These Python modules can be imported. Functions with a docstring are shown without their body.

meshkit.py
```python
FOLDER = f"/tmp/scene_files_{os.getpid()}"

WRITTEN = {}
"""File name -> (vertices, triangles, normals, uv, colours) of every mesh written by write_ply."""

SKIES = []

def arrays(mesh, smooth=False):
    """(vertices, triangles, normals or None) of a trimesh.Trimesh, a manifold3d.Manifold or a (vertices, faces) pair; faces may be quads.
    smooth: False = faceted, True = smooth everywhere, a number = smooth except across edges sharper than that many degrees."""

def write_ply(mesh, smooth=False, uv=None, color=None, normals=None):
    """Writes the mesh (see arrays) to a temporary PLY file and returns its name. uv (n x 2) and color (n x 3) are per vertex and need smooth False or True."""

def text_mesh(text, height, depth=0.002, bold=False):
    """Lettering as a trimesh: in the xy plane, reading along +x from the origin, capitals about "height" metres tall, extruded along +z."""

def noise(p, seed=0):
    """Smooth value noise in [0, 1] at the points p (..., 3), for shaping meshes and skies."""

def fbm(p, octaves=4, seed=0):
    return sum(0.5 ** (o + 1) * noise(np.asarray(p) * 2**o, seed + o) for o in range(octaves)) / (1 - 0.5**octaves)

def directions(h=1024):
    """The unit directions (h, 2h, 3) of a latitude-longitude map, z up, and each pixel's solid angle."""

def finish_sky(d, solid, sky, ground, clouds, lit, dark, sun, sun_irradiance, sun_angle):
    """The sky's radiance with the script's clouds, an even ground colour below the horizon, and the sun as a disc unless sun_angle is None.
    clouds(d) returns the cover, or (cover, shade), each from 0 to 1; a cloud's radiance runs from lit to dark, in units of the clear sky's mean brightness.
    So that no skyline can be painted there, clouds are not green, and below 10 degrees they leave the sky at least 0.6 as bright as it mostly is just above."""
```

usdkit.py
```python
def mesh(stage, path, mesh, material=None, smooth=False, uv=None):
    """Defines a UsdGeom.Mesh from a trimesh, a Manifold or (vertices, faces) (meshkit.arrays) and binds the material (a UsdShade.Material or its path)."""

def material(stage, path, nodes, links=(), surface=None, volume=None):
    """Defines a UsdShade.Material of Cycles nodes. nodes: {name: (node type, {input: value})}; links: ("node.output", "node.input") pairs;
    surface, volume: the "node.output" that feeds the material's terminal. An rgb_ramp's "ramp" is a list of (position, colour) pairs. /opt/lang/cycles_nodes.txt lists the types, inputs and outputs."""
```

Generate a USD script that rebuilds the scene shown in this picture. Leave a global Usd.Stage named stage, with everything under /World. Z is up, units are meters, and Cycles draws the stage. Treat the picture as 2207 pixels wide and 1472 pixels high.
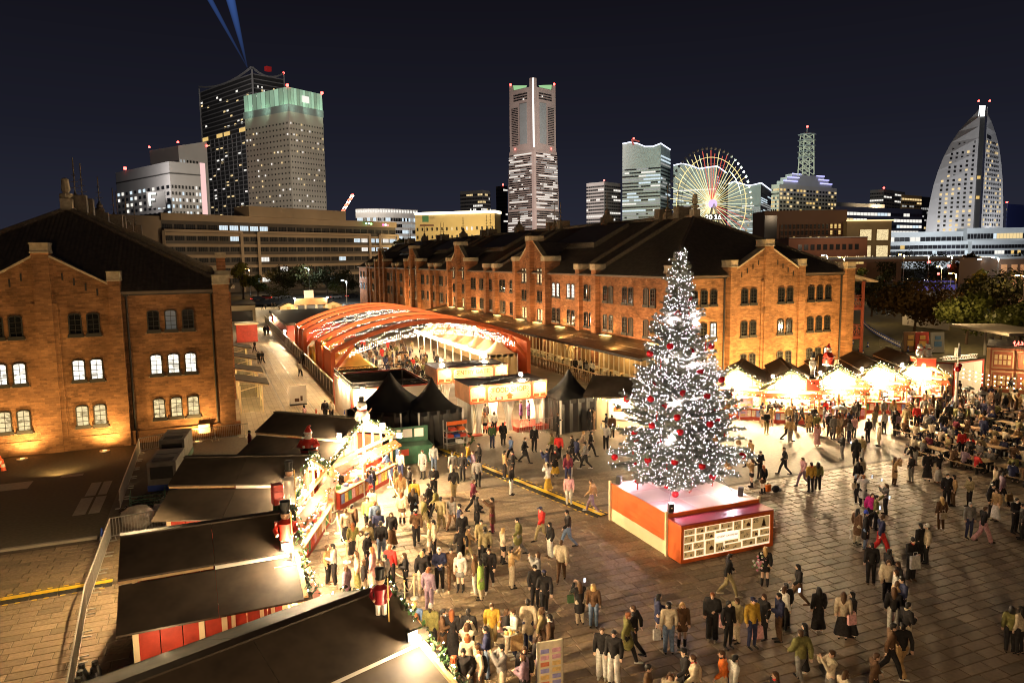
import math, random
import numpy as np, trimesh, usdkit, meshkit
import manifold3d as m3
from pxr import Usd, UsdGeom, UsdLux, UsdShade, Gf, Sdf, Vt

rng = random.Random(7)
nr = np.random.default_rng(7)
stage = Usd.Stage.CreateInMemory()
UsdGeom.Xform.Define(stage, '/World')
UsdGeom.Scope.Define(stage, '/World/Looks')

# ---------------------------------------------------------------- camera
FPX, CX, CY, CAMZ = 1589.6, 1103.5, 736.0, 13.0        # photo pixels (2207 x 1472) and metres
PITCH, ROLL, YAW = 0.11310583, -0.01428515, 0.385567
_f = np.array([math.sin(YAW) * math.cos(PITCH), math.cos(YAW) * math.cos(PITCH), -math.sin(PITCH)])
_r0 = np.array([math.cos(YAW), -math.sin(YAW), 0.0])
_u0 = np.cross(_r0, _f)
CR = math.cos(ROLL) * _r0 + math.sin(ROLL) * _u0
CU = -math.sin(ROLL) * _r0 + math.cos(ROLL) * _u0
CF = _f
cam = UsdGeom.Camera.Define(stage, '/World/camera')
cam.CreateHorizontalApertureAttr(36.0)
cam.CreateFocalLengthAttr(36.0 * FPX / 2207.0)
cam.CreateClippingRangeAttr((0.1, 20000.0))
cam.CreateExposureAttr(0.45)
cam.AddTransformOp().Set(Gf.Matrix4d(*CR, 0, *CU, 0, *(-CF), 0, 0, 0, CAMZ, 1))

# ---------------------------------------------------------------- night sky: no sun, a dim sky and the city's glow low down
sky = UsdLux.DomeLight.Define(stage, '/World/sky')
sky_mat = usdkit.material(stage, '/World/Looks/night_sky', {
    "sky": ("sky_texture", {"sky_type": "single_scattering", "sun_disc": False, "sun_elevation": -0.12, "sun_rotation": 2.5}),
    "tc": ("texture_coordinate", {}), "s": ("separate_xyz", {}),
    "glow": ("rgb_ramp", {"ramp": [(0.0, (0.0150, 0.0160, 0.0255)), (0.06, (0.0125, 0.0135, 0.0225)), (0.16, (0.0078, 0.0082, 0.0142)), (0.33, (0.0042, 0.0039, 0.0066)), (0.6, (0.0026, 0.0023, 0.0035)), (1.0, (0.0022, 0.0019, 0.0029))]}),
    "dim": ("vector_math", {"math_type": "multiply", "vector2": (0.002, 0.002, 0.002)}),
    "add": ("vector_math", {"math_type": "add"}),
    "bg": ("background_shader", {"strength": 1.0})},
    [("tc.generated", "s.vector"), ("s.z", "glow.fac"), ("sky.color", "dim.vector1"), ("dim.vector", "add.vector1"), ("glow.color", "add.vector2"), ("add.vector", "bg.color")], surface="bg.background")
UsdShade.MaterialBindingAPI.Apply(sky.GetPrim()).Bind(sky_mat)
sky.GetPrim().SetCustomDataByKey('kind', 'structure')

LAMPS = [0]
def lamp(p, watts, col=(1.0, 0.72, 0.40), r=0.15, aim=None, cone=None, soft=0.6):
    """Light of a lamp: a small sphere, or a spot when aimed."""
    LAMPS[0] += 1
    l = UsdLux.SphereLight.Define(stage, f'/World/lamp_light_{LAMPS[0]:03d}')
    l.CreateRadiusAttr(r); l.CreateIntensityAttr(float(watts)); l.CreateNormalizeAttr(True); l.CreateColorAttr(Gf.Vec3f(*col))
    p = np.asarray(p, float)
    if aim is not None:
        z = p - np.asarray(aim, float); z /= np.linalg.norm(z)
        x = np.cross([0, 0, 1.0] if abs(z[2]) < .99 else [0, 1.0, 0], z); x /= np.linalg.norm(x)
        y = np.cross(z, x)
        l.AddTransformOp().Set(Gf.Matrix4d(*x, 0, *y, 0, *z, 0, *p, 1))
        s = UsdLux.ShapingAPI.Apply(l.GetPrim())
        s.CreateShapingConeAngleAttr(float(cone)); s.CreateShapingConeSoftnessAttr(float(soft))
    else:
        l.AddTranslateOp().Set(Gf.Vec3d(*p))
    return l

def ray(x, y): return CR * (x - CX) / FPX - CU * (y - CY) / FPX + CF
def P(x, y, z=0.0):
    d = ray(x, y); return np.array([0, 0, CAMZ]) + d * (z - CAMZ) / d[2]
def onX(x, y, X):
    d = ray(x, y); return np.array([0, 0, CAMZ]) + d * X / d[0]
def onY(x, y, Y):
    d = ray(x, y); return np.array([0, 0, CAMZ]) + d * Y / d[1]
FH = np.array([math.sin(YAW), math.cos(YAW), 0.0]); RH = _r0
def far(x, y, D):
    """The point D metres ahead of the camera that shows at pixel x, y."""
    d = ray(x, y); return np.array([0, 0, CAMZ]) + d * D / (d @ FH)

# ---------------------------------------------------------------- helpers
ONES = 'first second third fourth fifth sixth seventh eighth ninth tenth eleventh twelfth thirteenth fourteenth fifteenth sixteenth seventeenth eighteenth nineteenth'.split()
def ORD(n):
    if n < 20: return ONES[n - 1]
    t, o = divmod(n, 10); w = {2: 'twent', 3: 'thirt', 4: 'fort', 5: 'fift'}[t]
    return w + 'ieth' if o == 0 else w + 'y-' + ONES[o - 1]
used = {}
def numbered(parent, name):
    k = (parent, name); used[k] = used.get(k, -1) + 1
    return f'{parent}/{name}' if used[k] == 0 else f'{parent}/{name}_{used[k]:03d}'

class MB:
    def __init__(s): s.v, s.f, s.n, s.c = [], [], 0, []
    def add(s, v, f, col=None):
        v = np.asarray(v, float); f = np.asarray(f, int)
        if f.shape[1] == 4: f = np.vstack([f[:, [0, 1, 2]], f[:, [0, 2, 3]]])
        s.v.append(v); s.f.append(f + s.n); s.n += len(v)
        s.c.append(np.tile(np.asarray(col if col is not None else (1, 1, 1), float), (len(v), 1)))
        return s
    def bx(s, x0, x1, y0, y1, z0, z1, col=None):
        v = [(x, y, z) for z in (z0, z1) for y in (y0, y1) for x in (x0, x1)]
        return s.add(v, [(0, 2, 3, 1), (4, 5, 7, 6), (0, 1, 5, 4), (2, 6, 7, 3), (0, 4, 6, 2), (1, 3, 7, 5)], col)
    def box(s, c, size, rz=0.0, col=None):
        x, y, z = np.asarray(size, float) / 2; ca, sa = math.cos(rz), math.sin(rz)
        v = np.array([(a, b, e) for e in (-z, z) for b in (-y, y) for a in (-x, x)])
        v = np.c_[v[:, 0] * ca - v[:, 1] * sa, v[:, 0] * sa + v[:, 1] * ca, v[:, 2]] + np.asarray(c, float)
        return s.add(v, [(0, 2, 3, 1), (4, 5, 7, 6), (0, 1, 5, 4), (2, 6, 7, 3), (0, 4, 6, 2), (1, 3, 7, 5)], col)
    def bar(s, a, b, w, h=None, up=(0, 0, 1.0), col=None):
        a, b = np.asarray(a, float), np.asarray(b, float); d = b - a; L = np.linalg.norm(d)
        if L < 1e-6: return s
        d = d / L; h = h or w; up = np.asarray(up, float)
        if abs(d @ up) > .98: up = np.array([1.0, 0, 0]) if abs(d[0]) < .9 else np.array([0, 1.0, 0])
        x = np.cross(d, up); x /= np.linalg.norm(x); y = np.cross(x, d)
        v = [p + x * i * w / 2 + y * j * h / 2 for p in (a, b) for j in (-1, 1) for i in (-1, 1)]
        return s.add(v, [(0, 1, 3, 2), (4, 6, 7, 5), (0, 4, 5, 1), (2, 3, 7, 6), (0, 2, 6, 4), (1, 5, 7, 3)], col)
    def tube(s, pts, r, n=5, col=None):
        p = np.asarray(pts, float); rr = np.broadcast_to(np.asarray(r, float), (len(p),))
        t = np.gradient(p, axis=0); t /= np.linalg.norm(t, axis=1, keepdims=True) + 1e-12
        ref = np.where(np.abs(t[:, 2:]) < .9, [0, 0, 1.0], [1.0, 0, 0])
        a = np.cross(t, ref); a /= np.linalg.norm(a, axis=1, keepdims=True) + 1e-12; b = np.cross(t, a)
        an = np.arange(n) * 2 * math.pi / n
        v = (p[:, None] + rr[:, None, None] * (np.cos(an)[None, :, None] * a[:, None] + np.sin(an)[None, :, None] * b[:, None])).reshape(-1, 3)
        f = [(i * n + j, i * n + (j + 1) % n, (i + 1) * n + (j + 1) % n, (i + 1) * n + j) for i in range(len(p) - 1) for j in range(n)]
        s.add(v, f, col)
        for base, fl in ((0, 1), ((len(p) - 1) * n, 0)):
            s.f.append(np.array([(base, base + j, base + j + 1) if not fl else (base, base + j + 1, base + j) for j in range(1, n - 1)]) + s.n - len(v))
        return s
    def lathe(s, prof, n=8, c=(0, 0, 0), col=None):
        an = np.arange(n) * 2 * math.pi / n
        v = np.array([(r * math.cos(a), r * math.sin(a), z) for r, z in prof for a in an]) + np.asarray(c, float)
        f = [(i * n + j, i * n + (j + 1) % n, (i + 1) * n + (j + 1) % n, (i + 1) * n + j) for i in range(len(prof) - 1) for j in range(n)]
        s.add(v, f, col)
        o = s.n - len(v); k = (len(prof) - 1) * n
        s.f.append(np.array([(0, j + 1, j) for j in range(1, n - 1)]) + o); s.f.append(np.array([(k, k + j, k + j + 1) for j in range(1, n - 1)]) + o)
        return s
    def poly(s, pts, col=None):
        p = np.asarray(pts, float); return s.add(p, [(0, i, i + 1) for i in range(1, len(p) - 1)], col)
    def ext(s, pts, vec, col=None):
        """A convex polygon pushed along vec: a closed prism."""
        p = np.asarray(pts, float); n = len(p); v = np.vstack([p, p + np.asarray(vec, float)])
        s.add(v, [(i, (i + 1) % n, n + (i + 1) % n, n + i) for i in range(n)], col)
        o = s.n - 2 * n
        s.f.append(np.array([(0, i + 1, i) for i in range(1, n - 1)]) + o); s.f.append(np.array([(n, n + i, n + i + 1) for i in range(1, n - 1)]) + o)
        return s
    def ball(s, c, r, sub=1, sc=(1, 1, 1), col=None):
        m = ICO[sub]; return s.add(np.asarray(m[0]) * r * np.asarray(sc) + np.asarray(c, float), m[1], col)
    def octa(s, c, r, col=None):
        v = np.array([(1, 0, 0), (-1, 0, 0), (0, 1, 0), (0, -1, 0), (0, 0, 1), (0, 0, -1)]) * np.asarray(r) + np.asarray(c, float)
        return s.add(v, [(0, 2, 4), (2, 1, 4), (1, 3, 4), (3, 0, 4), (2, 0, 5), (1, 2, 5), (3, 1, 5), (0, 3, 5)], col)
    def tm(s, m, M=None, col=None):
        v = np.array(m.vertices)
        if M is not None: v = v @ np.asarray(M)[:3, :3].T + np.asarray(M)[:3, 3]
        return s.add(v, np.array(m.faces), col)
    def arr(s): return np.vstack(s.v), np.vstack(s.f)
    def xf(s, rz=0.0, t=(0, 0, 0)):
        ca, sa = math.cos(rz), math.sin(rz); R = np.array([[ca, -sa, 0], [sa, ca, 0], [0, 0, 1]])
        s.v = [v @ R.T + np.asarray(t, float) for v in s.v]; return s
ICO = {k: (lambda m: (np.array(m.vertices), np.array(m.faces)))(trimesh.creation.icosphere(k)) for k in (0, 1, 2)}

def define(path, v, f, mat, smooth=None, normals=None, tone=None):
    if smooth and normals is None:
        v, f, normals = meshkit.arrays((v, f), smooth)
    m = UsdGeom.Mesh.Define(stage, path)
    m.CreatePointsAttr(Vt.Vec3fArray.FromNumpy(np.ascontiguousarray(v, np.float32)))
    m.CreateFaceVertexCountsAttr(Vt.IntArray.FromNumpy(np.full(len(f), 3, np.int32)))
    m.CreateFaceVertexIndicesAttr(Vt.IntArray.FromNumpy(np.ascontiguousarray(f, np.int32).ravel()))
    m.CreateSubdivisionSchemeAttr("none")
    if normals is not None:
        m.CreateNormalsAttr(Vt.Vec3fArray.FromNumpy(np.ascontiguousarray(normals, np.float32))); m.SetNormalsInterpolation("vertex")
    if tone is not None:
        UsdGeom.PrimvarsAPI(m).CreatePrimvar("tone", Sdf.ValueTypeNames.Color3fArray, "vertex").Set(Vt.Vec3fArray.FromNumpy(np.ascontiguousarray(tone, np.float32)))
    UsdShade.MaterialBindingAPI.Apply(m.GetPrim()).Bind(mat)
    return m.GetPrim()

def tag(o, label=None, cat=None, group=None, kind=None):
    for k, v in (('label', label), ('category', cat), ('group', group), ('kind', kind)):
        if v: o.SetCustomDataByKey(k, v)
    return o
def thing(name, label, cat, loc=(0, 0, 0), rz=0.0, group=None, scale=None):
    x = UsdGeom.Xform.Define(stage, numbered('/World', name))
    x.AddTranslateOp().Set(Gf.Vec3d(*map(float, loc)))
    if rz: x.AddRotateZOp().Set(math.degrees(rz))
    if scale: x.AddScaleOp().Set(Gf.Vec3f(scale, scale, scale))
    return tag(x.GetPrim(), label, cat, group)
def part(t, name, mb, mat, smooth=None, label=None, kind=None, tone=False):
    v, f = mb.arr() if isinstance(mb, MB) else mb
    o = define(numbered(str(t.GetPath()), name), v, f, mat, smooth, tone=np.vstack(mb.c) if tone else None)
    return tag(o, label, None, None, kind)
def one(name, mb, mat, label=None, cat=None, group=None, kind=None, smooth=None, tone=False):
    v, f = mb.arr() if isinstance(mb, MB) else mb
    return tag(define(numbered('/World', name), v, f, mat, smooth, tone=np.vstack(mb.c) if tone else None), label, cat, group, kind)

# ---------------------------------------------------------------- materials
def M(name, col, rough=.7, var=.18, scale=2.0, metal=0.0, emit=None, es=0.0, bump=0.0, spec=.4, stretch=None, coat=0.0):
    """Principled with a little noise in tone; position noise so that alike things differ."""
    n = {"g": ("geometry", {}), "map": ("mapping", {"scale": stretch or (1, 1, 1)}), "n": ("noise_texture", {"scale": scale, "detail": 5.0, "roughness": .6}),
         "r": ("rgb_ramp", {"ramp": [(.25, tuple(np.clip(np.array(col) * (1 - var), 0, 1))), (.75, tuple(np.clip(np.array(col) * (1 + var), 0, 1)))]}),
         "p": ("principled_bsdf", {"roughness": rough, "metallic": metal, "specular_ior_level": spec, "coat_weight": coat})}
    l = [("g.position", "map.vector"), ("map.vector", "n.vector"), ("n.fac", "r.fac"), ("r.color", "p.base_color")]
    if bump:
        n["b"] = ("bump", {"strength": bump, "distance": .02}); l += [("n.fac", "b.height"), ("b.normal", "p.normal")]
    if emit is not None:
        n["p"][1].update({"emission_color": emit, "emission_strength": es})
    return usdkit.material(stage, f'/World/Looks/{name}', n, l, surface="p.BSDF")
def E(name, col, s):
    return usdkit.material(stage, f'/World/Looks/{name}', {"e": ("emission", {"color": col, "strength": s})}, [], surface="e.emission")
def T(name, rough=.8, es=0.0, spec=.3):
    """Colour from the mesh's own tone attribute."""
    n = {"a": ("attribute", {"attribute": "tone"}), "g": ("geometry", {}), "n": ("noise_texture", {"scale": 9.0, "detail": 4.0}), "h": ("rgb_ramp", {"ramp": [(.3, (.72, .72, .72)), (.7, (1.2, 1.2, 1.2))]}),
         "m": ("vector_math", {"math_type": "multiply"}), "p": ("principled_bsdf", {"roughness": rough, "specular_ior_level": spec})}
    l = [("g.position", "n.vector"), ("n.fac", "h.fac"), ("a.color", "m.vector1"), ("h.color", "m.vector2"), ("m.vector", "p.base_color")]
    if es: n["p"][1]["emission_strength"] = es; l.append(("m.vector", "p.emission_color"))
    return usdkit.material(stage, f'/World/Looks/{name}', n, l, surface="p.BSDF")
def glass(name, tint=(.6, .7, .7), clear=.75):
    return usdkit.material(stage, f'/World/Looks/{name}', {"t": ("transparent_bsdf", {"color": tint}), "g": ("glossy_bsdf", {"color": (.9, .9, .9), "roughness": .03}), "m": ("mix_closure", {"fac": 1 - clear})},
                           [("t.BSDF", "m.closure1"), ("g.BSDF", "m.closure2")], surface="m.closure")
def brick(name, axis, base=(.29, .145, .068), specks=.0):
    src = "s.x" if axis == 'x' else "s.y"
    b = np.array(base)
    n = {"g": ("geometry", {}), "s": ("separate_xyz", {}), "c": ("combine_xyz", {}),
         "bt": ("brick_texture", {"scale": 1.0, "brick_width": .44, "row_height": .15, "mortar_size": .014, "color1": tuple(b * 1.16), "color2": tuple(b * .62), "mortar": tuple(b * .8 + .02), "bias": -.1}),
         "mp": ("mapping", {"scale": (.7, .7, 1.25)}), "n1": ("noise_texture", {"scale": 1.0, "detail": 8.0, "roughness": .72}), "r1": ("rgb_ramp", {"ramp": [(.30, (.40, .38, .36)), (.46, (.85, .84, .83)), (.56, (1.0, 1.0, 1.0)), (.72, (1.30, 1.28, 1.2))]}),
         "n2": ("noise_texture", {"scale": .16, "detail": 4.0}), "r2": ("rgb_ramp", {"ramp": [(.35, (.62, .60, .58)), (.6, (1.08, 1.08, 1.08))]}),
         "m1": ("vector_math", {"math_type": "multiply"}), "m2": ("vector_math", {"math_type": "multiply"}),
         "n3": ("noise_texture", {"scale": 3.2, "detail": 3.0}), "r3": ("rgb_ramp", {"ramp": [(.66, (0, 0, 0)), (.72, (specks, specks * .85, specks * .65))]}), "ad": ("vector_math", {"math_type": "add"}),
         "bp": ("bump", {"strength": .5, "distance": .03}), "p": ("principled_bsdf", {"roughness": .85, "specular_ior_level": .25})}
    l = [("g.position", "s.vector"), (src, "c.x"), ("s.z", "c.y"), ("c.vector", "bt.vector"), ("g.position", "mp.vector"), ("mp.vector", "n1.vector"), ("n1.fac", "r1.fac"), ("g.position", "n2.vector"), ("n2.fac", "r2.fac"),
         ("bt.color", "m1.vector1"), ("r1.color", "m1.vector2"), ("m1.vector", "m2.vector1"), ("r2.color", "m2.vector2"), ("g.position", "n3.vector"), ("n3.fac", "r3.fac"), ("m2.vector", "ad.vector1"), ("r3.color", "ad.vector2"),
         ("ad.vector", "p.base_color"), ("bt.fac", "bp.height"), ("bp.normal", "p.normal")]
    return usdkit.material(stage, f'/World/Looks/{name}', n, l, surface="p.BSDF")

m_brick_f = brick('brick_front', 'x')
m_brick_s = brick('brick_side', 'y', (.34, .15, .07), .10)
m_stone = M('cap_stone', (.42, .35, .25), .8, .3, 3)
m_tile = M('roof_tile', (.15, .125, .10), .45, .45, 2.5, spec=.5)
m_ridge = M('ridge_tile', (.20, .16, .115), .6, .4, 4)
m_dark = M('dark_metal', (.02, .018, .016), .5, .3, 6)
m_black = M('black_roof_sheet', (.062, .046, .033), .66, .4, 1.2, spec=.3)
m_cloth_black = M('black_tent_cloth', (.014, .013, .013), .42, .3, 2, spec=.5)
m_frame = M('window_frame', (.02, .018, .015), .5, .2, 8)
m_pane_dark = M('dark_pane', (.012, .013, .015), .08, .2, 2, spec=.6)
def litpane(name, col, es, sc=2.6):
    """A lit room behind glass: blinds, shelves and lamps in uneven light."""
    return usdkit.material(stage, f'/World/Looks/{name}', {"g": ("geometry", {}), "mp": ("mapping", {"scale": (sc, sc, sc * 1.5)}), "v": ("voronoi_texture", {"scale": 1.0, "metric": "chebychev"}), "r": ("rgb_ramp", {"ramp": [(0, (.42, .40, .36)), (.45, (.95, .95, .95)), (1, (1.15, 1.15, 1.1))]}),
        "c": ("vector_math", {"math_type": "multiply", "vector2": tuple(np.array(col) * es)}), "s": ("separate_xyz", {}), "e": ("emission", {"strength": 1.0})},
        [("g.position", "mp.vector"), ("mp.vector", "v.vector"), ("v.color", "s.vector"), ("s.x", "r.fac"), ("r.color", "c.vector1"), ("c.vector", "e.color")], surface="e.emission")
m_pane_white = litpane('white_lit_pane', (1.0, .95, .84), 1.15)
m_pane_warm = M('warm_lit_pane', (.5, .5, .4), .4, .1, 2, emit=(1.0, .80, .46), es=.9)
m_pane_blue = M('blue_lit_pane', (.1, .12, .15), .2, .1, 2, emit=(.35, .5, .6), es=.05)
m_wood = M('pale_timber', (.50, .33, .17), .6, .25, 5)
m_white = M('white_paint', (.78, .74, .68), .6, .06, 2)
m_white_panel = M('white_board', (.74, .67, .58), .65, .06, .7)
m_red = M('red_paint', (.42, .055, .03), .5, .2, 2)
m_redw = M('red_timber', (.40, .045, .025), .55, .3, 3)
m_orange = M('orange_paint', (.58, .115, .02), .5, .12, 1.5)
m_magenta = M('magenta_top', (.48, .07, .10), .4, .1, 1.5)
m_steel = M('galvanised_steel', (.52, .50, .47), .4, .15, 6, metal=.7)
m_cream = M('cream_panel', (.80, .66, .42), .6, .08, 1)
m_yellow = M('yellow_rubber', (.72, .48, .02), .5, .15, 6)
m_rubber = M('black_rubber', (.03, .027, .024), .7, .3, 8)
m_tent_y = M('yellow_tent_cloth', (.78, .50, .10), .6, .12, 1)
m_tent_c = M('cream_tent_cloth', (.80, .62, .33), .6, .1, 1)
m_arch = M('orange_arch_cloth', (.62, .13, .035), .5, .12, 1)
m_green = M('fir_garland', (.03, .075, .02), .7, .5, 12)
m_bulb_w = E('warm_bulb', (1.0, .74, .36), 15)
m_bulb_c = E('cold_bulb', (.92, .90, 1.0), 22)
m_flood = E('flood_lamp_glow', (1.0, .80, .52), 130)
m_floodw = E('white_lamp_glow', (1.0, .90, .74), 150)
m_sodium = E('sodium_glow', (1.0, .50, .10), 25)
m_sodium_soft = E('sodium_lens', (1.0, .62, .18), 3.0)
m_redlight = E('red_beacon', (1.0, .05, .04), 10)
m_ink = M('brown_print', (.10, .05, .025), .7, .1, 4)
m_inkred = M('red_print', (.55, .10, .03), .6, .1, 4)
m_gold = M('gold_print', (.70, .45, .14), .5, .15, 4)
m_tone = T('toned_cloth'); m_tonelit = T('toned_print', .6, .0)
m_asphalt = M('asphalt', (.085, .072, .060), .8, .3, 9, bump=.35)
m_lawn = M('night_lawn', (.06, .055, .025), .95, .5, 1.2)
m_concrete = M('concrete', (.30, .26, .21), .8, .2, .9)
m_glass = glass('cafe_glass', (.78, .80, .72), .9)
WARM = (1.0, .66, .30); WHITE = (1.0, .73, .40); SOD = (1.0, .60, .20); COOL = (.88, .92, 1.0)
# ================================================================ ground, roads, paving
m_ground = M('dark_ground', (.05, .043, .035), .9, .3, .25)
one('ground', MB().poly([(-3000, -200, -.02), (3000, -200, -.02), (3000, 4000, -.02), (-3000, 4000, -.02)]), m_ground, kind='structure')
def sheet(name, x0, x1, y0, y1, z, mat): return one(name, MB().poly([(x0, y0, z), (x1, y0, z), (x1, y1, z), (x0, y1, z)]), mat, kind='structure')
sheet('plaza_asphalt', -5.6, 66, 33.2, 59, .0, M('plaza_asphalt_mat', (.17, .135, .10), .75, .28, 5, bump=.4))
sheet('service_road', -60, -5.6, 39.1, 58.9, .0, M('service_road_mat', (.11, .09, .06), .8, .3, 6, bump=.4))
m_lines = M('worn_white_line', (.40, .36, .28), .7, .25, 5)
def strip(name, a, b, w, mat=m_lines, z=.006):
    a, b = np.array(a, float), np.array(b, float); d = (b - a) / np.linalg.norm(b - a); q = np.array([-d[1], d[0]]) * w / 2
    return one(name, MB().poly([(*(a - q), z), (*(b - q), z), (*(b + q), z), (*(a + q), z)]), mat, kind='structure')
# light from the lit windows is real light; the two pale bays on the road are worn paint
for x0, x1, y0, y1 in ((-7.35, -6.75, 43.0, 46.1), (-6.62, -6.1, 43.0, 46.1), (-7.25, -6.72, 46.4, 49.2), (-6.6, -6.15, 46.4, 49.2)):
    sheet('road_marking', x0, x1, y0, y1, .006, m_lines)
sheet('road_marking', -13.2, -10.6, 49.6, 51.2, .006, m_lines)
sheet('road_marking', -9.2, -8.0, 51.2, 51.7, .006, m_lines)
one('kerb_stone', MB().bx(-60, -5.7, 38.85, 39.05, -.02, .10), m_concrete, kind='structure')

# stone paving: every stone its own body with sunk joints
STW, STD = .93, .47
pal = np.array([.225, .160, .100])
def stones(x0, x1, y0, y1, row0=0):
    out = []
    ny = int((y1 - y0) / STD)
    for j in range(ny):
        y = y0 + j * STD; off = (j % 2) * STW * .5 + (j * 7 % 5) * .06
        x = x0 - off
        while x < x1:
            w = STW * (.8 + .4 * ((int(x * 13) * 31 + j * 17) % 10) / 10)
            a, b = max(x, x0), min(x + w, x1)
            if b - a > .12: out.append((a, b, y, y + STD))
            x += w
    return out
allst = stones(-20, 46, 13.6, 33.2) + stones(-12, 23, 33.2, 38.8)
allst = [s for s in allst if not (s[0] > 17.7 and s[1] < 22.7 and s[2] > 25 and s[3] < 31) and not (s[0] < -5.6 and s[3] > 38.6)]
tones = nr.normal(1, .12, len(allst))
pts = np.array([((s[0] + s[1]) / 2, (s[2] + s[3]) / 2, 0) for s in allst])
cp = (pts - [0, 0, CAMZ]); dep = cp @ CF; px = CX + FPX * (cp @ CR) / dep; py = CY - FPX * (cp @ CU) / dep
inview = (px > 0) & (px < 2207) & (py > 0) & (py < 1500)
size = np.where(inview & ~((px > 250) & (px < 850) & (py > 1000)), 1 / dep, 0)
near = set(np.argsort(-size)[:300])
m_stone_v = [M(f'paving_stone_{k}', tuple(pal * t), .62, .22, 7, bump=.5, spec=.45) for k, t in enumerate((.78, .9, 1.0, 1.1, 1.24))]
pav = tag(UsdGeom.Xform.Define(stage, '/World/plaza_paving').GetPrim(), kind='structure')
bed = part(pav, 'joint_bed', MB().poly([(-20, 13.6, -.012), (46, 13.6, -.012), (46, 33.2, -.012), (-20, 33.2, -.012)]).poly([(-12, 33.2, -.012), (23, 33.2, -.012), (23, 38.8, -.012), (-12, 38.8, -.012)]), M('joint_sand', (.11, .082, .055), .95, .3, 6))
rest = MB()
def stone(mb, s, h, col=None):
    a, b, c, d = s; g = .009; e = .016
    v = [(a + g, c + g, -.015), (b - g, c + g, -.015), (b - g, d - g, -.015), (a + g, d - g, -.015), (a + g + e, c + g + e, h), (b - g - e, c + g + e, h), (b - g - e, d - g - e, h), (a + g + e, d - g - e, h)]
    mb.add(v, [(4, 5, 6, 7), (0, 1, 5, 4), (1, 2, 6, 5), (2, 3, 7, 6), (3, 0, 4, 7)], col)
for i, s in enumerate(allst):
    h = .008 + .008 * rng.random()
    if i in near:
        mb = MB(); stone(mb, s, h); part(pav, 'paving_stone', mb, m_stone_v[int(np.clip(round((tones[i] - 1) / .14 + 2), 0, 4))])
    else: stone(rest, s, h, pal * np.clip(tones[i], .6, 1.45))
part(pav, 'smaller_paving_stones', rest, T('paving_tone', .62, spec=.45), kind='stuff', tone=True)

# street between the warehouses: small setts, tram rails
m_setts = usdkit.material(stage, '/World/Looks/street_setts', {"g": ("geometry", {}), "bt": ("brick_texture", {"scale": 1.0, "brick_width": .42, "row_height": .42, "offset": 0.0, "mortar_size": .02, "color1": (.40, .32, .23), "color2": (.31, .245, .175), "mortar": (.20, .155, .11)}),
    "n": ("noise_texture", {"scale": .5, "detail": 5.0}), "r": ("rgb_ramp", {"ramp": [(.3, (.75, .75, .75)), (.7, (1.15, 1.15, 1.15))]}), "m": ("vector_math", {"math_type": "multiply"}), "b": ("bump", {"strength": .4, "distance": .02}), "p": ("principled_bsdf", {"roughness": .6})},
    [("g.position", "bt.vector"), ("g.position", "n.vector"), ("n.fac", "r.fac"), ("bt.color", "m.vector1"), ("r.color", "m.vector2"), ("m.vector", "p.base_color"), ("bt.fac", "b.height"), ("b.normal", "p.normal")], surface="p.BSDF")
sheet('street', 1.3, 10.6, 57.4, 235, .004, m_setts)
sheet('arch_court', 10.6, 36, 50, 235, .004, M('court_concrete', (.30, .25, .18), .7, .2, .6))
m_rail = M('rail_steel', (.11, .09, .07), .4, .2, 4)
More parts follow.
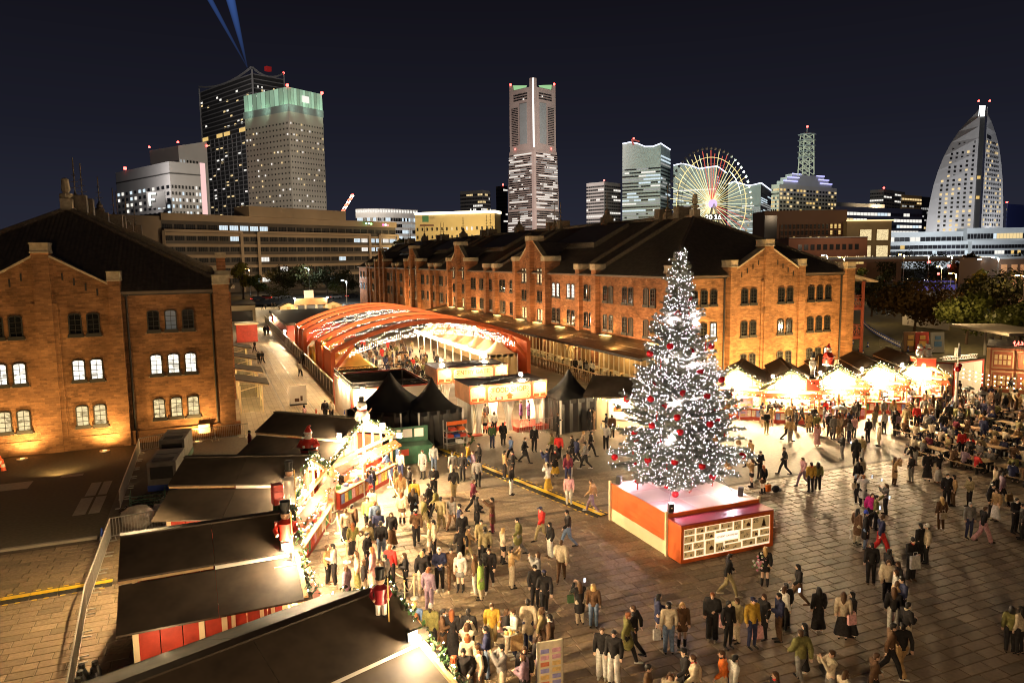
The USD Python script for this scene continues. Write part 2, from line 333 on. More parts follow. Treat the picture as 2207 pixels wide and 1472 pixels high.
for k, x in enumerate((5.35, 6.45, 7.75)):
    one('tram_rail', MB().bx(x, x + .09, 57.5, 230, .002, .013), m_rail, kind='structure')
one('boardwalk', MB().bx(35.9, 40.0, 55, 135, -.01, .16), M('boardwalk_deck', (.26, .21, .15), .6, .15, 2, stretch=(6, .5, 1)), kind='structure')
sheet('lawn', 66, 260, 40, 150, .0, m_lawn)
sheet('lawn_path', 64.5, 67, 55, 130, .006, M('path_gravel', (.14, .12, .09), .9, .2, 2))
sheet('harbour_road', -200, 70, 222, 250, .004, m_asphalt)
sheet('park_road', 60, 420, 150, 215, .004, m_asphalt)

# ================================================================ warehouses
def tiles_on(mb, O, U, V, inside, nu, nv, tw=.30, tl=.34):
    """Curved roof tiles on the plane O + u U + v V (unit vectors, V up the slope) where inside(u, v)."""
    U, V = np.asarray(U, float), np.asarray(V, float); N = np.cross(U, V); N /= np.linalg.norm(N)
    if N[2] < 0: N = -N
    uu, vv = np.meshgrid(np.arange(nu) * tw, np.arange(nv) * tl, indexing='ij'); uu, vv = uu.ravel(), vv.ravel()
    ok = inside(uu + tw / 2, vv + tl / 2); uu, vv = uu[ok], vv[ok]
    prof = ((.02, .015), (.5, .085), (.98, .015))
    pts = []
    for a, h in prof:
        for b, dh in ((0, .03), (1.06, 0)):
            pts.append(O + np.outer(uu + a * tw, U) + np.outer(vv + b * tl, V) + N * (h + dh))
    v = np.stack(pts, 1).reshape(-1, 3); n = len(uu)
    base = np.arange(n)[:, None] * 6
    f = np.concatenate([base + np.array([[0, 2, 3]]), base + np.array([[0, 3, 1]]), base + np.array([[2, 4, 5]]), base + np.array([[2, 5, 3]])])
    mb.add(v, f)

def window(t, c, w, h, axis, out, pane, splay=True):
    """A segmental-headed sash window: frame with glazing bars (part), pane (sub-part). c: centre of the sill; axis 'x' or 'y'; out: which way is outside."""
    n = 5; arc = [(w / 2 * math.cos(a), h - w * .16 + w * .16 * math.sin(a)) for a in np.linspace(0, math.pi, n)]
    outl = [(-w / 2, 0), (w / 2, 0)] + arc
    def at(u, z, d):
        return (c[0] + u, c[1] + out * d, c[2] + z) if axis == 'x' else (c[0] + out * d, c[1] + u, c[2] + z)
    mb = MB()
    fr = .075
    for (a, b) in zip(outl, outl[1:] + outl[:1]):
        mb.bar(at(*a, .03), at(*b, .03), fr, .12, up=at(0, 0, 1) - np.array(at(0, 0, 0)))
    for k in (1, 2, 3): mb.bar(at(-w / 2, h * .93 * k / 4, .03), at(w / 2, h * .93 * k / 4, .03), .035)
    mb.bar(at(0, 0, .03), at(0, h, .03), .035)
    mb.bar(at(-w / 2 - .1, -.06, .08), at(w / 2 + .1, -.06, .08), .12, .26)
    fr_o = part(t, 'window', mb, m_frame)
    pts = [at(u * .96, z, .012) for u, z in outl]
    part(fr_o, 'pane', MB().poly(pts if (axis == 'x') == (out < 0) else pts[::-1]), pane)
    return fr_o

def finial(t, c, h=2.6, name='roof_finial'):
    mb = MB(); x, y, z = c
    mb.box((x, y, z + .35), (.9, .9, .7)); mb.lathe([(.40, .7), (.46, .85), (.25, 1.0), (.34, 1.15), (.12, 1.5), (.05, 1.7)], 8, c)
    mb.tube([(x, y, z + 1.5), (x, y, z + 1.6 + h)], .05, 4)
    for k in range(3):
        zz = z + 2.0 + k * .55; r = .36 - k * .09
        mb.bar((x - r, y, zz), (x + r, y, zz), .05); mb.bar((x, y - r, zz), (x, y + r, zz), .05)
    part(t, name, mb, m_ridge)

def front(t, cx, Y, hw, shift, lit):
    """The gabled end wall: walls, piers, caps, windows. lit: pane material by storey from the top."""
    ev = 10.95
    w = MB()
    w.bx(cx - hw, cx + hw, Y, Y + .5, 0, ev)
    w.bx(cx - 3.98, cx + 3.98, Y - .52, Y - .003, .95, ev)
    w.ext([(cx - 4.3, Y - .52, ev), (cx + 4.3, Y - .52, ev), (cx + 4.0, Y - .52, 11.45), (cx + .5, Y - .52, 13.45), (cx - .5, Y - .52, 13.45), (cx - 4.0, Y - .52, 11.45)], (0, 1.0, 0))
    part(t, 'front_wall', w, m_brick_f)
    part(t, 'plinth', MB().bx(cx - hw - .1, cx - 3.985, Y - .18, Y - .004, 0, .9).bx(cx + 3.985, cx + hw + .1, Y - .18, Y - .004, 0, .9).bx(cx - 4.0, cx + 4.0, Y - .58, Y - .004, 0, .945), m_brick_f, label='darker projecting brick plinth')
    for u, wd, top in ((0, 1.0, 13.75), (-4.3, .75, 11.75), (4.3, .75, 11.75), (-hw + .5, 1.1, 11.35), (hw - .5, 1.1, 11.35)):
        p = MB()
        for d, ww, zt in ((.72, wd, top), (.42, wd + .62, top - 3.4 if u == 0 else 1.0)):
            p.bx(cx + u - ww / 2, cx + u + ww / 2, Y - d if d > .5 else (Y - .62 if u == 0 else Y - .45), Y + (.6 if d > .5 else -.13) - (.4 if u == 0 and d < .5 else 0), 0, zt)
        po = part(t, 'pier', p, m_brick_f)
        k = MB(); ww = wd / 2 + .07; k.bx(cx + u - ww, cx + u + ww, Y - .82, Y + .75, top, top + .10).bx(cx + u - ww + .04, cx + u + ww - .04, Y - .77, Y + .69, top + .10, top + .62).bx(cx + u - ww, cx + u + ww, Y - .80, Y + .73, top + .62, top + .70)
        part(po, 'cap', k, m_stone)
    g = MB()
    for s in (-1, 1):
        g.bar((cx + s * .5, Y - .02, 13.55), (cx + s * 3.98, Y - .02, 11.55), 1.15, .14)
    part(t, 'gable_coping', g, m_stone)
    # corbel stubs below the coping
    c = MB()
    for s in (-1, 1):
        for k in range(4): c.bx(cx + s * (1.2 + k * .68) - .05, cx + s * (1.2 + k * .68) + .05, Y - .56, Y - .521, 11.9 - k * .38, 12.4 - k * .38)
        c.bx(cx + s * 8.0 - 3.0, cx + s * 8.0 + 3.0, Y - .16, Y - .001, ev - .25, ev + .02)
    part(t, 'brick_corbel', c, m_frame)
    for s in (-1, 1):
        dp = MB().tube([(cx + s * 4.95, Y - .14, ev - .2), (cx + s * 4.95, Y - .14, .3)], .09, 6).box((cx + s * 4.95, Y - .14, ev - .1), (.34, .3, .35))
        part(t, 'drainpipe', dp, m_dark)
        dp = MB().tube([(cx + s * (hw - 1.2), Y - .14, ev - .2), (cx + s * (hw - 1.2), Y - .14, .3)], .09, 6).box((cx + s * (hw - 1.2), Y - .14, ev - .1), (.34, .3, .35))
        part(t, 'drainpipe', dp, m_dark)
    for zi, z in enumerate((8.12, 4.92, 1.68)):
        for ui, u in enumerate((-8.45 - shift, -7.3 - shift, -6.15 - shift, -2.85, -1.75, 1.75, 2.85, 6.15 + shift, 7.3 + shift, 8.45 + shift)):
            window(t, (cx + u, Y - (.525 if abs(u) < 3.7 else .005), z), .74, 1.45, 'x', -1, lit(zi, ui))
        sl = MB()
        for a, b in ((-9.0 - shift, -5.6 - shift), (5.6 + shift, 9.0 + shift)): sl.bx(cx + a, cx + b, Y - .14, Y - .002, z - .2, z - .13)
        for a, b in ((-3.4, -1.2), (1.2, 3.4)): sl.bx(cx + a, cx + b, Y - .62, Y - .522, z - .2, z - .13)
        part(t, 'sill_course', sl, m_ridge)

m_gutter = M('gutter_metal', (.12, .09, .07), .5, .2, 3)
def hip_roof(t, cx, Y, hw, Yend, apexY, ridge, ev=11.0, detail=(True, True)):
    ov = .35
    A, B = np.array([cx - hw - ov, Y - ov, ev]), np.array([cx + hw + ov, Y - ov, ev]); R0, R1 = np.array([cx, apexY, ridge]), np.array([cx, Yend, ridge])
    C, D = np.array([cx - hw - ov, Yend, ev]), np.array([cx + hw + ov, Yend, ev])
    mb = MB().poly([A, B, R0]).poly([A, R0, R1, C]).poly([B, D, R1, R0]).poly([C, R1, D])
    rf = part(t, 'roof', mb, m_tile)
    tl = MB(); L = math.hypot(apexY - Y + ov, ridge - ev); W = 2 * (hw + ov)
    tiles_on(tl, A, (1, 0, 0), (R0 - (A + B) / 2) / L, lambda u, v: (v < L * (1 - np.abs(u / W * 2 - 1)) - .1), int(W / .3), int(L / .34))
    part(rf, 'front_roof_tiles', tl, m_tile, kind='stuff')
    sides = []
    if detail[0]: sides.append((A, C, -1))
    if detail[1]: sides.append((B, D, 1))
    for O, O2, s in sides:
        tl = MB(); LL = Yend - Y + ov; S = math.hypot(hw + ov, ridge - ev); V = np.array([-s * (hw + ov), 0, ridge - ev]) / S; hip = (apexY - Y + ov)
        tiles_on(tl, O, (0, 1, 0), V, lambda u, v: u > v / S * hip + .1, int(min(LL, 160) / .3), int(S / .34))
        part(rf, 'side_roof_tiles', tl, m_tile, kind='stuff')
    h = MB()
    for q in (A, B): h.tube([q + [0, 0, .1], R0 + [0, 0, .15]], .2, 6)
    h.tube([R0 + [0, 0, .15], R1 + [0, 0, .15]], .28, 6)
    part(rf, 'ridge_tiles', h, m_ridge)
    g = MB().bar(A + [0, -.05, -.1], B + [0, -.05, -.1], .16, .2); g.bar(A + [-.05, 0, -.1], C + [-.05, 0, -.1], .16, .2); g.bar(B + [.05, 0, -.1], D + [.05, 0, -.1], .16, .2)
    part(t, 'gutter', g, m_gutter)
    mb = MB().box(R0 + [0, -.1, .45], (.85, .85, .9)).lathe([(.2, .9), (.5, 1.15), (.5, 1.3), (.22, 1.4), (.34, 1.6), (.28, 2.5), (.1, 2.6)], 8, R0 + [0, -.1, 0])
    part(t, 'urn_finial', mb, m_stone)
    return R0, R1

# ---- right warehouse, beyond the market
RC, RY, RHW = 51.6, 59.4, 11.35
rw = thing('brick_warehouse', 'long brick warehouse with stepped gables and tiled roof behind the Christmas tree', 'warehouse')
front(rw, RC, RY, RHW, 0.0, lambda z, u: m_pane_white if (z, u) in ((1, 2), (2, 9)) else m_pane_dark)
REND, RAPY, RRIDGE = 217.0, 71.2, 17.3
hip_roof(rw, RC, RY, RHW, REND, RAPY, RRIDGE, detail=(True, True))
fx = RC - RHW                                   # long side wall, facing -x
w = MB().bx(fx, fx + .5, RY + .5, REND, 0, 10.95).bx(RC + RHW - .5, RC + RHW, RY + .5, REND, 0, 10.95)
part(rw, 'long_wall', w, m_brick_s)
GY = [91.3, 122.9, 154.5, 186.0]; DY = [75.5, 107.1, 138.7, 170.3, 201.5]
for gy in GY:
    w = MB().bx(fx - .12, fx, gy - 5.0, gy + 5.0, 0, 11.8)
    w.ext([(fx - .12, gy - 5.0, 11.8), (fx - .12, gy + 5.0, 11.8), (fx - .12, gy + 4.6, 12.4), (fx - .12, gy + .6, 15.0), (fx - .12, gy - .6, 15.0), (fx - .12, gy - 4.6, 12.4)], (.62, 0, 0))
    w.bx(fx, fx + .5, gy - 5, gy + 5, 10.95, 11.8)
    part(rw, 'side_gable', w, m_brick_s)
    for v, wd, top in ((0, 1.2, 15.2), (-5.0, 1.0, 12.5), (5.0, 1.0, 12.5)):
        po = part(rw, 'side_pier', MB().bx(fx - .75, fx + (1.4 if v else .6), gy + v - wd / 2, gy + v + wd / 2, 0, top), m_brick_s)
        part(po, 'cap', MB().bx(fx - .85, fx + (1.5 if v else 1.4), gy + v - wd / 2 - .08, gy + v + wd / 2 + .08, top, top + .62), m_stone)
    cp = MB()
    for s in (-1, 1): cp.bar((fx + .1, gy + s * .6, 15.1), (fx + .1, gy + s * 4.6, 12.5), .16, .7, up=(1, 0, 0))
    part(rw, 'gable_coping', cp, m_stone)
    r = MB()                                       # little roof behind the gable and the raised roof strip above it
    for s in (-1, 1): r.ext([(fx + .4, gy, 14.9), (fx + .4, gy + s * 4.6, 12.2), (fx + 5.4, gy + s * .3, 14.7)], (0, 0, .15))
    part(rw, 'gable_roof', r, m_tile)
    part(rw, 'upper_roof_panel', MB().ext([(fx + 5.2, gy - 7.6, 14.1), (fx + 5.2, gy - 7.6, 14.75), (fx + 10.2, gy - 7.6, 17.25), (fx + 10.6, gy - 7.6, 16.6)], (0, 12.0, 0)), m_tile)
    part(rw, 'upper_roof_eave', MB().bx(fx + 5.05, fx + 5.3, gy - 7.7, gy + 4.5, 14.3, 14.8), m_ridge)
for dy in DY:
    for s in (-2.0, 2.0):
        y = dy + s
        if y > REND: continue
        po = part(rw, 'side_pier', MB().bx(fx - .5, fx, y - .55, y + .55, 0, 10.9).bx(fx - .45, fx + .6, y - .5, y + .5, 10.9, 11.5), m_brick_s)
        part(po, 'cap', MB().bx(fx - .6, fx + .8, y - .62, y + .62, 11.5, 12.15), m_stone)
        k = MB().bar((fx + .3, y, 11.45), (RC, y, 17.35), .55, .8)
        part(rw, 'roof_parapet', k, m_ridge)
        part(rw, 'ridge_block', MB().bx(RC - .9, RC + .9, y - .55, y + .55, 17.2, 18.6), m_ridge)
        finial(rw, (RC, y + (.9 if s < 0 else -.9), 17.3))
for gy in GY:
    part(rw, 'ridge_block', MB().bx(RC - .8, RC + .8, gy - .5, gy + .5, 17.2, 18.4), m_ridge); finial(rw, (RC, gy, 18.0), 2.2)
m_pane_brown = M('shuttered_pane', (.05, .03, .018), .5, .2, 4)
def side_win(y, z, h=1.75, pane=None): window(rw, (fx - .004, y, z), .85, h, 'y', -1, pane or rng.choice([m_pane_dark, m_pane_dark, m_pane_brown]))
cells = []
for lo, hi in ((60.6, 73.0), (77.9, 86.2), (96.5, 104.7), (109.5, 117.8), (128.0, 136.3), (141.1, 149.4), (159.6, 167.9), (172.7, 181.0), (191.2, 199.3), (203.8, 216)):
    n = 3 if hi - lo > 12 else 2
    for k in range(n): cells.append(lo + (hi - lo) * (k + .5) / n)
cells += DY
for y in cells:
    for z in (4.9, 8.05):
        for s in (-.62, .62): side_win(y + s, z, 1.7, m_pane_white if (abs(y - 82) < 3 and z > 8) else None)
for gy in GY:
    for v in (-2.6, 2.6):
        for s in (-.5, .5):
            window(rw, (fx - .125, gy + v + s, 9.6), .62, 1.9, 'y', -1, m_pane_warm)
            window(rw, (fx - .125, gy + v + s, 7.2), .62, 1.35, 'y', -1, m_pane_dark)
            window(rw, (fx - .125, gy + v + s, 4.7), .62, 1.5, 'y', -1, m_pane_warm if gy < 130 else m_pane_dark)
# red iron balconies on the far corner
ib = thing('iron_balcony', 'red iron balcony tower with small pitched roof at the warehouse corner', 'balcony')
mb = MB(); x0, x1, y0, y1 = 63.1, 65.9, 60.2, 66
for x in (x1,):
    for y in (y0, y1): mb.bx(x - .12, x + .12, y - .12, y + .12, 0, 9.9)
m_iron = M('red_oxide_iron', (.28, .07, .045), .6, .2, 5)
part(ib, 'post', mb, m_iron)
for z in (3.9, 7.1):
    part(ib, 'floor', MB().bx(x0, x1, y0, y1, z - .3, z), m_iron)
    r = MB()
    for zz in (z + .1, z + 1.0, z + 1.25): r.bar((x0, y0, zz), (x1, y0, zz), .07).bar((x1, y0, zz), (x1, y1, zz), .07)
    for k in range(4):
        a, b = x0 + (x1 - x0) * k / 4, x0 + (x1 - x0) * (k + 1) / 4
        r.bar((a, y0, z), (b, y0, z + 1), .05).bar((b, y0, z), (a, y0, z + 1), .05).bar((b, y0, z), (b, y0, z + 1.2), .06)
    part(ib, 'railing', r, m_iron)
part(ib, 'roof', MB().ext([(x0 - .2, y0 - .5, 10.75), (x1 + 1.6, y0 - .5, 9.75), (x1 + 1.6, y1 + .5, 9.75), (x0 - .2, y1 + .5, 10.75)], (0, 0, .18)), M('balcony_roof', (.52, .42, .33), .6, .1, 1))

# ---- glass canopy and café along the long side
m_pale = M('pale_mullion', (.60, .52, .38), .5, .1, 3)
m_pane_store = litpane('store_lit_pane', (1.0, .78, .42), .72, 3.4)
cn = thing('glass_canopy', 'long sloping canopy of brown panels on the warehouse wall above the café', 'canopy')
xa, za, xb, zb = fx - .05, 4.45, 35.9, 3.55
M_CAN = [M(f'canopy_panel_{k}', tuple(np.array((.13, .09, .045)) * t), .35, .25, 1.5) for k, t in enumerate((.85, 1.0, 1.15))]
pa = lambda u, yy, dz=0: (xa + (xb - xa) * u, yy, za + (zb - za) * u + dz)
for j, y in enumerate(np.arange(57.2, 131.5, 3.1)):
    for i in range(4):
        u0, u1 = i / 4, (i + 1) / 4
        part(cn, 'panel', MB().ext([pa(u0 + .008, y + .04), pa(u1 - .008, y + .04), pa(u1 - .008, y + 3.06), pa(u0 + .008, y + 3.06)], (0, 0, .05)), M_CAN[(i * 2 + j * 3) % 3])
fr = MB()
for y in np.arange(57.2, 131.6, 3.1): fr.bar(pa(0, y, -.06), pa(1, y, -.06), .07, .1)
for i in range(5): fr.bar(pa(i / 4, 57.2, -.06), pa(i / 4, 131.5, -.06), .07, .1)
fr.bar(pa(1.0, 57.2, 0), pa(1.0, 131.5, 0), .12, .25)
part(cn, 'beam', fr, m_dark)
cf = thing('cafe_pavilion', 'glazed café with pale mullions and lit tables inside under the canopy', 'café')
gx = 37.9
mu = MB(); k = 0
for y in np.arange(57.4, 131.5, 1.03):
    part(cf, 'mullion', MB().bx(gx - .05, gx + .05, y - .035, y + .035, .16, 3.75), m_pale) if k < 80 else None
    k += 1
part(cf, 'rail', MB().bx(gx - .05, gx + .05, 57.4, 131.5, 3.6, 3.78).bx(gx - .05, gx + .05, 57.4, 131.5, .16, .28), m_pale)
part(cf, 'glazing', MB().poly([(gx, 57.4, .28), (gx, 57.4, 3.6), (gx, 131.5, 3.6), (gx, 131.5, .28)]).poly([(gx, 57.3, .28), (40.3, 57.3, .28), (40.3, 57.3, 3.8), (gx, 57.3, 3.6)]), m_glass)
part(cf, 'back_wall', MB().bx(40.14, 40.2, 57.4, 131.5, .16, 3.9), M('cafe_back_wall', (.40, .27, .13), .8, .35, .9))
m_chair = M('pale_cafe_chair', (.62, .58, .48), .5, .1, 4)
for q in range(16):
    y = 59 + q * 2.3
    tb = thing('cafe_table', f'{ORD(q + 1)} café table behind the glass counted from the near end', 'table', (39.0, y, .16), group='café tables behind the glass')
    part(tb, 'tabletop', MB().bx(-.4, .4, -.4, .4, .70, .74), m_wood); part(tb, 'leg', MB().bx(-.05, .05, -.05, .05, 0, .7), m_dark)
    for s in (-1, 1):
        c = thing('cafe_chair', f'pale café chair on the {"far" if s > 0 else "near"} side of the {ORD(q + 1)} café table', 'chair', (39.0 + .05 * s, y + s * .72, .16), 0 if s > 0 else math.pi, group='café chairs behind the glass')
        part(c, 'seat', MB().bx(-.2, .2, -.2, .2, .43, .46), m_chair); part(c, 'backrest', MB().bx(-.2, .2, .17, .21, .5, .85), m_chair)
        l = MB()
        for a in (-.18, .18):
            for b in (-.18, .18): l.bar((a, b, 0), (a, b, .44), .035)
        part(c, 'legs', l, m_chair)
for y in np.arange(60, 128, 6.5): lamp((39.3, y, 3.2), 110, WARM, .12)
# boardwalk railing
m_darkwood = M('dark_timber', (.16, .09, .045), .7, .3, 4)
rl = thing('timber_fence', 'brown timber picket fence along the boardwalk in front of the café', 'fence')
for y in np.arange(60.0, 100.0, .42):
    part(rl, 'picket', MB().bx(35.55, 35.62, y, y + .12, .0, 1.15), m_darkwood)
part(rl, 'rail', MB().bx(35.5, 35.66, 60, 100, 1.15, 1.22).bx(35.62, 35.66, 60, 100, .3, .36), m_wood)

# ---- left warehouse
LC, LY, LHW = -10.6, 59.05, 11.75
lw = thing('brick_warehouse', 'near brick warehouse with lit white windows and gable cut by the left edge', 'warehouse')
def lit_left(z, u): return (m_pane_dark if u != 8 else m_pane_blue) if z == 0 else (m_pane_white if z == 1 else m_pane_store)
front(lw, LC, LY, LHW, .45, lit_left)
hip_roof(lw, LC, LY, LHW, 135.0, 70.9, 17.4, detail=(False, True))
part(lw, 'long_wall', MB().bx(LC + LHW - .5, LC + LHW, LY + .5, 135, 0, 10.95).bx(LC - LHW, LC - LHW + .5, LY + .5, 135, 0, 10.95), m_brick_s)
for y in (74.5, 78.5, 103, 107, 131):
    po = part(lw, 'side_pier', MB().bx(LC + LHW - .6, LC + LHW + .5, y - .55, y + .55, 0, 11.5), m_brick_s)
    part(po, 'cap', MB().bx(LC + LHW - .8, LC + LHW + .6, y - .62, y + .62, 11.5, 12.15), m_stone)
    part(lw, 'roof_parapet', MB().bar((LC + LHW - .3, y, 11.45), (LC, y, 17.5), .55, .8), m_ridge)
    part(lw, 'ridge_block', MB().bx(LC - 1.0, LC + 1.0, y - .55, y + .55, 17.2, 18.9), m_ridge)
    finial(lw, (LC, y + .9, 17.6), 3.0)
for y in (91, 119): part(lw, 'ridge_block', MB().bx(LC - .8, LC + .8, y - .5, y + .5, 17.2, 18.4), m_ridge); finial(lw, (LC, y, 18.0), 2.6)
gy = 90.5; xx = LC + LHW
w = MB().bx(xx, xx + .2, gy - 5, gy + 5, 0, 11.8).bx(xx - .5, xx + .4, gy - 5.5, gy - 4.5, 0, 13.4)
part(lw, 'side_gable', w, m_brick_s); part(lw, 'cap', MB().bx(xx - .6, xx + .5, gy - 5.6, gy - 4.4, 13.4, 14.0), m_stone)
part(lw, 'meter_box', MB().bx(LC + 9.15, LC + 9.95, LY - .5, LY - .2, .35, 1.0), m_cream)
# uplights sunk into the ground along the wall, and their light on the brick
for k, x in enumerate((-20.5, -16.4, -12.4, -7.5, -1.55)):
    u = thing('ground_uplight', f'round amber uplight sunk in the road, {ORD(5 - k)} from the near warehouse corner', 'light', (x, 57.35, 0), group='amber uplights along the near warehouse')
    part(u, 'ring', MB().lathe([(.34, 0), (.34, .05), (.26, .06)], 10), m_steel); part(u, 'lens', MB().lathe([(.25, .0), (.25, .055), (.1, .062)], 10), m_sodium_soft)
    lamp((x, 57.35, .25), 330, SOD, .12, aim=(x, 59.0, 3.6), cone=75, soft=.9)

for x in (-17.5, -9.5, -2.5):      # added amber fill from across the road, evening out the wall
    lamp((x, 51.5, .35), 430, SOD, .2, aim=(x, 59.0, 8.2), cone=88, soft=.9)
# light on the right warehouse: floods at its feet behind the stalls, and pairs on the canopy
for x in (42.6, 46.2, 50.6, 55.0, 59.5):
    lamp((x, 55.2, 1.2), 1150, SOD, .15, aim=(x, 59.4, 6.6), cone=85, soft=.9)
n_ = 0
for y in (61, 70.2, 81.5, 88.3, 94.2, 103, 113, 120.5, 125.5, 134, 147, 158):
    if y < 131:
        n_ += 1
        u = thing('canopy_uplight', f'{ORD(n_)} amber strip uplight on the canopy counted from the tree', 'light', (fx - .8, y, 4.42), group='amber uplights on the canopy')
        for s in (-.5, .5): part(u, 'lens', MB().bx(-.32, .32, s - .33, s + .33, .0, .06), m_sodium_soft)
        lamp((fx - 1.0, y, 4.75), 75, SOD, .1, aim=(fx, y, 6.2), cone=80, soft=.9)
    else:
        lamp((fx - 1.2, y, .6), 320, SOD, .1, aim=(fx, y, 4.5), cone=80, soft=.9)

for y in (64, 76, 88, 100, 114, 128, 142, 158):      # added fill along the canopy edge, brightening the upper wall
    lamp((36.2, y, 4.1), 520, (1.0, .60, .26), .2, aim=(fx, y, 8.6), cone=95, soft=.9)
# ================================================================ skyline: every tower a thing, windows real panes set on the walls
m_tw = {k: M('tower_' + k, c, .6, .10, .05) for k, c in dict(grey=(.34, .33, .33), white=(.62, .57, .50), pale=(.62, .60, .60), dark=(.06, .058, .058), tan=(.46, .34, .22), rose=(.50, .40, .37), steel=(.36, .39, .40), brown=(.19, .10, .06), beige=(.42, .30, .16), blue=(.10, .13, .34)).items()}
m_win_off = M('tower_dark_pane', (.012, .012, .014), .3, .2, .1)
m_win_on = {k: E('tower_pane_' + k, c, s) for k, (c, s) in dict(warm=((1.0, .74, .36), .68), white=((1.0, .95, .86), .75), cool=((.78, .92, 1.0), .7), gold=((1.0, .66, .22), .6), soft=((.95, .95, .9), .26)).items()}
def corner(xl, xc, xr, yt, D, a):
    """Ground points and height of a block whose nearest edge shows at xc, its ends at xl and xr; a turns it."""
    c = far(xc, yt, D); top = c[2]; c = c * [1, 1, 0]
    xC, zD = c @ RH, c @ FH
    kl, kr = (xl - CX) / FPX, (xr - CX) / FPX
    ca, sa = math.cos(a), math.sin(a)
    L = (xC - kl * zD) / (ca + kl * sa); Rr = (kr * zD - xC) / (sa - kr * ca)
    return c, c + (-RH * ca + FH * sa) * L, c + (RH * sa + FH * ca) * Rr, top
def block(t, name, c, l, r, z0, z1, mat):
    b = l + r - c
    return part(t, name, MB().ext([(c[0], c[1], z0), (r[0], r[1], z0), (b[0], b[1], z0), (l[0], l[1], z0)], (0, 0, z1 - z0)), mat)
def panes(t, a, b, z0, z1, nx, nz, fw=.6, fh=.55, on=.3, kinds=('warm',), off=True, runs=False, skip=None, out=.35, seed=1, thick=.3):
    """nx by nz window panes on the wall from a to b (seen from outside left to right)."""
    r = random.Random(seed); a, b = np.array(a[:2], float), np.array(b[:2], float); d = (b - a); L = np.linalg.norm(d); d /= L
    n = np.array([d[1], -d[0]])
    if n @ (-(a + b) / 2) < 0: n = -n
    got = {k: MB() for k in kinds}; dk = MB(); cw, ch = L / nx, (z1 - z0) / nz
    for j in range(nz):
        state = r.random() < on; kk = r.choice(kinds)
        for i in range(nx):
            if runs:
                if r.random() < .28: state = r.random() < on
                if r.random() < .1: kk = r.choice(kinds)
            else: state = r.random() < on; kk = r.choice(kinds)
            if skip and skip(i / nx, j / nz): continue
            u0 = (i + .5 - fw / 2) * cw; u1 = (i + .5 + fw / 2) * cw; zz0 = z0 + (j + .5 - fh / 2) * ch; zz1 = z0 + (j + .5 + fh / 2) * ch
            p0, p1 = a + d * u0 + n * out, a + d * u1 + n * out
            mb = got[kk] if state else dk
            if not state and not off: continue
            mb.add([(*p0, zz0), (*p1, zz0), (*p1, zz1), (*p0, zz1)], [(0, 1, 2, 3)])
    if dk.v: part(t, 'dark_windows', dk, m_win_off, kind='stuff')
    for k, mb in got.items():
        if mb.v: part(t, 'lit_windows', mb, m_win_on[k], kind='stuff')
def beacon(t, p, r=1.2): part(t, 'beacon', MB().ball(p, r, 0), m_redlight)
def flood(p, watts, col=WHITE, r=2.0):
    p = np.asarray(p, float); lamp(p, watts * .21, col, r, p + FH * 100 + [0, 0, 12], 84, .5)

# dark lattice tower with searchlight beams
t = thing('skyscraper', 'tallest dark lattice tower on the left with a scooped crown and blue beams', 'skyscraper')
c, l, r, top = corner(459, 543, 636, 150, 703, .75)
block(t, 'tower', c, l, r, 0, top - 4, m_tw['dark'])
for a, b, s in ((l, c, 3), (c, r, 4)):
    fr = MB()
    N = 12
    d = (b - a) / np.linalg.norm(b - a); n2 = np.array([d[1], -d[0], 0]); n2 = n2 if n2 @ -a > 0 else -n2
    for i in range(N + 1): q = a + (b - a) * i / N + n2 * .3; fr.bar(q, q + [0, 0, top * .72], .55, .5)
    for j in range(46):
        z = top * j / 46; fr.bar(a + n2 * .3 + [0, 0, z], b + n2 * .3 + [0, 0, z], .5, .8)
    for e in (a, b): fr.bar(e + n2 * .3, e + n2 * .3 + [0, 0, top], 1.6, 1.2)
    for i in range(8):                               # scooped crown line
        u0, u1 = i / 8, (i + 1) / 8; h = lambda u: top - 4 + 6 * (2 * u - 1) ** 2 if True else 0
        fr.bar(a + (b - a) * u0 + n2 * .3 + [0, 0, h(u0)], a + (b - a) * u1 + n2 * .3 + [0, 0, h(u1)], 1.2, 1.5)
    part(t, 'lattice', fr, m_tw['grey'])
    panes(t, a, b, top * .1, top * .70, 12, 40, .55, .5, .13, ('white', 'warm'), off=False, seed=s, out=.15)
    panes(t, a, b, top * .755, top * .93, 16, 11, .6, .6, .14, ('warm', 'white'), off=False, seed=s + 9, out=.15)
    panes(t, a, b, top * .715, top * .74, 7, 1, .8, .8, .8, ('gold',), off=False, seed=s + 2, out=.6)
flood(c * .88 + [-40, 0, 130], 1.5e5, (1.0, .93, .85), 3)
part(t, 'roof_box', MB().box(c * .5 + r * .5 + [0, 0, top + 3], (5, 4, 4), .5), M('red_lit_box', (.3, .03, .03), .6, .1, 1, emit=(1, .03, .03), es=.10))
beacon(t, r + [0, 0, top + 2])
tip = np.array(far(533, 146, 700))
beam_mat = usdkit.material(stage, '/World/Looks/searchlight_air', {"v": ("principled_volume", {"color": (.2, .4, 1.0), "density": .0, "emission_color": (.10, .26, .85), "emission_strength": .026})}, [], volume="v.volume")
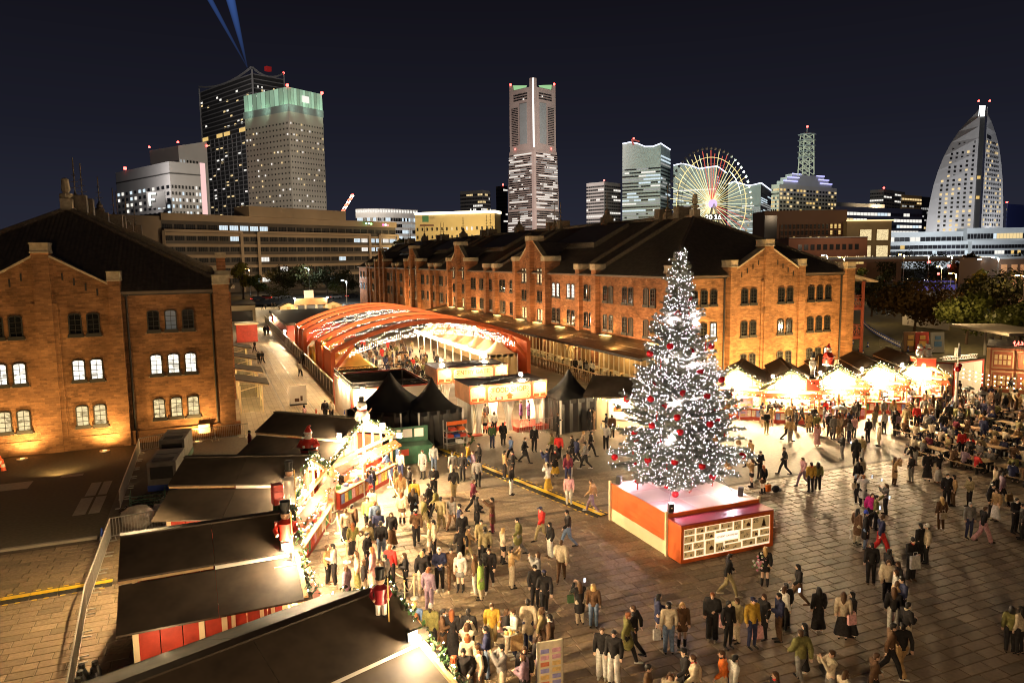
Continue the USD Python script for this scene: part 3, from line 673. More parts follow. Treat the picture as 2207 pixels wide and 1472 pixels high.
for bx, by, w0, w1 in ((446, -12, .35, 2.6), (494, -12, .4, 4.4)):
    e = far(bx, by, 690); d = e - tip; L = np.linalg.norm(d); d /= L
    x = np.cross(d, [0, 1, 0]); x /= np.linalg.norm(x); y = np.cross(d, x); an = np.arange(10) * .6283
    v = np.array([tip + d * s + (x * math.cos(q) + y * math.sin(q)) * w for s, w in ((0, w0), (L, w1)) for q in an])
    f = [(i, (i + 1) % 10, 10 + (i + 1) % 10, 10 + i) for i in range(10)]
    mb = MB().add(v, f); mb.f.append(np.array([(0, i + 1, i) for i in range(1, 9)])); mb.f.append(np.array([(10, 10 + i, 11 + i) for i in range(1, 9)]))
    part(t, 'light_beam', mb, beam_mat)

# white hotel tower with green crown
t = thing('hotel_tower', 'broad white tower with small windows and a glowing green glass crown', 'skyscraper')
c, l, r, top = corner(550, 622, 714, 240, 530, .60)
block(t, 'tower', c, l, r, 0, top, m_tw['white'])
for a, b, s in ((l, c, 11), (c, r, 12)): panes(t, a, b, 8, top - 6, 13, 27, .34, .30, .13, ('warm', 'white'), seed=s)
q = lambda p, k: c + (p - c) * k
block(t, 'crown_band', c, q(l, 1.03), q(r, 1.02), top, top + 5, m_tw['steel'])
cr0 = top + 5
m_crown = M('green_crown_glass', (.45, .62, .5), .4, .1, .2)
m_crown_lit = [M(f'green_crown_glass_{k}', (.45, .62, .5), .4, .1, .2, emit=(.55, .95, .66), es=e) for k, e in enumerate((.10, .18, .30))]
bb = l + r - c
for a, b, n in ((l, c, 10), (c, r, 12)):
    for i in range(n):
        p0, p1 = a + (b - a) * (i + .04) / n, a + (b - a) * (i + .96) / n
        part(t, 'crown_panel', MB().ext([(*p0[:2], cr0), (*p1[:2], cr0), (*p1[:2], cr0 + 11.5), (*p0[:2], cr0 + 11.5)], (bb - c) * .004), m_crown_lit[(i * 7 + n) % 3])
part(t, 'roof', MB().ext([(*q(l, .99)[:2], cr0 + 8), (*(c + (bb - c) * .01)[:2], cr0 + 8), (*q(r, .99)[:2], cr0 + 8), (*bb[:2], cr0 + 8)], (0, 0, 1)), m_tw['dark'])
sg = c + (r - c) * .5; 
part(t, 'lit_sign', MB().ext([(*(c + (r - c) * .42 - FH * 1.2)[:2], cr0 + 3), (*(c + (r - c) * .62 - FH * 1.2)[:2], cr0 + 3), (*(c + (r - c) * .62 - FH * 1.2)[:2], cr0 + 7.5), (*(c + (r - c) * .42 - FH * 1.2)[:2], cr0 + 7.5)], (0, .3, 0)), m_win_on['white'])
beacon(t, c + [0, 0, cr0 + 12.5]); beacon(t, r + [0, 0, cr0 + 12.5])
flood(c * .72 + l * .02 + [-12, 0, 45], 2.1e5, (1.0, .86, .66)); flood(c * .74 + [34, 0, 45], 1.7e5, (1.0, .84, .62))
for u in (.1, .5, .9):
    flood(l + (c - l) * u - FH * 5 - RH * 1.5 + [0, 0, cr0 - 2], 900, (.6, 1.0, .7), .5); flood(c + (r - c) * u - FH * 4 + RH * 4 + [0, 0, cr0 - 2], 900, (.65, 1.0, .72), .5)

# office block with the lit letter F, and the slab with the pink strip behind it
t = thing('office_block', 'grey square-windowed office block with a lit letter F on its face', 'office building')
c, l, r, top = corner(271, 364, 450, 348, 455, .72)
block(t, 'tower', c, l, r, 0, top, m_tw['grey']); 
panes(t, l, c, 6, top - 13, 12, 14, .5, .5, .42, ('cool', 'white'), seed=21); panes(t, c, r, 6, top - 13, 9, 14, .5, .5, .34, ('cool', 'white'), seed=22)
part(t, 'cornice', MB().bar(c + [0, 0, top - 7], l + [0, 0, top - 7], .6, .8).bar(c + [0, 0, top - 7], r + [0, 0, top - 7], .6, .8), m_tw['dark'])
fb = MB(); base = far(327, 444, 448); 
for a0, b0 in (((0, 0), (0, 7)), ((0, 7), (3.6, 7)), ((0, 3.6), (2.8, 3.6))):
    fb.bar(base + RH * a0[0] - FH * 2 + [0, 0, a0[1]], base + RH * b0[0] - FH * 2 + [0, 0, b0[1]], 1.1)
part(t, 'letter_panel', MB().box(base + RH * 3.5 - FH * 1.2 + [0, 0, 3.4], (11, .4, 9.5), -YAW), m_tw['dark'])
part(t, 'letter_f', fb, E('letter_glow', (.95, 1.0, .9), 1.6), label='lit white letter F')
beacon(t, l * .8 + c * .2 + [0, 0, top + 1.5])
flood(c * .75 + [-25, 0, 30], 2.6e4, (1.0, .92, .85))
t = thing('office_tower', 'pale office tower with slanted roof and a vertical pink light strip', 'office building')
c, l, r, top = corner(346, 384, 467, 316, 540, .6)
block(t, 'tower', c, l, r, 0, top, m_tw['pale'])
part(t, 'slanted_roof', MB().ext([c + [0, 0, top], r + [0, 0, top], r + [0, 0, top + 6], c + [0, 0, top + .5]], (l - c)), m_tw['pale'])
panes(t, l, c, top * .3, top - 9, 6, 12, .9, .6, .6, ('soft', 'white'), runs=True, seed=23); panes(t, c, r, top * .3, top - 8, 9, 11, .5, .6, .45, ('soft', 'white'), seed=24, skip=lambda u, v: u > .66)
part(t, 'pink_strip', MB().ext([c + (r - c) * .72 + [0, 0, 30] - FH * .5, c + (r - c) * .9 + [0, 0, 30] - FH * .5, c + (r - c) * .9 + [0, 0, top - 10] - FH * .5, c + (r - c) * .72 + [0, 0, top - 10] - FH * .5], FH * .3), E('pink_strip_glow', (1.0, .62, .58), .75))
for p in (l, c, r): beacon(t, p + [0, 0, top + 3], .9)
flood(c * .82 + [-25, 0, 60], 6e4, (1.0, .92, .85))

# round pale building, gold hotel, and small towers behind
t = thing('curved_building', 'low curved pale building with white lamps along its roof edge', 'office building')
a0, b0 = far(768, 500, 500), far(902, 500, 520); D1 = far(905, 500, 560)
pts = [a0 + (b0 - a0) * u - FH * 9 * math.sin(u * math.pi) for u in np.linspace(0, 1, 9)]
H0 = far(768, 451, 500)[2]
part(t, 'wall', MB().ext([(p[0], p[1], 0) for p in pts] + [(*(far(902, 500, 560))[:2], 0), (*(far(768, 500, 540))[:2], 0)], (0, 0, H0)), m_tw['pale'])
for i in range(8): panes(t, pts[i], pts[i + 1], 5, H0 - 5, 5, 9, .85, .55, .35 if i < 5 else .7, ('soft', 'cool'), runs=True, seed=30 + i)
lm = MB()
for i in range(8):
    for k in range(3): lm.box(pts[i] + (pts[i + 1] - pts[i]) * (k + .5) / 3 - FH * .5 + [0, 0, H0 - pts[i][2] - 1.5], (1.0, 1.0, 1.6))
part(t, 'roof_lamps', lm, m_win_on['white'], kind='stuff')
flood(far(830, 540, 440) + [0, 0, 10], 4e4, (.95, .95, 1.0))
t = thing('gold_hotel', 'gold floodlit hotel block with a bright white cornice line', 'hotel')
c, l, r, top = corner(901, 1066, 1083, 458, 400, 1.15 if False else .25)
block(t, 'wall', c, l, r, 0, top, M('gold_wall', (.55, .42, .20), .7, .06, .2))
panes(t, l, c, 14, top - 6, 16, 4, .3, .4, .22, ('warm', 'white'), seed=41)
part(t, 'cornice_light', MB().bar(l + [0, 0, top + .4] - FH * .4, c + [0, 0, top + .4] - FH * .4, 1.0, 1.5).bar(c + [0, 0, top + .4], r + [0, 0, top + .4], 1.0, 1.5), E('cornice_glow', (1.0, .88, .62), 1.6))
sgp = far(917, 472, 396); part(t, 'emblem_panel', MB().box(sgp, (3.4, .3, 3.4), -YAW), M('green_emblem', (.03, .12, .06), .5, .1, 1)); part(t, 'name_sign', MB().box(far(920, 486, 396), (7.4, .3, 1.0), -YAW), m_ink)
for x in (930, 990, 1050): flood(far(x, 520, 372), 2.4e4, (1.0, .78, .40), 1)
def simple(label, xl, xc, xr, yt, D, a, mat, nx, nz, on, kinds, seed, z0=.1, fw=.8, fh=.5, runs=True, watts=0, name='office_tower', cat='office building', col=WHITE, beac=True):
    t = thing(name, label, cat)
    c, l, r, top = corner(xl, xc, xr, yt, D, a)
    block(t, 'tower', c, l, r, 0, top, m_tw[mat])
    panes(t, l, c, top * z0, top - 4, nx[0], nz, fw, fh, on, kinds, runs=runs, seed=seed, out=.5); panes(t, c, r, top * z0, top - 4, nx[1], nz, fw, fh, on, kinds, runs=runs, seed=seed + 1, out=.5)
    if beac: beacon(t, c + [0, 0, top + 2], D / 700)
    if watts: flood(c * .8 + [0, 0, top * .5], watts, col)
    return t, c, l, r, top
simple('small dim tower behind the gold hotel with scattered lit floors', 998, 1040, 1062, 410, 1200, .5, 'dark', (14, 8), 18, .4, ('warm', 'white'), 51, beac=False)
simple('narrow unlit slab squeezed between the gold hotel and the tallest tower', 1074, 1084, 1098, 401, 1300, .7, 'dark', (4, 4), 20, .1, ('white',), 53)
simple('dark banded office tower right of the tallest tower', 1266, 1302, 1338, 392, 1100, .75, 'grey', (9, 9), 22, .16, ('white',), 55, watts=3.0e5)

# the tall stone tower
t = thing('landmark_tower', 'tallest stone tower in the middle with stepped base and green lit crown', 'skyscraper')
c = far(1149, 180, 1157); base = c * [1, 1, 0]; HT = far(1149, 166, 1157)[2]
ang = .78
d1, d2 = -RH * math.cos(ang) + FH * math.sin(ang), RH * math.cos(ang) + FH * math.sin(ang)
def ring(W): return [base, base + d2 * W, base + d2 * W + d1 * W, base + d1 * W]
W0, W1 = 62.0, 51.0
zs = [0, HT * .30, HT * .62, HT * .63, HT * .955]; ws = [W0, 57.5, 53.5, 51.5, W1]
for i in range(4):
    def rg(W, z): 
        cc = base + FH * (W0 - W) * .35; return [(*(p - base + cc)[:2], z) for p in ring(W)]
    A, B = rg(ws[i], zs[i]), rg(ws[i + 1], zs[i + 1])
    mb = MB().add(A + B, [(k, (k + 1) % 4, 4 + (k + 1) % 4, 4 + k) for k in range(4)] + [(4, 5, 6, 7)])
    part(t, 'stage', mb, m_tw['rose'])
ccf = lambda W: base + FH * (W0 - W) * .35
for side, s in ((d1, 61), (d2, 71)):
    for k, (za, zb, W) in enumerate(((.02, .30, 58.5), (.31, .61, 55.0))):
        q0 = ccf(W); 
        n_ = 24 if k == 0 else 26
        a_, b_ = (q0 + side * W * .96, q0 + side * W * .06) if side is d1 else (q0 + side * W * .06, q0 + side * W * .96)
        panes(t, a_, b_, HT * za, HT * zb, 18, n_, .95, .48, .36, ('white', 'soft', 'white'), runs=True, seed=s + k, out=1.6)
    q0 = ccf(51.2); a_, b_ = q0 + side * 51 * .9, q0 + side * 51 * .62
    panes(t, a_, b_, HT * .655, HT * .86, 1, 22, 1.0, .45, 0, ('white',), seed=s + 3, out=1.0)
    g0, g1 = q0 + side * 51 * .55, q0 + side * 51 * .25
    n2 = -(d1 if side is d2 else d2)
    part(t, 'recessed_glass', MB().ext([(*(g0 + n2 * 1.0)[:2], HT * .66), (*(g1 + n2 * 1.0)[:2], HT * .66), (*(g1 + n2 * 1.0)[:2], HT * .875), (*(g0 + n2 * 1.0)[:2], HT * .875)], n2 * .2), m_tw['steel'])
    panes(t, q0 + side * 51 * .8, q0 + side * 51 * .22, HT * .89, HT * .93, 9, 3, .9, .5, .25, ('white',), runs=True, seed=s + 4, out=1.2)
    part(t, 'corner_pier', MB().ext([(*(q0 + side * 51 * .84)[:2], HT * .955), (*(q0 + side * 51)[:2], HT * .955), (*(q0 + side * 51)[:2], HT * .985), (*(q0 + side * 51 * .90)[:2], HT * .985)], (d2 if side is d1 else d1) * 8), m_tw['rose'])
    part(t, 'green_crown', MB().ext([(*(q0 + side * 51 * .30)[:2], HT * .957), (*(q0 + side * 51 * .80)[:2], HT * .957), (*(q0 + side * 51 * .84)[:2], HT * .983), (*(q0 + side * 51 * .26)[:2], HT * .966)], (d2 if side is d1 else d1) * .8), E('crown_glow_' + str(s), (.55, 1.0, .48), .45))
q0 = ccf(51.2)
part(t, 'prow', MB().ext([(*(q0 + d1 * 8)[:2], HT * .63), (*(q0 - FH * 1.0)[:2], HT * .63), (*(q0 + d2 * 8)[:2], HT * .63), (*(q0 + FH * 8)[:2], HT * .63)], (0, 0, HT * .37)), m_tw['rose'])
part(t, 'light_line', MB().box(q0 - FH * 2.0 + [0, 0, HT * .815], (2.2, 1.0, HT * .36), -YAW), E('light_line_glow', (1.0, .97, .9), 1.6))
for u in (-1, 1): beacon(t, q0 + (d1 if u < 0 else d2) * 48 + [0, 0, HT * .99], 2.0); beacon(t, q0 + (d1 if u < 0 else d2) * 40 + [0, 0, HT * .64], 1.6)
flood(base * .85 + RH * 10 + [0, 0, 150], 1.15e6, (1.0, .80, .72), 6); flood(base * .9 + [0, 0, 30], 3.0e5, (1.0, .82, .74), 4)

# stepped waterfront towers with wave roofs
def wave(label, xs, ys, D, xr2, seed, watts):
    t = thing('wave_roof_tower', label, 'office building')
    c, l, r, top = corner(xs[0], xs[-1], xr2, max(ys), D, .45)
    block(t, 'tower', c, l, r, 0, top - 2, m_tw['steel'])
    N = len(ys); mb = MB(); ln = MB(); pr = None
    for i in range(N - 1):
        u0, u1 = i / (N - 1), (i + 1) / (N - 1); za, zb = far(xs[0], ys[i], D * 1.02)[2], far(xs[0], ys[i + 1], D * 1.02)[2]
        p0, p1 = l + (c - l) * u0, l + (c - l) * u1
        mb.ext([(*p0[:2], top - 2), (*p1[:2], top - 2), (*p1[:2], zb), (*p0[:2], za)], (r - c) * .98)
        ln.bar((*p0[:2], za + .8), (*p1[:2], zb + .8), 1.3)
    ln.bar((*c[:2], zb + .8), (*r[:2], zb - 1), 1.3)
    part(t, 'wave_crown', mb, m_tw['steel']); part(t, 'outline_light', ln, E(f'outline_glow_{seed}', (.80, .84, 1.0), 1.5))
    panes(t, l, c, 12, top - 22, 16, 26, .96, .42, .5, ('cool', 'soft', 'white'), runs=True, seed=seed, out=.6); panes(t, c, r, 12, top - 6, 6, 28, .9, .45, .5, ('cool', 'soft'), runs=True, seed=seed + 1, out=.6)
    flood(c * .8 + [-30, 0, top * .9], watts, (.75, 1.0, .85), 3)
    return t, c, l, r, top
t, c, l, r, top = wave('green lit tower with a wave roof outlined in white light', (1342, 1424), (311, 309, 313, 321, 322, 317), 1000, 1443, 81, 4.5e5)
part(t, 'roof_crane', MB().bar(l * .7 + c * .3 + [0, 0, top + 8], l * .75 + c * .25 + [0, 0, top + 16], 2.2).bar(l * .75 + c * .25 + [0, 0, top + 16], l * .55 + c * .45 + [0, 0, top + 12], 1.6), M('glowing_crane_red', (.4, .08, .07), .5, .1, 1, emit=(1, .2, .2), es=.05))  # crane red carries a faint emission in place of light on it
beacon(t, l * .7 + c * .3 + [0, 0, top + 17], 1.4)
wave('wider green tower with wave roof behind the ferris wheel', (1450, 1545), (357, 354, 360, 368, 366, 365), 985, 1562, 83, 4.5e5)
wave('lowest of the three wave-roof towers right of the ferris wheel', (1566, 1640), (398, 394, 399, 404, 403, 400), 970, 1662, 85, 4.0e5)

# hotel with terraced blue-lit top and the antenna tower on it
t, c, l, r, top = simple('cream hotel with terraced top outlined in blue light', 1658, 1680, 1797, 397, 905, .95, 'white', (4, 18), 17, .30, ('warm', 'gold'), 91, fw=.6, fh=.5, runs=False, watts=2.6e5, name='terraced_hotel', cat='hotel', beac=False)
q = lambda p, k0: c + (p - c) * k0
for i, (k0, k1) in enumerate(((.06, .9), (.12, .84), (.2, .76))):
    z = top + i * 4.5; a, b = c + (r - c) * k0, c + (r - c) * k1
    part(t, 'terrace', MB().ext([(*a[:2], z), (*b[:2], z), (*(b + (l - c) * .8)[:2], z), (*(a + (l - c) * .8)[:2], z)], (0, 0, 4.5)), m_tw['pale'])
    part(t, 'blue_light', MB().bar(a + [0, 0, z + 4.6] - FH, a * .72 + b * .28 + [0, 0, z + 4.6] - FH, 1.0).bar(b + [0, 0, z + 4.6] - FH, b * .75 + a * .25 + [0, 0, z + 4.6] - FH, 1.0), E(f'terrace_glow_{i}', (.5, .5, 1.0), 1.3))
at = thing('antenna_tower', 'lattice antenna tower with ring platforms rising above the cream hotel', 'tower')
b0 = far(1737, 378, 905); zt = far(1737, 290, 905)[2]; z0 = b0[2]
lt = MB(); wd = 7.0
for sx in (-1, 1):
    for sy in (-1, 1): lt.bar(b0 + RH * sx * wd + FH * sy * wd, (b0 + RH * sx * wd * .8 + FH * sy * wd * .8) * [1, 1, 0] + [0, 0, zt], .9)
for k in range(6):
    za, zb = z0 + (zt - z0) * k / 6, z0 + (zt - z0) * (k + 1) / 6
    for s in (-1, 1):
        p = lambda sx, z, sy: (b0 + RH * sx * wd * .9 + FH * sy * wd * .9) * [1, 1, 0] + [0, 0, z]
        lt.bar(p(-1, za, s), p(1, zb, s), .7).bar(p(1, za, s), p(-1, zb, s), .7).bar(p(-1, zb, s), p(1, zb, s), .7)
part(at, 'lattice', lt, M('glowing_antenna_steel', (.55, .55, .45), .5, .1, .5, emit=(.9, 1.0, .7), es=.10))  # steel given a faint glow instead of being lit
for k in range(5): part(at, 'platform', MB().lathe([(10.5, 0), (10.5, .8), (9, 1.2)], 10, b0 * [1, 1, 0] + [0, 0, z0 + (zt - z0) * (.42 + k * .14)]), m_tw['steel'])
part(at, 'mast', MB().bar(b0 * [1, 1, 0] + [0, 0, zt], b0 * [1, 1, 0] + [0, 0, zt + 8], 1.0), m_tw['grey']); beacon(at, b0 * [1, 1, 0] + [0, 0, zt + 9], 1.5)
simple('stepped apartment tower with red lit rooftop left of the sail hotel', 1868, 1905, 1942, 408, 1300, .8, 'grey', (8, 8), 18, .25, ('white', 'warm'), 95, fw=.8, fh=.45, runs=True, watts=2.5e5)
simple('lower apartment block with yellow balconies beside the stepped tower', 1934, 1944, 1978, 420, 1250, .95, 'beige', (3, 8), 16, .45, ('warm', 'soft'), 97, watts=2e5, beac=False)
simple('dim distant slab just left of the sail hotel', 1976, 1984, 2003, 424, 1350, .95, 'dark', (3, 6), 14, .25, ('warm', 'soft'), 99, beac=False)
simple('blue lit apartment building at the right edge of the skyline', 2162, 2170, 2240, 440, 880, 1.0, 'blue', (3, 14), 12, .25, ('warm',), 101, fw=.5, runs=False, watts=1.6e5, col=(.35, .40, 1.0))
simple('long low glass mall with lit shop floors before the apartment towers', 1795, 1800, 1980, 445, 800, 1.05, 'dark', (2, 26), 6, .6, ('white', 'cool', 'warm'), 103, beac=False, fw=.9, z0=.3)
simple('wide dim office slab behind the brown hotel', 1790, 1798, 1900, 436, 1000, 1.0, 'grey', (2, 20), 10, .3, ('warm', 'white'), 105, beac=False)

# sail-shaped hotel
t = thing('sail_hotel', 'white sail-shaped hotel tower with a dark vertical slot and bright foot', 'hotel')
D = 620
RD = far(2111, 400, D) * [1, 1, 0]; RD = RD / np.linalg.norm(RD)
prof = [(1995, 500), (1998, 470), (2004, 435), (2012, 400), (2022, 368), (2034, 338), (2050, 308), (2066, 284), (2084, 263), (2100, 248), (2106, 243)]
prof2 = [(2161, 500), (2162, 470), (2162, 430), (2161, 390), (2158, 350), (2153, 315), (2145, 285), (2137, 262), (2129, 246), (2124, 242)]
lf = [far(x, y, D + 26) for x, y in prof]; rt = [far(x, y, D + 26) for x, y in prof2]
slotL = lambda z: far(2111, 400, D) - RH * (2.6 + 1.0 * (1 - z / 140)); slotR = lambda z: far(2111, 400, D) + RH * (3.2 + .2 * (1 - z / 140))
def face(pl, sl, sgn):
    mb = MB()
    def row(p): 
        z = p[2]; q = sl(z); q = np.array([q[0], q[1], z]); 
        return np.array(p), q
    lv = sorted(pl, key=lambda p: p[2])
    lv = [np.array([lv[0][0], lv[0][1], 0])] + lv
    for a, b in zip(lv[:-1], lv[1:]):
        a0, a1 = row(a); b0_, b1 = row(b)
        pts = [a0, a1, b1, b0_]
        mb.ext(pts if sgn > 0 else pts[::-1], RD * 18)
    return mb, lv, row
for pl, sl, sgn, nm in ((lf, slotL, 1, 'left'), (rt, slotR, -1, 'right')):
    mb, lv, row = face(pl, sl, sgn); part(t, 'sail_wall', mb, m_tw['pale'])
    wl = {'on': MB(), 'off': MB()}; rr = random.Random(5 if sgn > 0 else 6)
    zmax = 104
    for j in range(27):
        z = 4 + j * 3.75
        xs_ = np.array([p[2] for p in lv]); k = min(np.searchsorted(xs_, z), len(lv) - 1); p0, p1 = lv[k - 1], lv[k]; u = (z - p0[2]) / max(p1[2] - p0[2], .01); pp = p0 + (p1 - p0) * u; pp = np.array([pp[0], pp[1], z])
        e, q = row(pp); W = np.linalg.norm(q - e); n = int((W - 5) / 4.6); d = (e - q) / W
        nrm = np.cross([0, 0, 1.0], d); nrm = nrm if nrm @ -q > 0 else -nrm
        if z > zmax: continue
        for i in range(n):
            a = q + d * (2.2 + i * 4.6) + nrm * .4
            (wl['on'] if rr.random() < (.34 if z < 60 else .2) else wl['off']).add([a, a + d * 1.9, a + d * 1.9 + [0, 0, 1.9], a + [0, 0, 1.9]], [(0, 1, 2, 3)])
    part(t, 'dark_windows', wl['off'], m_win_off, kind='stuff'); part(t, 'lit_windows', wl['on'], m_win_on['warm'], kind='stuff')
    z = 108; q = np.array([*sl(z)[:2], z]); e = [p for p in lv if p[2] > z][0]; d = (e - q) / np.linalg.norm(e - q)
    nrm = np.cross([0, 0, 1.0], d); nrm = nrm if nrm @ -q > 0 else -nrm
    part(t, 'dark_band', MB().ext([q + d * 3 + nrm * .5, q + d * 30 * (1 if sgn > 0 else .62) + nrm * .5 - [0, 0, 5.5 if sgn > 0 else 3], q + d * 30 * (1 if sgn > 0 else .62) + nrm * .5 - [0, 0, 9 if sgn > 0 else 6], q + d * 3 + nrm * .5 - [0, 0, 3.5]], nrm * -.2), m_win_off)
sp = far(2111, 400, D)
part(t, 'slot', MB().ext([(*(sp - RH * 3.6 + FH * 3)[:2], 0), (*(sp + RH * 3.6 + FH * 3)[:2], 0), (*(sp + RH * 3.4 + FH * 3)[:2], 128), (*(sp - RH * 2.8 + FH * 3)[:2], 128)], RD * 12), m_tw['dark'])
panes(t, sp - RH * 1.8 + FH * 2, sp + RH * 1.8 + FH * 2, 10, 100, 1, 22, .8, .6, .2, ('gold',), off=False, seed=111, out=.5)
part(t, 'top_light', MB().box(sp + FH * 2.2 + [0, 0, 127 - sp[2]], (4.6, .6, 8.5), -YAW), E('sail_top_glow', (.95, 1.0, 1.0), 2.5))
for s in (-1, 1): beacon(t, sp + RH * s * 4.5 + [0, 0, 134.5 - sp[2]], .9)
flood(sp * [1, 1, 0] - FH * 90 - RH * 60 + [0, 0, 45], 2.6e5, (.95, .97, 1.0), 2)
flood(sp * [1, 1, 0] - FH * 60 + RH * 75 + [0, 0, 35], 1.6e5, (.95, .97, 1.0), 2)
flood(sp * [1, 1, 0] - FH * 2 - RH * 38 + [0, 0, 19], 2.6e4, (.95, .98, 1.0), 1); flood(sp * [1, 1, 0] - FH * 2 + RH * 22 + [0, 0, 19], 1.6e4, (.95, .98, 1.0), 1)
t = thing('hotel_podium', 'low white stepped podium with lit floors at the foot of the sail hotel', 'building')
for i, (x0, x1, yt, D_) in enumerate(((1850, 2095, 502, 590), (1880, 2100, 522, 575), (2085, 2240, 492, 585), (2095, 2250, 520, 570))):
    a, b = far(x0, yt, D_), far(x1, yt, D_)
    part(t, 'storey', MB().ext([(*a[:2], 0), (*b[:2], 0), (*(b + FH * 14)[:2], 0), (*(a + FH * 14)[:2], 0)], (0, 0, a[2])), m_tw['steel'])
    panes(t, a, b, a[2] * .25, a[2] * .9, 22, 3, .9, .6, .32, ('warm', 'white', 'cool', 'gold'), runs=True, seed=120 + i)
flood(far(1970, 545, 540), 2.2e3, (.95, .95, 1.0), 1); flood(far(2170, 540, 540), 3e3, (.6, .65, 1.0), 1)

# ferris wheel
t = thing('ferris_wheel', 'giant ferris wheel lit with red and gold spokes and a clock reading 20 16', 'ferris wheel')
hub = far(1533, 440, 757); R_ = 50.0
ax1 = RH * math.cos(.48) + FH * math.sin(.48); up = np.array([0, 0, 1.0]); nrm = np.cross(ax1, up)
m_sp_g = E('gold_spoke_glow', (1.0, .80, .34), 1.05); m_sp_r = E('red_spoke_glow', (1.0, .16, .10), .8); m_sp_w = E('pale_spoke_glow', (.95, 1.0, .62), 1.05)
m_wheel = M('wheel_steel', (.25, .24, .22), .5, .1, 1)
pt = lambda a, r, o=0: hub + ax1 * math.cos(a) * r + up * math.sin(a) * r + nrm * o
for k in range(60):
    a = k * math.pi / 30 + .03; deg = math.degrees(a) % 360
    mt = m_sp_r if 62 < deg < 104 and k % 3 != 1 or 318 < deg < 352 and k % 2 else (m_sp_w if k % 3 == 0 else m_sp_g)
    part(t, 'spoke', MB().bar(pt(a, 4), pt(a, R_ * (1.06 if k % 2 else 1.0)), .38), mt)
for rr_, w in ((R_ * .92, .45), (R_ * .80, .3)):
    mb = MB()
    for k in range(60): mb.bar(pt(k * math.pi / 30, rr_, 1.5), pt((k + 1) * math.pi / 30, rr_, 1.5), w)
    part(t, 'rim', mb, m_sp_g if w > .4 else m_wheel)
for k in range(60):
    a = k * math.pi / 30 + .03; part(t, 'gondola', MB().ball(pt(a, R_ * 1.1), 1.5, 0, (1, 1, 1.15)), m_wheel)
part(t, 'hub', MB().tube([hub - nrm * 4, hub + nrm * 4], 4.2, 12), E('hub_glow', (.75, .55, 1.0), .9))
lg = MB()
for s in (-1, 1):
    for o in (-6, 6): lg.bar(hub + nrm * o * .5, hub * [1, 1, 0] + ax1 * s * 26 + nrm * o * 1.8, 1.8)
part(t, 'leg', lg, m_wheel)
cl = MB().box(hub - [0, 0, 13.5] - FH * 7, (15, 1.0, 6.2), -YAW); part(t, 'clock_panel', cl, m_tw['dark'])
tx = meshkit.text_mesh('20 16', 4.2, .4, True); Mx = np.eye(4); Mx[:3, 0] = RH; Mx[:3, 1] = [0, 0, 1]; Mx[:3, 2] = -FH
tx.apply_translation([-tx.extents[0] / 2 - tx.bounds[0][0], -2.1, 0]); Mx[:3, 3] = hub - [0, 0, 13.5] - FH * 7.8
part(t, 'clock_digits', MB().tm(tx, Mx), E('clock_glow', (1.0, .95, .75), 2.2))
# ================================================================ buildings of the middle distance
t = thing('government_office', 'long beige office block with continuous window bands behind the far end of the street', 'office building')
m_off = M('office_concrete', (.34, .25, .16), .7, .12, .15); m_offd = M('office_spandrel', (.10, .08, .06), .6, .15, .2)
A0 = far(235, 462, 275); A1 = far(345, 460, 290); B1 = far(852, 490, 392)
top = A1[2]
dv = (B1 - A1) * [1, 1, 0]; LB = np.linalg.norm(dv); dv /= LB; nv = np.array([dv[1], -dv[0], 0]); nv = nv if nv @ -A1 > 0 else -nv
bk = np.array(-nv) * 18
g = lambda u, z, o=0: np.array([*(A1 + dv * LB * u)[:2], 0]) + nv * o + [0, 0, z]
part(t, 'wall', MB().ext([g(0, 0), g(1, 0), g(1, 0) + bk, g(0, 0) + bk], (0, 0, top)), m_offd)
part(t, 'wing', MB().ext([A0 * [1, 1, 0], A1 * [1, 1, 0], A1 * [1, 1, 0] + bk, A0 * [1, 1, 0] + bk], (0, 0, A0[2])), m_off)
part(t, 'parapet', MB().ext([g(-.002, top - 2.6, 1.0), g(1.0, top - 2.6, 1.0), g(1.0, top + .2, 1.0), g(-.002, top + .2, 1.0)], nv * -.9), m_off)
for k in range(5):
    z = top - 7.4 - k * 4.4
    part(t, 'floor_band', MB().ext([g(0, z - 1.1, .9), g(1, z - 1.1, .9), g(1, z + .1, .9), g(0, z + .1, .9)], nv * -.8), m_off)
fr = MB()
for a, b in ((-.30, .27), (.335, .845), (.90, 1.06)):
    a = max(a, 0); b = min(b, 1)
    for u in (a, b): fr.bar(g(u, 0, 1.6), g(u, top - 6.6, 1.6), 1.1)
    fr.bar(g(a, top - 6.6, 1.6), g(b, top - 6.6, 1.6), 1.1)
part(t, 'portal_frame', fr, m_off)
m_dim = M('office_dark_glass', (.03, .03, .03), .2, .2, .3)
rr = random.Random(3)
for k in range(6):
    z0 = top - 6.0 - k * 4.4; n = 26
    for i in range(n):
        litp = {0: lambda i: 5 <= i <= 9, 1: lambda i: 20 <= i <= 25 or i == 6, 2: lambda i: i >= 21, 3: lambda i: i in (9, 18), 4: lambda i: i in (11, 23), 5: lambda i: i in (8, 9)}[k](i)
        u0, u1 = (i + .10) / n, (i + .90) / n
        o = part(t, 'window', MB().ext([g(u0, z0, .12), g(u1, z0, .12), g(u1, z0 + 2.0, .12), g(u0, z0 + 2.0, .12)], nv * -.1), m_win_on['cool' if rr.random() < .7 else 'white'] if litp else m_dim)
        mb = MB()
        for q in range(1, 5): u = u0 + (u1 - u0) * q / 5; mb.bar(g(u, z0, .16), g(u, z0 + 2.0, .16), .09)
        part(o, 'mullion', mb, m_offd)
C0, C1 = far(536, 444, 318), far(746, 487, 362)
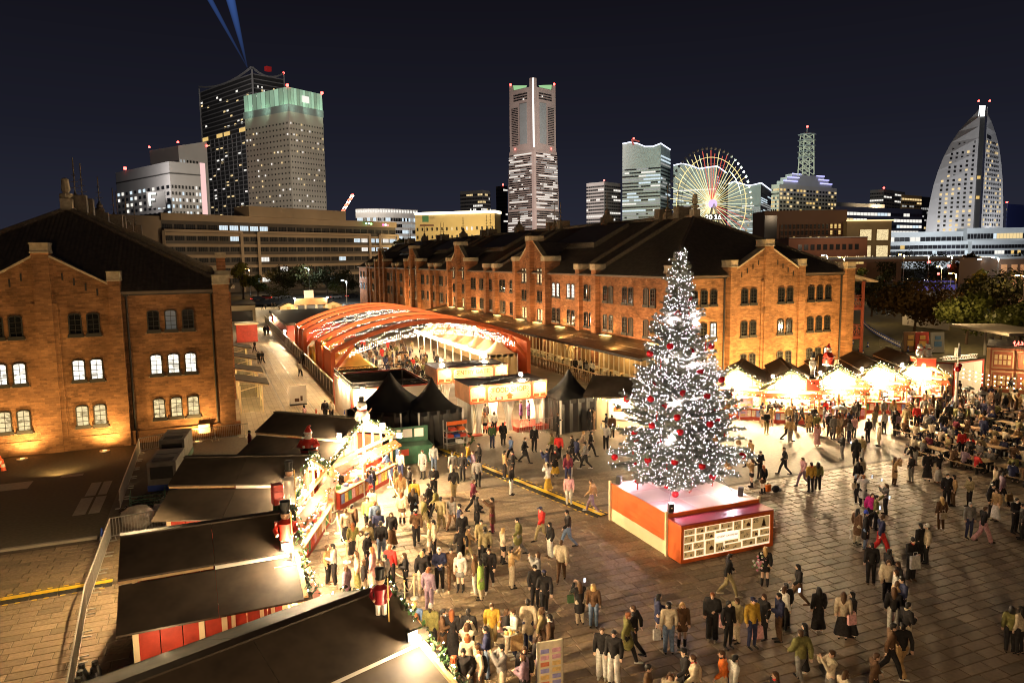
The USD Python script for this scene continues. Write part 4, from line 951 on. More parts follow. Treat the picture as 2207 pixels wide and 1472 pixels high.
part(t, 'rooftop_plant', MB().ext([(*C0[:2], top), (*C1[:2], top), *( (q[0], q[1], top) for q in (C1 + bk * .6, C0 + bk * .6))], (0, 0, max(C0[2], C1[2]) - top)), m_off)
for k, (x, y) in enumerate(((763, 480), (768, 480), (789, 482), (795, 482), (800, 483), (826, 485), (831, 485), (836, 486))):
    part(t, 'coloured_lamp', MB().ball(far(x, y, 372), .55, 0), E(f'party_lamp_{k}', [(1, .1, .6), (.4, .4, 1), (.2, 1, .3), (.3, 1, .9), (.3, 1, .2), (1, .1, .3), (.9, .9, 1), (1, .1, .1)][k], 4))
for u in (.1, .35, .6, .85): flood(g(u, 14, 45), 24000, (1.0, .74, .46), 1)
t = thing('tower_crane', 'red and white crane jib rising behind the long office block', 'crane')
a, b = far(738, 457, 420), far(760, 421, 420)
for i in range(6):
    mb = MB(); p, q = a + (b - a) * i / 6, a + (b - a) * (i + 1) / 6
    for o in (-.8, .8): mb.bar(p + RH * o, q + RH * o, .35)
    mb.bar(p - RH * .8, q + RH * .8, .3)
    part(t, 'jib', mb, M(f'glowing_crane_paint_{i}', (.5, .06, .04) if i % 2 == 0 else (.6, .55, .5), .5, .1, 1, emit=(.8, .2, .15) if i % 2 == 0 else (.8, .7, .7), es=.06))  # paint glows slightly, standing in for light on the jib
beacon(t, b, .8)

def low_block(name, label, cat, xl, xr, yt, D, depth, mat, turn=0.0):
    t = thing(name, label, cat); a, b = far(xl, yt, D), far(xr, yt, D + turn); h = a[2]
    part(t, 'wall', MB().ext([a * [1, 1, 0], b * [1, 1, 0], b * [1, 1, 0] + FH * depth, a * [1, 1, 0] + FH * depth], (0, 0, h)), mat)
    return t, a, b, h
t, a, b, h = low_block('brown_hotel', 'dark brown hotel block with recessed balcony grid behind the right warehouse', 'hotel', 1648, 1826, 455, 330, 16, m_tw['brown'])
part(t, 'glass_wing', MB().ext([a * [1, 1, 0] - FH * .4, (a + (b - a) * .15) * [1, 1, 0] - FH * .4, (a + (b - a) * .15) * [1, 1, 0] - FH * .1, a * [1, 1, 0] - FH * .1], (0, 0, h - 2)), m_dim)
lits = {(3, 9), (3, 11), (3, 7), (5, 13), (3, 3), (5, 12), (4, 12), (4, 14), (5, 14)}
e = (b - a) * [1, 1, 0]
for j in range(6):
    for i in range(16):
        u0, u1 = .19 + i * .05, .19 + i * .05 + .043; z0 = h - 8.2 - (5 - j) * 2.7
        p = lambda u, z: a * [1, 1, 0] + e * u - FH * .25 + [0, 0, z]
        o = part(t, 'balcony', MB().bar(p(u0, z0), p(u1, z0), .2).bar(p(u0, z0), p(u0, z0 + 2.3), .25).bar(p(u0, z0 + .9), p(u1, z0 + .9), .12), m_tw['brown'])
        part(o, 'window', MB().ext([p(u0 + .01, z0 + .2), p(u1 - .008, z0 + .2), p(u1 - .008, z0 + 2.0), p(u0 + .01, z0 + 2.0)], FH * .1), m_win_on['gold'] if (j, i) in lits else m_dim)
flood((a + b) / 2 - FH * 45, 9000, (1.0, .72, .45), 1)
t, a, b, h = low_block('restaurant_block', 'beige block with four large glowing windows beside the brown hotel', 'building', 1826, 1922, 477, 326, 14, M('beige_wall', (.40, .30, .17), .7, .1, .3))
e = (b - a) * [1, 1, 0]; p = lambda u, z: a * [1, 1, 0] + e * u - FH * .15 + [0, 0, z]
part(t, 'cornice_light', MB().bar(p(-.02, h + .2), p(1.05, h + .2), .5, .5), E('beige_cornice_glow', (1.0, .72, .35), 1.2))
for (u0, u1, z0, z1, k) in ((.28, .56, h - 8.6, h - 3.6, 0), (.66, .94, h - 8.6, h - 3.6, 0), (.28, .56, h - 16, h - 10.6, 1), (.66, .94, h - 16, h - 10.6, 0)):
    o = part(t, 'window_frame', MB().bar(p(u0, z0), p(u1, z0), .35).bar(p(u0, z1), p(u1, z1), .35).bar(p(u0, z0), p(u0, z1), .35).bar(p(u1, z0), p(u1, z1), .35), m_tw['beige'])
    part(o, 'pane', MB().ext([p(u0 if not k else (u0 + u1) / 2 - .02, z0), p(u1, z0), p(u1, z1), p(u0 if not k else (u0 + u1) / 2 - .02, z1)], FH * .1), m_pane_store)
part(t, 'lower_storey', MB().ext([p(-.1, 0) - FH * 2, p(1.2, 0) - FH * 2, p(1.2, 0), p(-.1, 0)], (0, 0, h - 17.5)), m_tw['brown'])
flood((a + b) / 2 - FH * 35 + [0, 0, 5], 5000, (1.0, .75, .42), 1)
t, a, b, h = low_block('shop_row', 'low red-brown block with a bright row of shop windows in front of the brown hotel', 'building', 1700, 1870, 514, 300, 14, M('red_brown_wall', (.24, .10, .06), .7, .1, .3))
e = (b - a) * [1, 1, 0]; p = lambda u, z: a * [1, 1, 0] + e * u - FH * .15 + [0, 0, z]
part(t, 'cornice', MB().bar(p(0, h + .15), p(1, h + .15), .35), m_tw['grey'])
for i in range(10): part(t, 'window', MB().ext([p(.12 + i * .08, h - 4.8), p(.17 + i * .08, h - 4.8), p(.17 + i * .08, h - 2.6), p(.12 + i * .08, h - 2.6)], FH * .1), m_dim)
for i in range(14): part(t, 'shop_window', MB().ext([p(.04 + i * .066, h - 10.6), p(.10 + i * .066, h - 10.6), p(.10 + i * .066, h - 7.6), p(.04 + i * .066, h - 7.6)], FH * .1), m_win_on['gold'])
flood((a + b) / 2 - FH * 30, 3500, (1.0, .7, .45), 1)
t, a, b, h = low_block('lawn_pavilion', 'low dark pavilion with lit doorway among the trees at the right edge', 'building', 2150, 2290, 556, 165, 14, m_tw['brown'])
e = (b - a) * [1, 1, 0]; p = lambda u, z: a * [1, 1, 0] + e * u - FH * .15 + [0, 0, z]
part(t, 'flat_roof', MB().bar(p(-.05, h), p(1, h), 1.2, .5), m_tw['grey'])
for u in (.06, .22, .36): part(t, 'lit_doorway', MB().ext([p(u, 1), p(u + .09, 1), p(u + .09, h - 1.5), p(u, h - 1.5)], FH * .1), M(f'pavilion_glow_{int(u*100)}', (.4, .2, .1), .6, .1, 1, emit=(1.0, .42, .16), es=.22))
t = thing('road_bridge', 'elevated road bridge with a lit parapet crossing behind the park trees', 'bridge')
a, b = far(1630, 560, 268), far(2100, 556, 275)
part(t, 'deck', MB().bar(a - [0, 0, .6], b - [0, 0, .6], 6, 1.0), m_tw['brown']); part(t, 'parapet', MB().bar(a + [0, 0, .3] - FH * 3, b + [0, 0, .3] - FH * 3, .3, .9), m_tw['grey'])
for u in (.15, .4, .65, .9): part(t, 'pillar', MB().bar((a + (b - a) * u) * [1, 1, 0], a + (b - a) * u - [0, 0, 1], 1.2), m_tw['brown'])
lm = MB()
for k in range(34): lm.octa(a + (b - a) * rr.random() + [0, 0, .9] - FH * 3, .13)
part(t, 'lamps', lm, E('bridge_lamp_glow', (1.0, .82, .6), 3), kind='stuff')

# ---- street lamps, cars, bus far off
def street_lamp(x, y, yt, label, col, s=9, watts=400, D=None, z=0.0):
    b = P(x, y, z) if D is None else far(x, y, D) * [1, 1, 0]
    d = ray(x, yt); k = np.hypot(*b[:2]) / np.hypot(*d[:2]); h = CAMZ + k * d[2]
    t = thing('street_lamp', label, 'street lamp', b)
    part(t, 'pole', MB().tube([(0, 0, 0), (0, 0, h * .5), (0, 0, h)], [.11, .08, .06], 6), m_steel)
    part(t, 'arm', MB().tube([(0, 0, h - .1), tuple(-RH * .6 + [0, 0, h + .15]), tuple(-RH * 1.2 + [0, 0, h + .2])], .05, 5), m_steel)
    part(t, 'lamp_head', MB().ball(-RH * 1.2 + [0, 0, h + .08], .28, 1, (1.3, 1.3, .5)), E(f'street_lamp_glow_{LAMPS[0]}', col, s))
    if watts: lamp(b + [0, 0, h - .5], watts, col, .2)
ORG = (1.0, .55, .16); BLU = (.75, .92, 1.0)
for x, y, yt, l, c in ((540, 640, 580, 'amber street lamp left of the lit yellow tree by the far road', ORG), (668, 640, 578, 'white street lamp in front of the dark trees at the end of the street', BLU), (748, 655, 605, 'short white lamp post nearest the far end of the right warehouse', BLU)):
    street_lamp(x, y, yt, l, c, 9, 900, None)
for i, (x, yt, D, l, c) in enumerate(((1782, 551, 190, 'white park lamp right of the far warehouse corner', BLU), (1947, 549, 210, 'amber lamp left of the bridge lights in the park', ORG), (1818, 555, 200, 'amber lamp nearest the shop row windows', ORG), (2000, 552, 230, 'white lamp above the middle of the bridge', BLU), (2050, 553, 230, 'tall white double lamp above the blue coach', BLU), (2120, 560, 170, 'white lamp over the lit yellow tree in the park', BLU), (2150, 555, 160, 'white lamp on the pavilion side of the park', BLU), (2059, 590, 150, 'low amber lamp glowing beside the rear of the coach', ORG), (2206, 595, 120, 'amber lamp cut by the right edge among dark trees', ORG), (2028, 575, 215, 'amber lamp among the car lights behind the coach', ORG), (1500, 560, 400, 'far white lamp behind the warehouse ridge', BLU))):
    if i < 10: street_lamp(x, yt + 40, yt, l, c, 12, 700 if c == ORG else 450, D)
m_carw = M('pale_car_paint', (.45, .45, .46), .25, .1, 1, coat=.5); m_cark = M('dark_car_paint', (.03, .03, .035), .25, .1, 1, coat=.5); m_carr = M('red_car_paint', (.35, .03, .03), .25, .1, 1, coat=.5); m_tyre = M('tyre', (.02, .02, .02), .8, .1, 3)
m_head = E('headlight_glow', (1.0, .95, .85), 8); m_tail = E('tail_light_glow', (1.0, .04, .03), 5)
def car(p, rz, mat, label):
    t = thing('parked_car', label, 'car', p, rz, 'cars on the far road')
    b = [(-2.2, .35), (2.2, .35), (2.25, .8), (1.9, .95), (-2.1, 1.0), (-2.25, .7)]
    part(t, 'body', MB().ext([(x, -.85, z) for x, z in b], (0, 1.7, 0)), mat)
    cb = [(-1.8, .97), (1.1, .97), (.5, 1.5), (-1.2, 1.5)]
    part(t, 'cabin', MB().ext([(x, -.75, z) for x, z in cb], (0, 1.5, 0)), m_dim)
    for x in (-1.4, 1.4):
        for y in (-.8, .8): part(t, 'wheel', MB().tube([(x, y - .1, .33), (x, y + .1, .33)], .33, 10), m_tyre)
    for y in (-.6, .6): part(t, 'headlight', MB().ball((2.22, y, .7), .13, 0), m_head); part(t, 'tail_light', MB().ball((-2.24, y, .75), .11, 0), m_tail)
for k, (x, y, m_, l) in enumerate(((556, 648, m_cark, 'dark car on the far road left of the red one'), (575, 646, m_carr, 'red car on the far road behind the market huts'), (596, 645, m_carw, 'pale car on the far road left of the far gate'), (612, 643, m_carw, 'second pale car on the far road nearest the gate sign'), (722, 644, m_carw, 'silver car on the far road right of the gate'), (758, 642, m_cark, 'dark car beside the far corner of the right warehouse'))):
    car(P(x, y), .35 + k * .05, m_, l)
for k, (x, y) in enumerate(((1915, 590), (1930, 585), (1945, 592), (1960, 586), (1990, 588), (2015, 592), (1905, 582), (1975, 596), (2035, 590))):
    car(P(x, y + 12) * .9 + [0, 0, .1 if False else 0], .3 + k, (m_carw, m_cark, m_carr)[k % 3], ['pale', 'dark', 'red'][k % 3] + ' car in the park road traffic ' + ['nearest the amber lamp', 'behind the coach front', 'left of the coach roof', 'under the red signals', 'above the coach middle', 'behind the coach rear', 'farthest left of the traffic', 'close against the coach', 'beside the rear amber lamp'][k])
t = thing('coach', 'long blue coach parked by the park road behind the trees', 'coach', P(2013, 628), 0)
d = P(2058, 628) - P(1968, 628); L = np.linalg.norm(d); a = math.atan2(d[1], d[0]); ca = (math.cos(a), math.sin(a))
part(t, 'body', MB().box((0, 0, 1.9), (L, 2.5, 3.0), a), M('glowing_coach_blue', (.10, .09, .42), .3, .1, 1, emit=(.2, .2, 1.0), es=.07))  # weak glow in the blue stands in for light on the coach
part(t, 'window_band', MB().box((0, 0, 2.65), (L * .97, 2.54, .9), a), m_dim)
for u in (-.35, .3, .4): part(t, 'wheel', MB().tube([(ca[0] * L * u + 1.1 * ca[1], ca[1] * L * u - 1.1 * ca[0], .5), (ca[0] * L * u + 1.3 * ca[1], ca[1] * L * u - 1.3 * ca[0], .5)], .5, 10), m_tyre)
for k, (x, y) in enumerate(((1999, 565), (2042, 573), (2019, 590))):
    t = thing('traffic_light', 'red traffic light ' + ['left of the coach over the road', 'behind the coach rear over the road', 'low between the cars behind the coach'][k], 'traffic light', far(x, y + 40, 190) * [1, 1, 0])
    h = far(x, y, 190)[2]; part(t, 'post', MB().tube([(0, 0, 0), (0, 0, h)], .08, 5), m_dark); part(t, 'signal', MB().ball((0, -.2, h), .32, 1), m_redlight)

# ---- trees
m_bark = M('bark', (.07, .045, .03), .9, .4, 6)
def leafmat(name, col, em=0):
    return usdkit.material(stage, f'/World/Looks/{name}', {"g": ("geometry", {}), "n": ("noise_texture", {"scale": .45, "detail": 4.0}), "r": ("rgb_ramp", {"ramp": [(.3, tuple(np.array(col) * .55)), (.7, tuple(np.array(col) * 1.35))]}), "d": ("principled_bsdf", {"roughness": .65, "specular_ior_level": .25}), "t": ("translucent_bsdf", {}), "m": ("mix_closure", {"fac": .25})},
        [("g.position", "n.vector"), ("n.fac", "r.fac"), ("r.color", "d.base_color"), ("r.color", "t.color"), ("d.BSDF", "m.closure1"), ("t.BSDF", "m.closure2")], surface="m.closure")
lf_ = {k: leafmat('leaf_' + k, c) for k, c in dict(dark=(.035, .035, .012), green=(.075, .085, .015), brown=(.085, .05, .015), yellow=(.22, .17, .02), olive=(.06, .055, .015)).items()}
def tree(p, h, r, leaf, label, n=1500, lobes=9, seed=0, low=.28, name='park_tree'):
    rt = np.random.default_rng(seed); t = thing(name, label, 'tree', p)
    tb = MB().tube([(0, 0, 0), (.05 * r, 0, h * .3), (.02, .08 * r, h * .6)], [h * .028, h * .02, h * .01], 7)
    cs = []
    for k in range(lobes):
        a = k * 2.399; rr_ = r * (.25 + .5 * ((k * .618) % 1)); z = h * (low + .12 + (.78 - low) * ((k * .382 + .1) % 1))
        cs.append((math.cos(a) * rr_, math.sin(a) * rr_, z)); tb.tube([(0, 0, h * .3), (cs[-1][0] * .5, cs[-1][1] * .5, (z + h * .3) / 2), cs[-1]], [h * .012, h * .008, h * .003], 4)
    part(t, 'trunk', tb, m_bark)
    cs = np.array(cs); i = rt.integers(0, lobes, n); dv_ = rt.normal(size=(n, 3)); dv_ /= np.linalg.norm(dv_, axis=1, keepdims=True)
    c = cs[i] + dv_ * (r * .52 * rt.uniform(.55, 1.08, (n, 1)) * (.8 + .4 * ((i * .71) % 1))[:, None]) * [1, 1, .75]
    s = h * .030 * rt.uniform(.7, 1.6, (n, 1)); a1 = rt.normal(size=(n, 3)); a1 /= np.linalg.norm(a1, axis=1, keepdims=True); a2 = np.cross(a1, dv_ + .01); a2 /= np.linalg.norm(a2, axis=1, keepdims=True)
    v = np.stack([c - a1 * s, c + a2 * s * .7, c + a1 * s * 1.1, c - a2 * s * .8], 1).reshape(-1, 3); f = np.arange(n)[:, None] * 4 + np.array([[0, 1, 2, 3]])
    part(t, 'crown', MB().add(v, f), lf_[leaf])
    return t
def tree_px(x, y, yt, wpx, leaf, label, seed, n=1800, D=None, low=.28):
    b = P(x, y) if D is None else far(x, y, D) * [1, 1, 0]
    d = ray(x, yt); k = np.hypot(*b[:2]) / np.hypot(*d[:2]); h = CAMZ + k * d[2]; dep = b @ FH
    tree(b, h, wpx / FPX * dep / 2 * 1.0, leaf, label, n, 10, seed, low)
for k, (x, y, yt, w, lf__, l) in enumerate((
    (525, 645, 560, 44, 'yellow', 'yellow-leaved tree lit by the amber lamp at the far road'), (556, 645, 590, 40, 'green', 'small bright green tree right of the amber lamp'),
    (610, 638, 575, 70, 'dark', 'dark round tree left of the far white lamp'), (655, 638, 572, 80, 'olive', 'broad dark tree behind the far gate'), (705, 637, 575, 70, 'dark', 'dark tree behind the far gate nearest the warehouse'), (745, 640, 580, 60, 'dark', 'dark tree touching the far corner of the warehouse'), (600, 648, 618, 60, 'olive', 'low olive tree in front of the office block'), (735, 640, 612, 60, 'green', 'low green shrub tree beside the parked cars'),
    (865, 560, 505, 46, 'dark', 'dark tree behind the end of the warehouse roof'))):
    tree_px(x, y, yt, w, lf__, l, 40 + k, 1300, D=None if k != 8 else 330)
for k, (x, y, yt, w, lf__, l, n) in enumerate((
    (1970, 715, 612, 165, 'brown', 'spreading brown autumn tree on the lawn left of the green tree', 3200), (2082, 742, 632, 118, 'green', 'rounded green tree with a straight trunk on the lawn', 3000), (2195, 760, 645, 110, 'green', 'green tree cut by the right edge over the toy shop', 2400),
    (2150, 690, 590, 150, 'dark', 'tall dark tree behind the rounded green one', 2400), (1955, 660, 600, 70, 'dark', 'small dark bushy tree left of the coach', 1500), (2205, 665, 600, 110, 'dark', 'dark tree below the amber lamp at the right edge', 1800), (1890, 660, 618, 70, 'dark', 'low dark tree beside the iron balconies', 1200), (2040, 690, 628, 80, 'brown', 'brown tree between the two lawn trees', 1500))):
    tree_px(x, y, yt, w, lf__, l, 60 + k, n)
for k, (x, yt, w, D, lf__, l) in enumerate(((2075, 536, 56, 190, 'brown', 'brown tree rising over the bridge'), (2105, 572, 46, 160, 'yellow', 'yellow tree lit by the white park lamp'), (1850, 570, 42, 200, 'green', 'green tree left of the traffic lights'), (1905, 575, 46, 190, 'olive', 'thin olive tree beside the white vans'), (1935, 545, 90, 300, 'dark', 'dark tree line tree below the beige block'), (2010, 545, 80, 300, 'dark', 'dark tree behind the bridge lamps'), (2180, 545, 80, 260, 'dark', 'dark tree behind the pavilion roof'), (1880, 600, 60, 150, 'dark', 'dark tree against the balcony roof'), (2140, 600, 60, 140, 'yellow', 'small yellow shrub tree by the amber lamp'), (1725, 540, 40, 220, 'dark', 'dark tree between the warehouse gable and shop row'))):
    tree_px(x, 640, yt, w, lf__, l, 80 + k, 1000, D=D, low=.15)
lw_ = thing('white_screen_wall', 'low white screen wall on the lawn behind the brown tree', 'wall'); a, b = P(1945, 700), P(2045, 712)
part(lw_, 'panel', MB().bar(a + [0, 0, .9], (a + b) / 2 + [0, 0, .9], .1, 1.8).bar((a + b) / 2 + [0, 0, .9], b + [0, 0, .9], .1, 1.8), m_white)
hb = thing('lawn_marquee', 'long pale marquee with white posts behind the toy shop', 'marquee'); a, b = P(2095, 760), P(2230, 790)
part(hb, 'roof', MB().bar(a + [0, 0, 3.6], b + [0, 0, 3.6], 6, .3), m_concrete)
for u in np.linspace(0, 1, 9): part(hb, 'post', MB().bar(a + (b - a) * u - FH * 2.5, a + (b - a) * u - FH * 2.5 + [0, 0, 3.5], .2), m_white)
for k, (x, y, c, l) in enumerate(((1960, 757, (.20, .10, .05), 'brown sign board with a yellow badge'), (1985, 758, (.42, .05, .04), 'red sign board beside the lawn barrier'), (2018, 759, (.35, .36, .38), 'white sign board with a blue picture'))):
    t = thing('sandwich_board', l, 'sign', P(x, y) + [0, 0, 0], -.45)
    c_ = M(f'board_print_{k}', c, .6, .15, 1.5)
    part(t, 'panel', MB().ext([(-.85, -.35, 0), (.85, -.35, 0), (.85, -.05, 2.6), (-.85, -.05, 2.6)], (0, .05, 0)), c_)
    part(t, 'back_panel', MB().ext([(-.85, .6, 0), (.85, .6, 0), (.85, .02, 2.6), (-.85, .02, 2.6)], (0, .05, 0)), m_white)
    part(t, 'badge', MB().lathe([(.4, 0), (.4, .02)], 10).xf(0, (0, 0, 0)) if False else MB().box((0, -.26, 1.9), (.7, .06, .5)).box((0, -.33, 1.1), (.9, .06, .7)), m_gold if k < 2 else M('blue_print', (.12, .25, .5), .6, .2, 3))
def barrier(p, rz, n=1, label=None, L=2.0, group='steel crowd barriers on the lawn', name='crowd_barrier'):
    t = thing(name, label, 'barrier', p, rz, group)
    part(t, 'frame', MB().tube([(0, 0, .05), (0, 0, 1.05), (L, 0, 1.05), (L, 0, .05)], .03, 5).tube([(0, 0, .18), (L, 0, .18)], .02, 4), m_steel)
    b = MB()
    k = int(L / .125)
    for i in range(1, k): b.bar((L * i / k, 0, .18), (L * i / k, 0, 1.05), .02)
    part(t, 'bars', b, m_steel)
    part(t, 'foot', MB().bar((.2, -.28, .03), (.2, .28, .03), .04), m_steel); part(t, 'foot', MB().bar((L - .2, -.28, .03), (L - .2, .28, .03), .04), m_steel)
    return t
RUN = {}
def run_barriers(pts, label, group, gap=2.1):
    pts = [np.asarray(p, float)[:2] for p in pts]
    for a, b in zip(pts[:-1], pts[1:]):
        d = b - a; L = np.linalg.norm(d); n = max(1, round(L / gap)); rz = math.atan2(d[1], d[0])
        for i in range(n): RUN[group] = RUN.get(group, 0) + 1; barrier((*(a + d * i / n), 0), rz, 1, f'{ORD(RUN[group])} {label}', L / n * .98, group)
run_barriers([P(1895, 748), P(1950, 752)], 'steel barrier beside the sign boards on the lawn', 'barriers beside the lawn sign boards')
def cone(p, label, col, group, h=.7):
    t = thing('traffic_cone', label, 'traffic cone', p, 0, group)
    part(t, 'base', MB().bx(-.19, .19, -.19, .19, 0, .04), m_rubber); part(t, 'cone', MB().lathe([(.15, .04), (.035, h)], 9), col); part(t, 'band', MB().lathe([(.118, h * .35), (.09, h * .58)], 9), m_white)
m_cone_o = M('orange_cone', (.75, .10, .03), .5, .1, 4); m_cone_b = M('blue_cone', (.03, .07, .35), .5, .1, 4)
for i in range(26):
    x, y = 1862 + (i / 25) ** 1.3 * 95, 700 + (i / 25) * 58
    cone(P(x, y), f'{ORD(26 - i)} small white-banded cone from the near end of the lawn line', m_cone_b, 'cones in a line across the lawn', .8)
for i, (x, y) in enumerate(((1830, 760), (1843, 770), (1852, 756), (1860, 765), (1838, 742), (1870, 748))): cone(P(x, y), 'cone below the iron balconies, ' + ['leftmost by the post', 'nearest the camera', 'farthest back in the middle', 'second nearest the camera', 'touching the warehouse corner', 'rightmost of the group'][i], m_cone_b, 'cones below the iron balconies')
# low kiosks along the street on the left, with lit awnings
for k, (y0, l) in enumerate(((66.5, 'nearest glazed café hut with cream frame at the warehouse side'), (74, 'second café hut along the street with pale awning'), (84, 'third café hut along the street'), (95, 'farthest café hut before the brown kiosk'))):
    t = thing('cafe_hut', l, 'hut'); x0, x1 = 1.5, 3.6
    fr = MB()
    for x in (x0 + .3, x1):
        for y in (y0, y0 + 3): fr.bx(x - .06, x + .06, y - .06, y + .06, 0, 2.4)
    fr.bar((x1, y0, 2.4), (x1, y0 + 3, 2.4), .12).bar((x0, y0, 2.9), (x1 + .5, y0, 2.35), .1).bar((x0, y0 + 3, 2.9), (x1 + .5, y0 + 3, 2.35), .1).bar((x1, y0, 1.0), (x1, y0 + 3, 1.0), .08).bar((x0, y0, 1.9), (x1, y0, 2.4), .07)
    part(t, 'frame', fr, m_cream); part(t, 'roof', MB().ext([(x0, y0 - .3, 2.98), (x1 + .6, y0 - .3, 2.42), (x1 + .6, y0 + 3.3, 2.42), (x0, y0 + 3.3, 2.98)], (0, 0, .07)), m_black)
    part(t, 'glazing', MB().poly([(x1, y0, .1), (x1, y0 + 3, .1), (x1, y0 + 3, 2.35), (x1, y0, 2.35)]).poly([(x0 + .2, y0, .1), (x1, y0, .1), (x1, y0, 2.35), (x0 + .2, y0, 2.6)]), m_glass)
    lamp((2.7, y0 + 1.5, 2.2), 40, WARM, .1)
t = thing('brown_kiosk', 'small dark red kiosk on the left side of the street', 'kiosk', (5.0, 128, 0)); part(t, 'body', MB().bx(-1.6, 1.6, -1.5, 1.5, 0, 2.8), m_redw); part(t, 'roof', MB().bx(-1.8, 1.8, -1.7, 1.7, 2.8, 3.1), m_cream)
t = thing('container_store', 'pale flat-roofed store with an open lit bay at the end of the street', 'shed', P(520, 695)); part(t, 'wall', MB().bx(-3, 3, 0, 12, 0, 3.6), m_cream); part(t, 'roof', MB().bx(-3.2, 3.2, -.3, 12.2, 3.6, 3.9), m_black); part(t, 'opening', MB().bx(-2.2, 2.4, -.12, -.01, .2, 2.5), m_dim)
lamp(P(535, 690) + [0, -3, 3], 250, WARM, .2)
# far market gate with huts
gp = P(671, 677)
gt = thing('far_gate', 'small lit market gate of cream panels at the far end of the street', 'gate', gp)
part(gt, 'fascia', MB().bx(-3.9, 3.9, -.3, .3, 2.3, 3.9), M('gate_print', (.62, .36, .20), .6, .2, .8)); part(gt, 'signboard', MB().bx(-1.5, .7, -.2, .2, 3.95, 5.8), M('gate_sign', (.75, .6, .4), .6, .1, 1, emit=(1, .8, .5), es=.5))
for x in (-3.7, -1.3, 1.3, 3.7): part(gt, 'post', MB().bx(x - .2, x + .2, -.25, .25, 0, 2.3), m_white)
for x in (-3.9, 3.9): part(gt, 'lamp_glow', MB().ball((x, -.8, 4.0), .17, 1), m_floodw); lamp(gp + [x * .6, -2.2, 3.9], 90, WARM, .2)
for x in (-1.5, 1.5): lamp(gp + [x, 1.5, 2.0], 220, WARM, .2)
for k, (q, l) in enumerate(((P(622, 675), 'pale timber market hut left of the far gate'), (P(718, 671), 'pale timber market hut right of the far gate'))):
    t = thing('timber_hut', l, 'hut', q); part(t, 'wall', MB().ext([(-2.1, -1, 0), (2.1, -1, 0), (2.1, -1, 1.7), (0, -1, 2.5), (-2.1, -1, 1.7)], (0, 4, 0)), m_cream); part(t, 'roof', MB().ext([(-2.4, -1.3, 1.65), (0, -1.3, 2.56), (0, -1.3, 2.7), (-2.4, -1.3, 1.8)], (0, 4.6, 0)).ext([(2.4, -1.3, 1.65), (0, -1.3, 2.56), (0, -1.3, 2.7), (2.4, -1.3, 1.8)], (0, 4.6, 0)), m_black); part(t, 'door', MB().bx(-.5, .5, -1.06, -1.01, 0, 1.6), m_wood)
    lamp(q + [0, -6, 3.5], 120, WARM, .2)
t = thing('market_shed', 'long low dark-roofed market shed left of the arch tunnel', 'shed'); part(t, 'wall', MB().bx(11, 22, 124, 158, 0, 2.6), m_redw); part(t, 'roof', MB().bx(10.7, 22.4, 123.6, 158.4, 2.6, 3.0), m_black)

for (x, y), w_, z, c in (((2040, 755), 520, 5.5, WARM), ((1960, 745), 380, 6, WARM), ((2120, 790), 380, 5, WARM), ((1890, 700), 260, 6, WARM), ((2170, 700), 500, 8, WARM), ((1940, 640), 1500, 9, WARM), ((2080, 640), 1500, 9, WARM)):  # unseen lights added to brighten the park trees
    lamp(P(x, y) + [0, 0, z], w_, c, .2)

for x, y, w_ in ((560, 665, 900), (600, 690, 500), (530, 720, 350), (720, 660, 700)): lamp(P(x, y) + [0, 0, 5.5], w_, (1.0, .74, .42), .2)  # unseen lights added to brighten the far end of the street
# ================================================================ arch tunnel market
at_ = thing('arch_tunnel', 'orange arched frame tunnel hung with light strings over the food market', 'pavilion')
XA, XB, EV, AP = 10.8, 32.0, 3.95, 6.55
def arch(u): return np.array([XA + (XB - XA) * u, 0, EV + (AP - EV) * (1 - abs(2 * u - 1) ** 2.0)])
YS = (74.3, 80.4, 85.5, 97.6, 102.6, 107.6)
for y in YS:
    mb = MB(); N = 20
    for i in range(N):
        p, q = arch(i / N) + [0, y, 0], arch((i + 1) / N) + [0, y, 0]
        mb.bar(p, q, .75, .42)
    part(at_, 'arch_beam', mb, m_arch)
    for x, s in ((XA, 1), (XB, -1)):
        c = part(at_, 'column', MB().bx(x - .22, x + .22, y - .32, y + .32, 0, EV), m_arch)
        part(c, 'brace', MB().bar((x + s * .1, y, EV - 1.9), (x + s * 2.1, y, EV + .55), .28, .35), m_arch)
for y0, y1 in ((74.6, 80.1), (80.7, 85.2), (97.9, 102.3), (102.9, 107.3)):
    for x in (XA, XB): part(at_, 'side_panel', MB().bx(x - .06, x + .06, y0, y1, .05, EV), m_arch)
bulbs = MB(); wires = MB(); rr = random.Random(12)
for y0, y1 in zip(YS[:-1], YS[1:]):
    n = int((y1 - y0) / 1.9)
    for k in range(n):
        y = y0 + (y1 - y0) * (k + .5) / n; prev = None
        for i in range(84):
            u = .04 + .92 * i / 83; sag = .38 * abs(math.sin(u * 22 + k)); p = arch(u) + [0, y + rr.uniform(-.25, .25), -.45 - sag + rr.uniform(-.08, .08)]
            bulbs.octa(p, .040)
        wires.tube([arch(.04 + .92 * i / 10) + [0, y, -.5] for i in range(11)], .02, 3)
for k in range(4):
    for i in range(90): bulbs.octa(arch(.08 + .84 * i / 89) + [0, 74.0 - k * .02, -.9 - .5 * rr.random()], .04)
one('tunnel_light_strings', bulbs, E('tunnel_bulb', (1.0, .82, .56), 13), 'curtain of small warm bulbs strung between the orange arches', 'string lights', kind='stuff')
part(at_, 'wire', wires, m_dark)
for y in (77, 83, 91, 100, 106): 
    for x in (15.5, 21.4, 26.6): lamp((x, y, 3.9 if x > 20 and x < 22 else 3.3), 210, (1.0, .74, .42), .25)
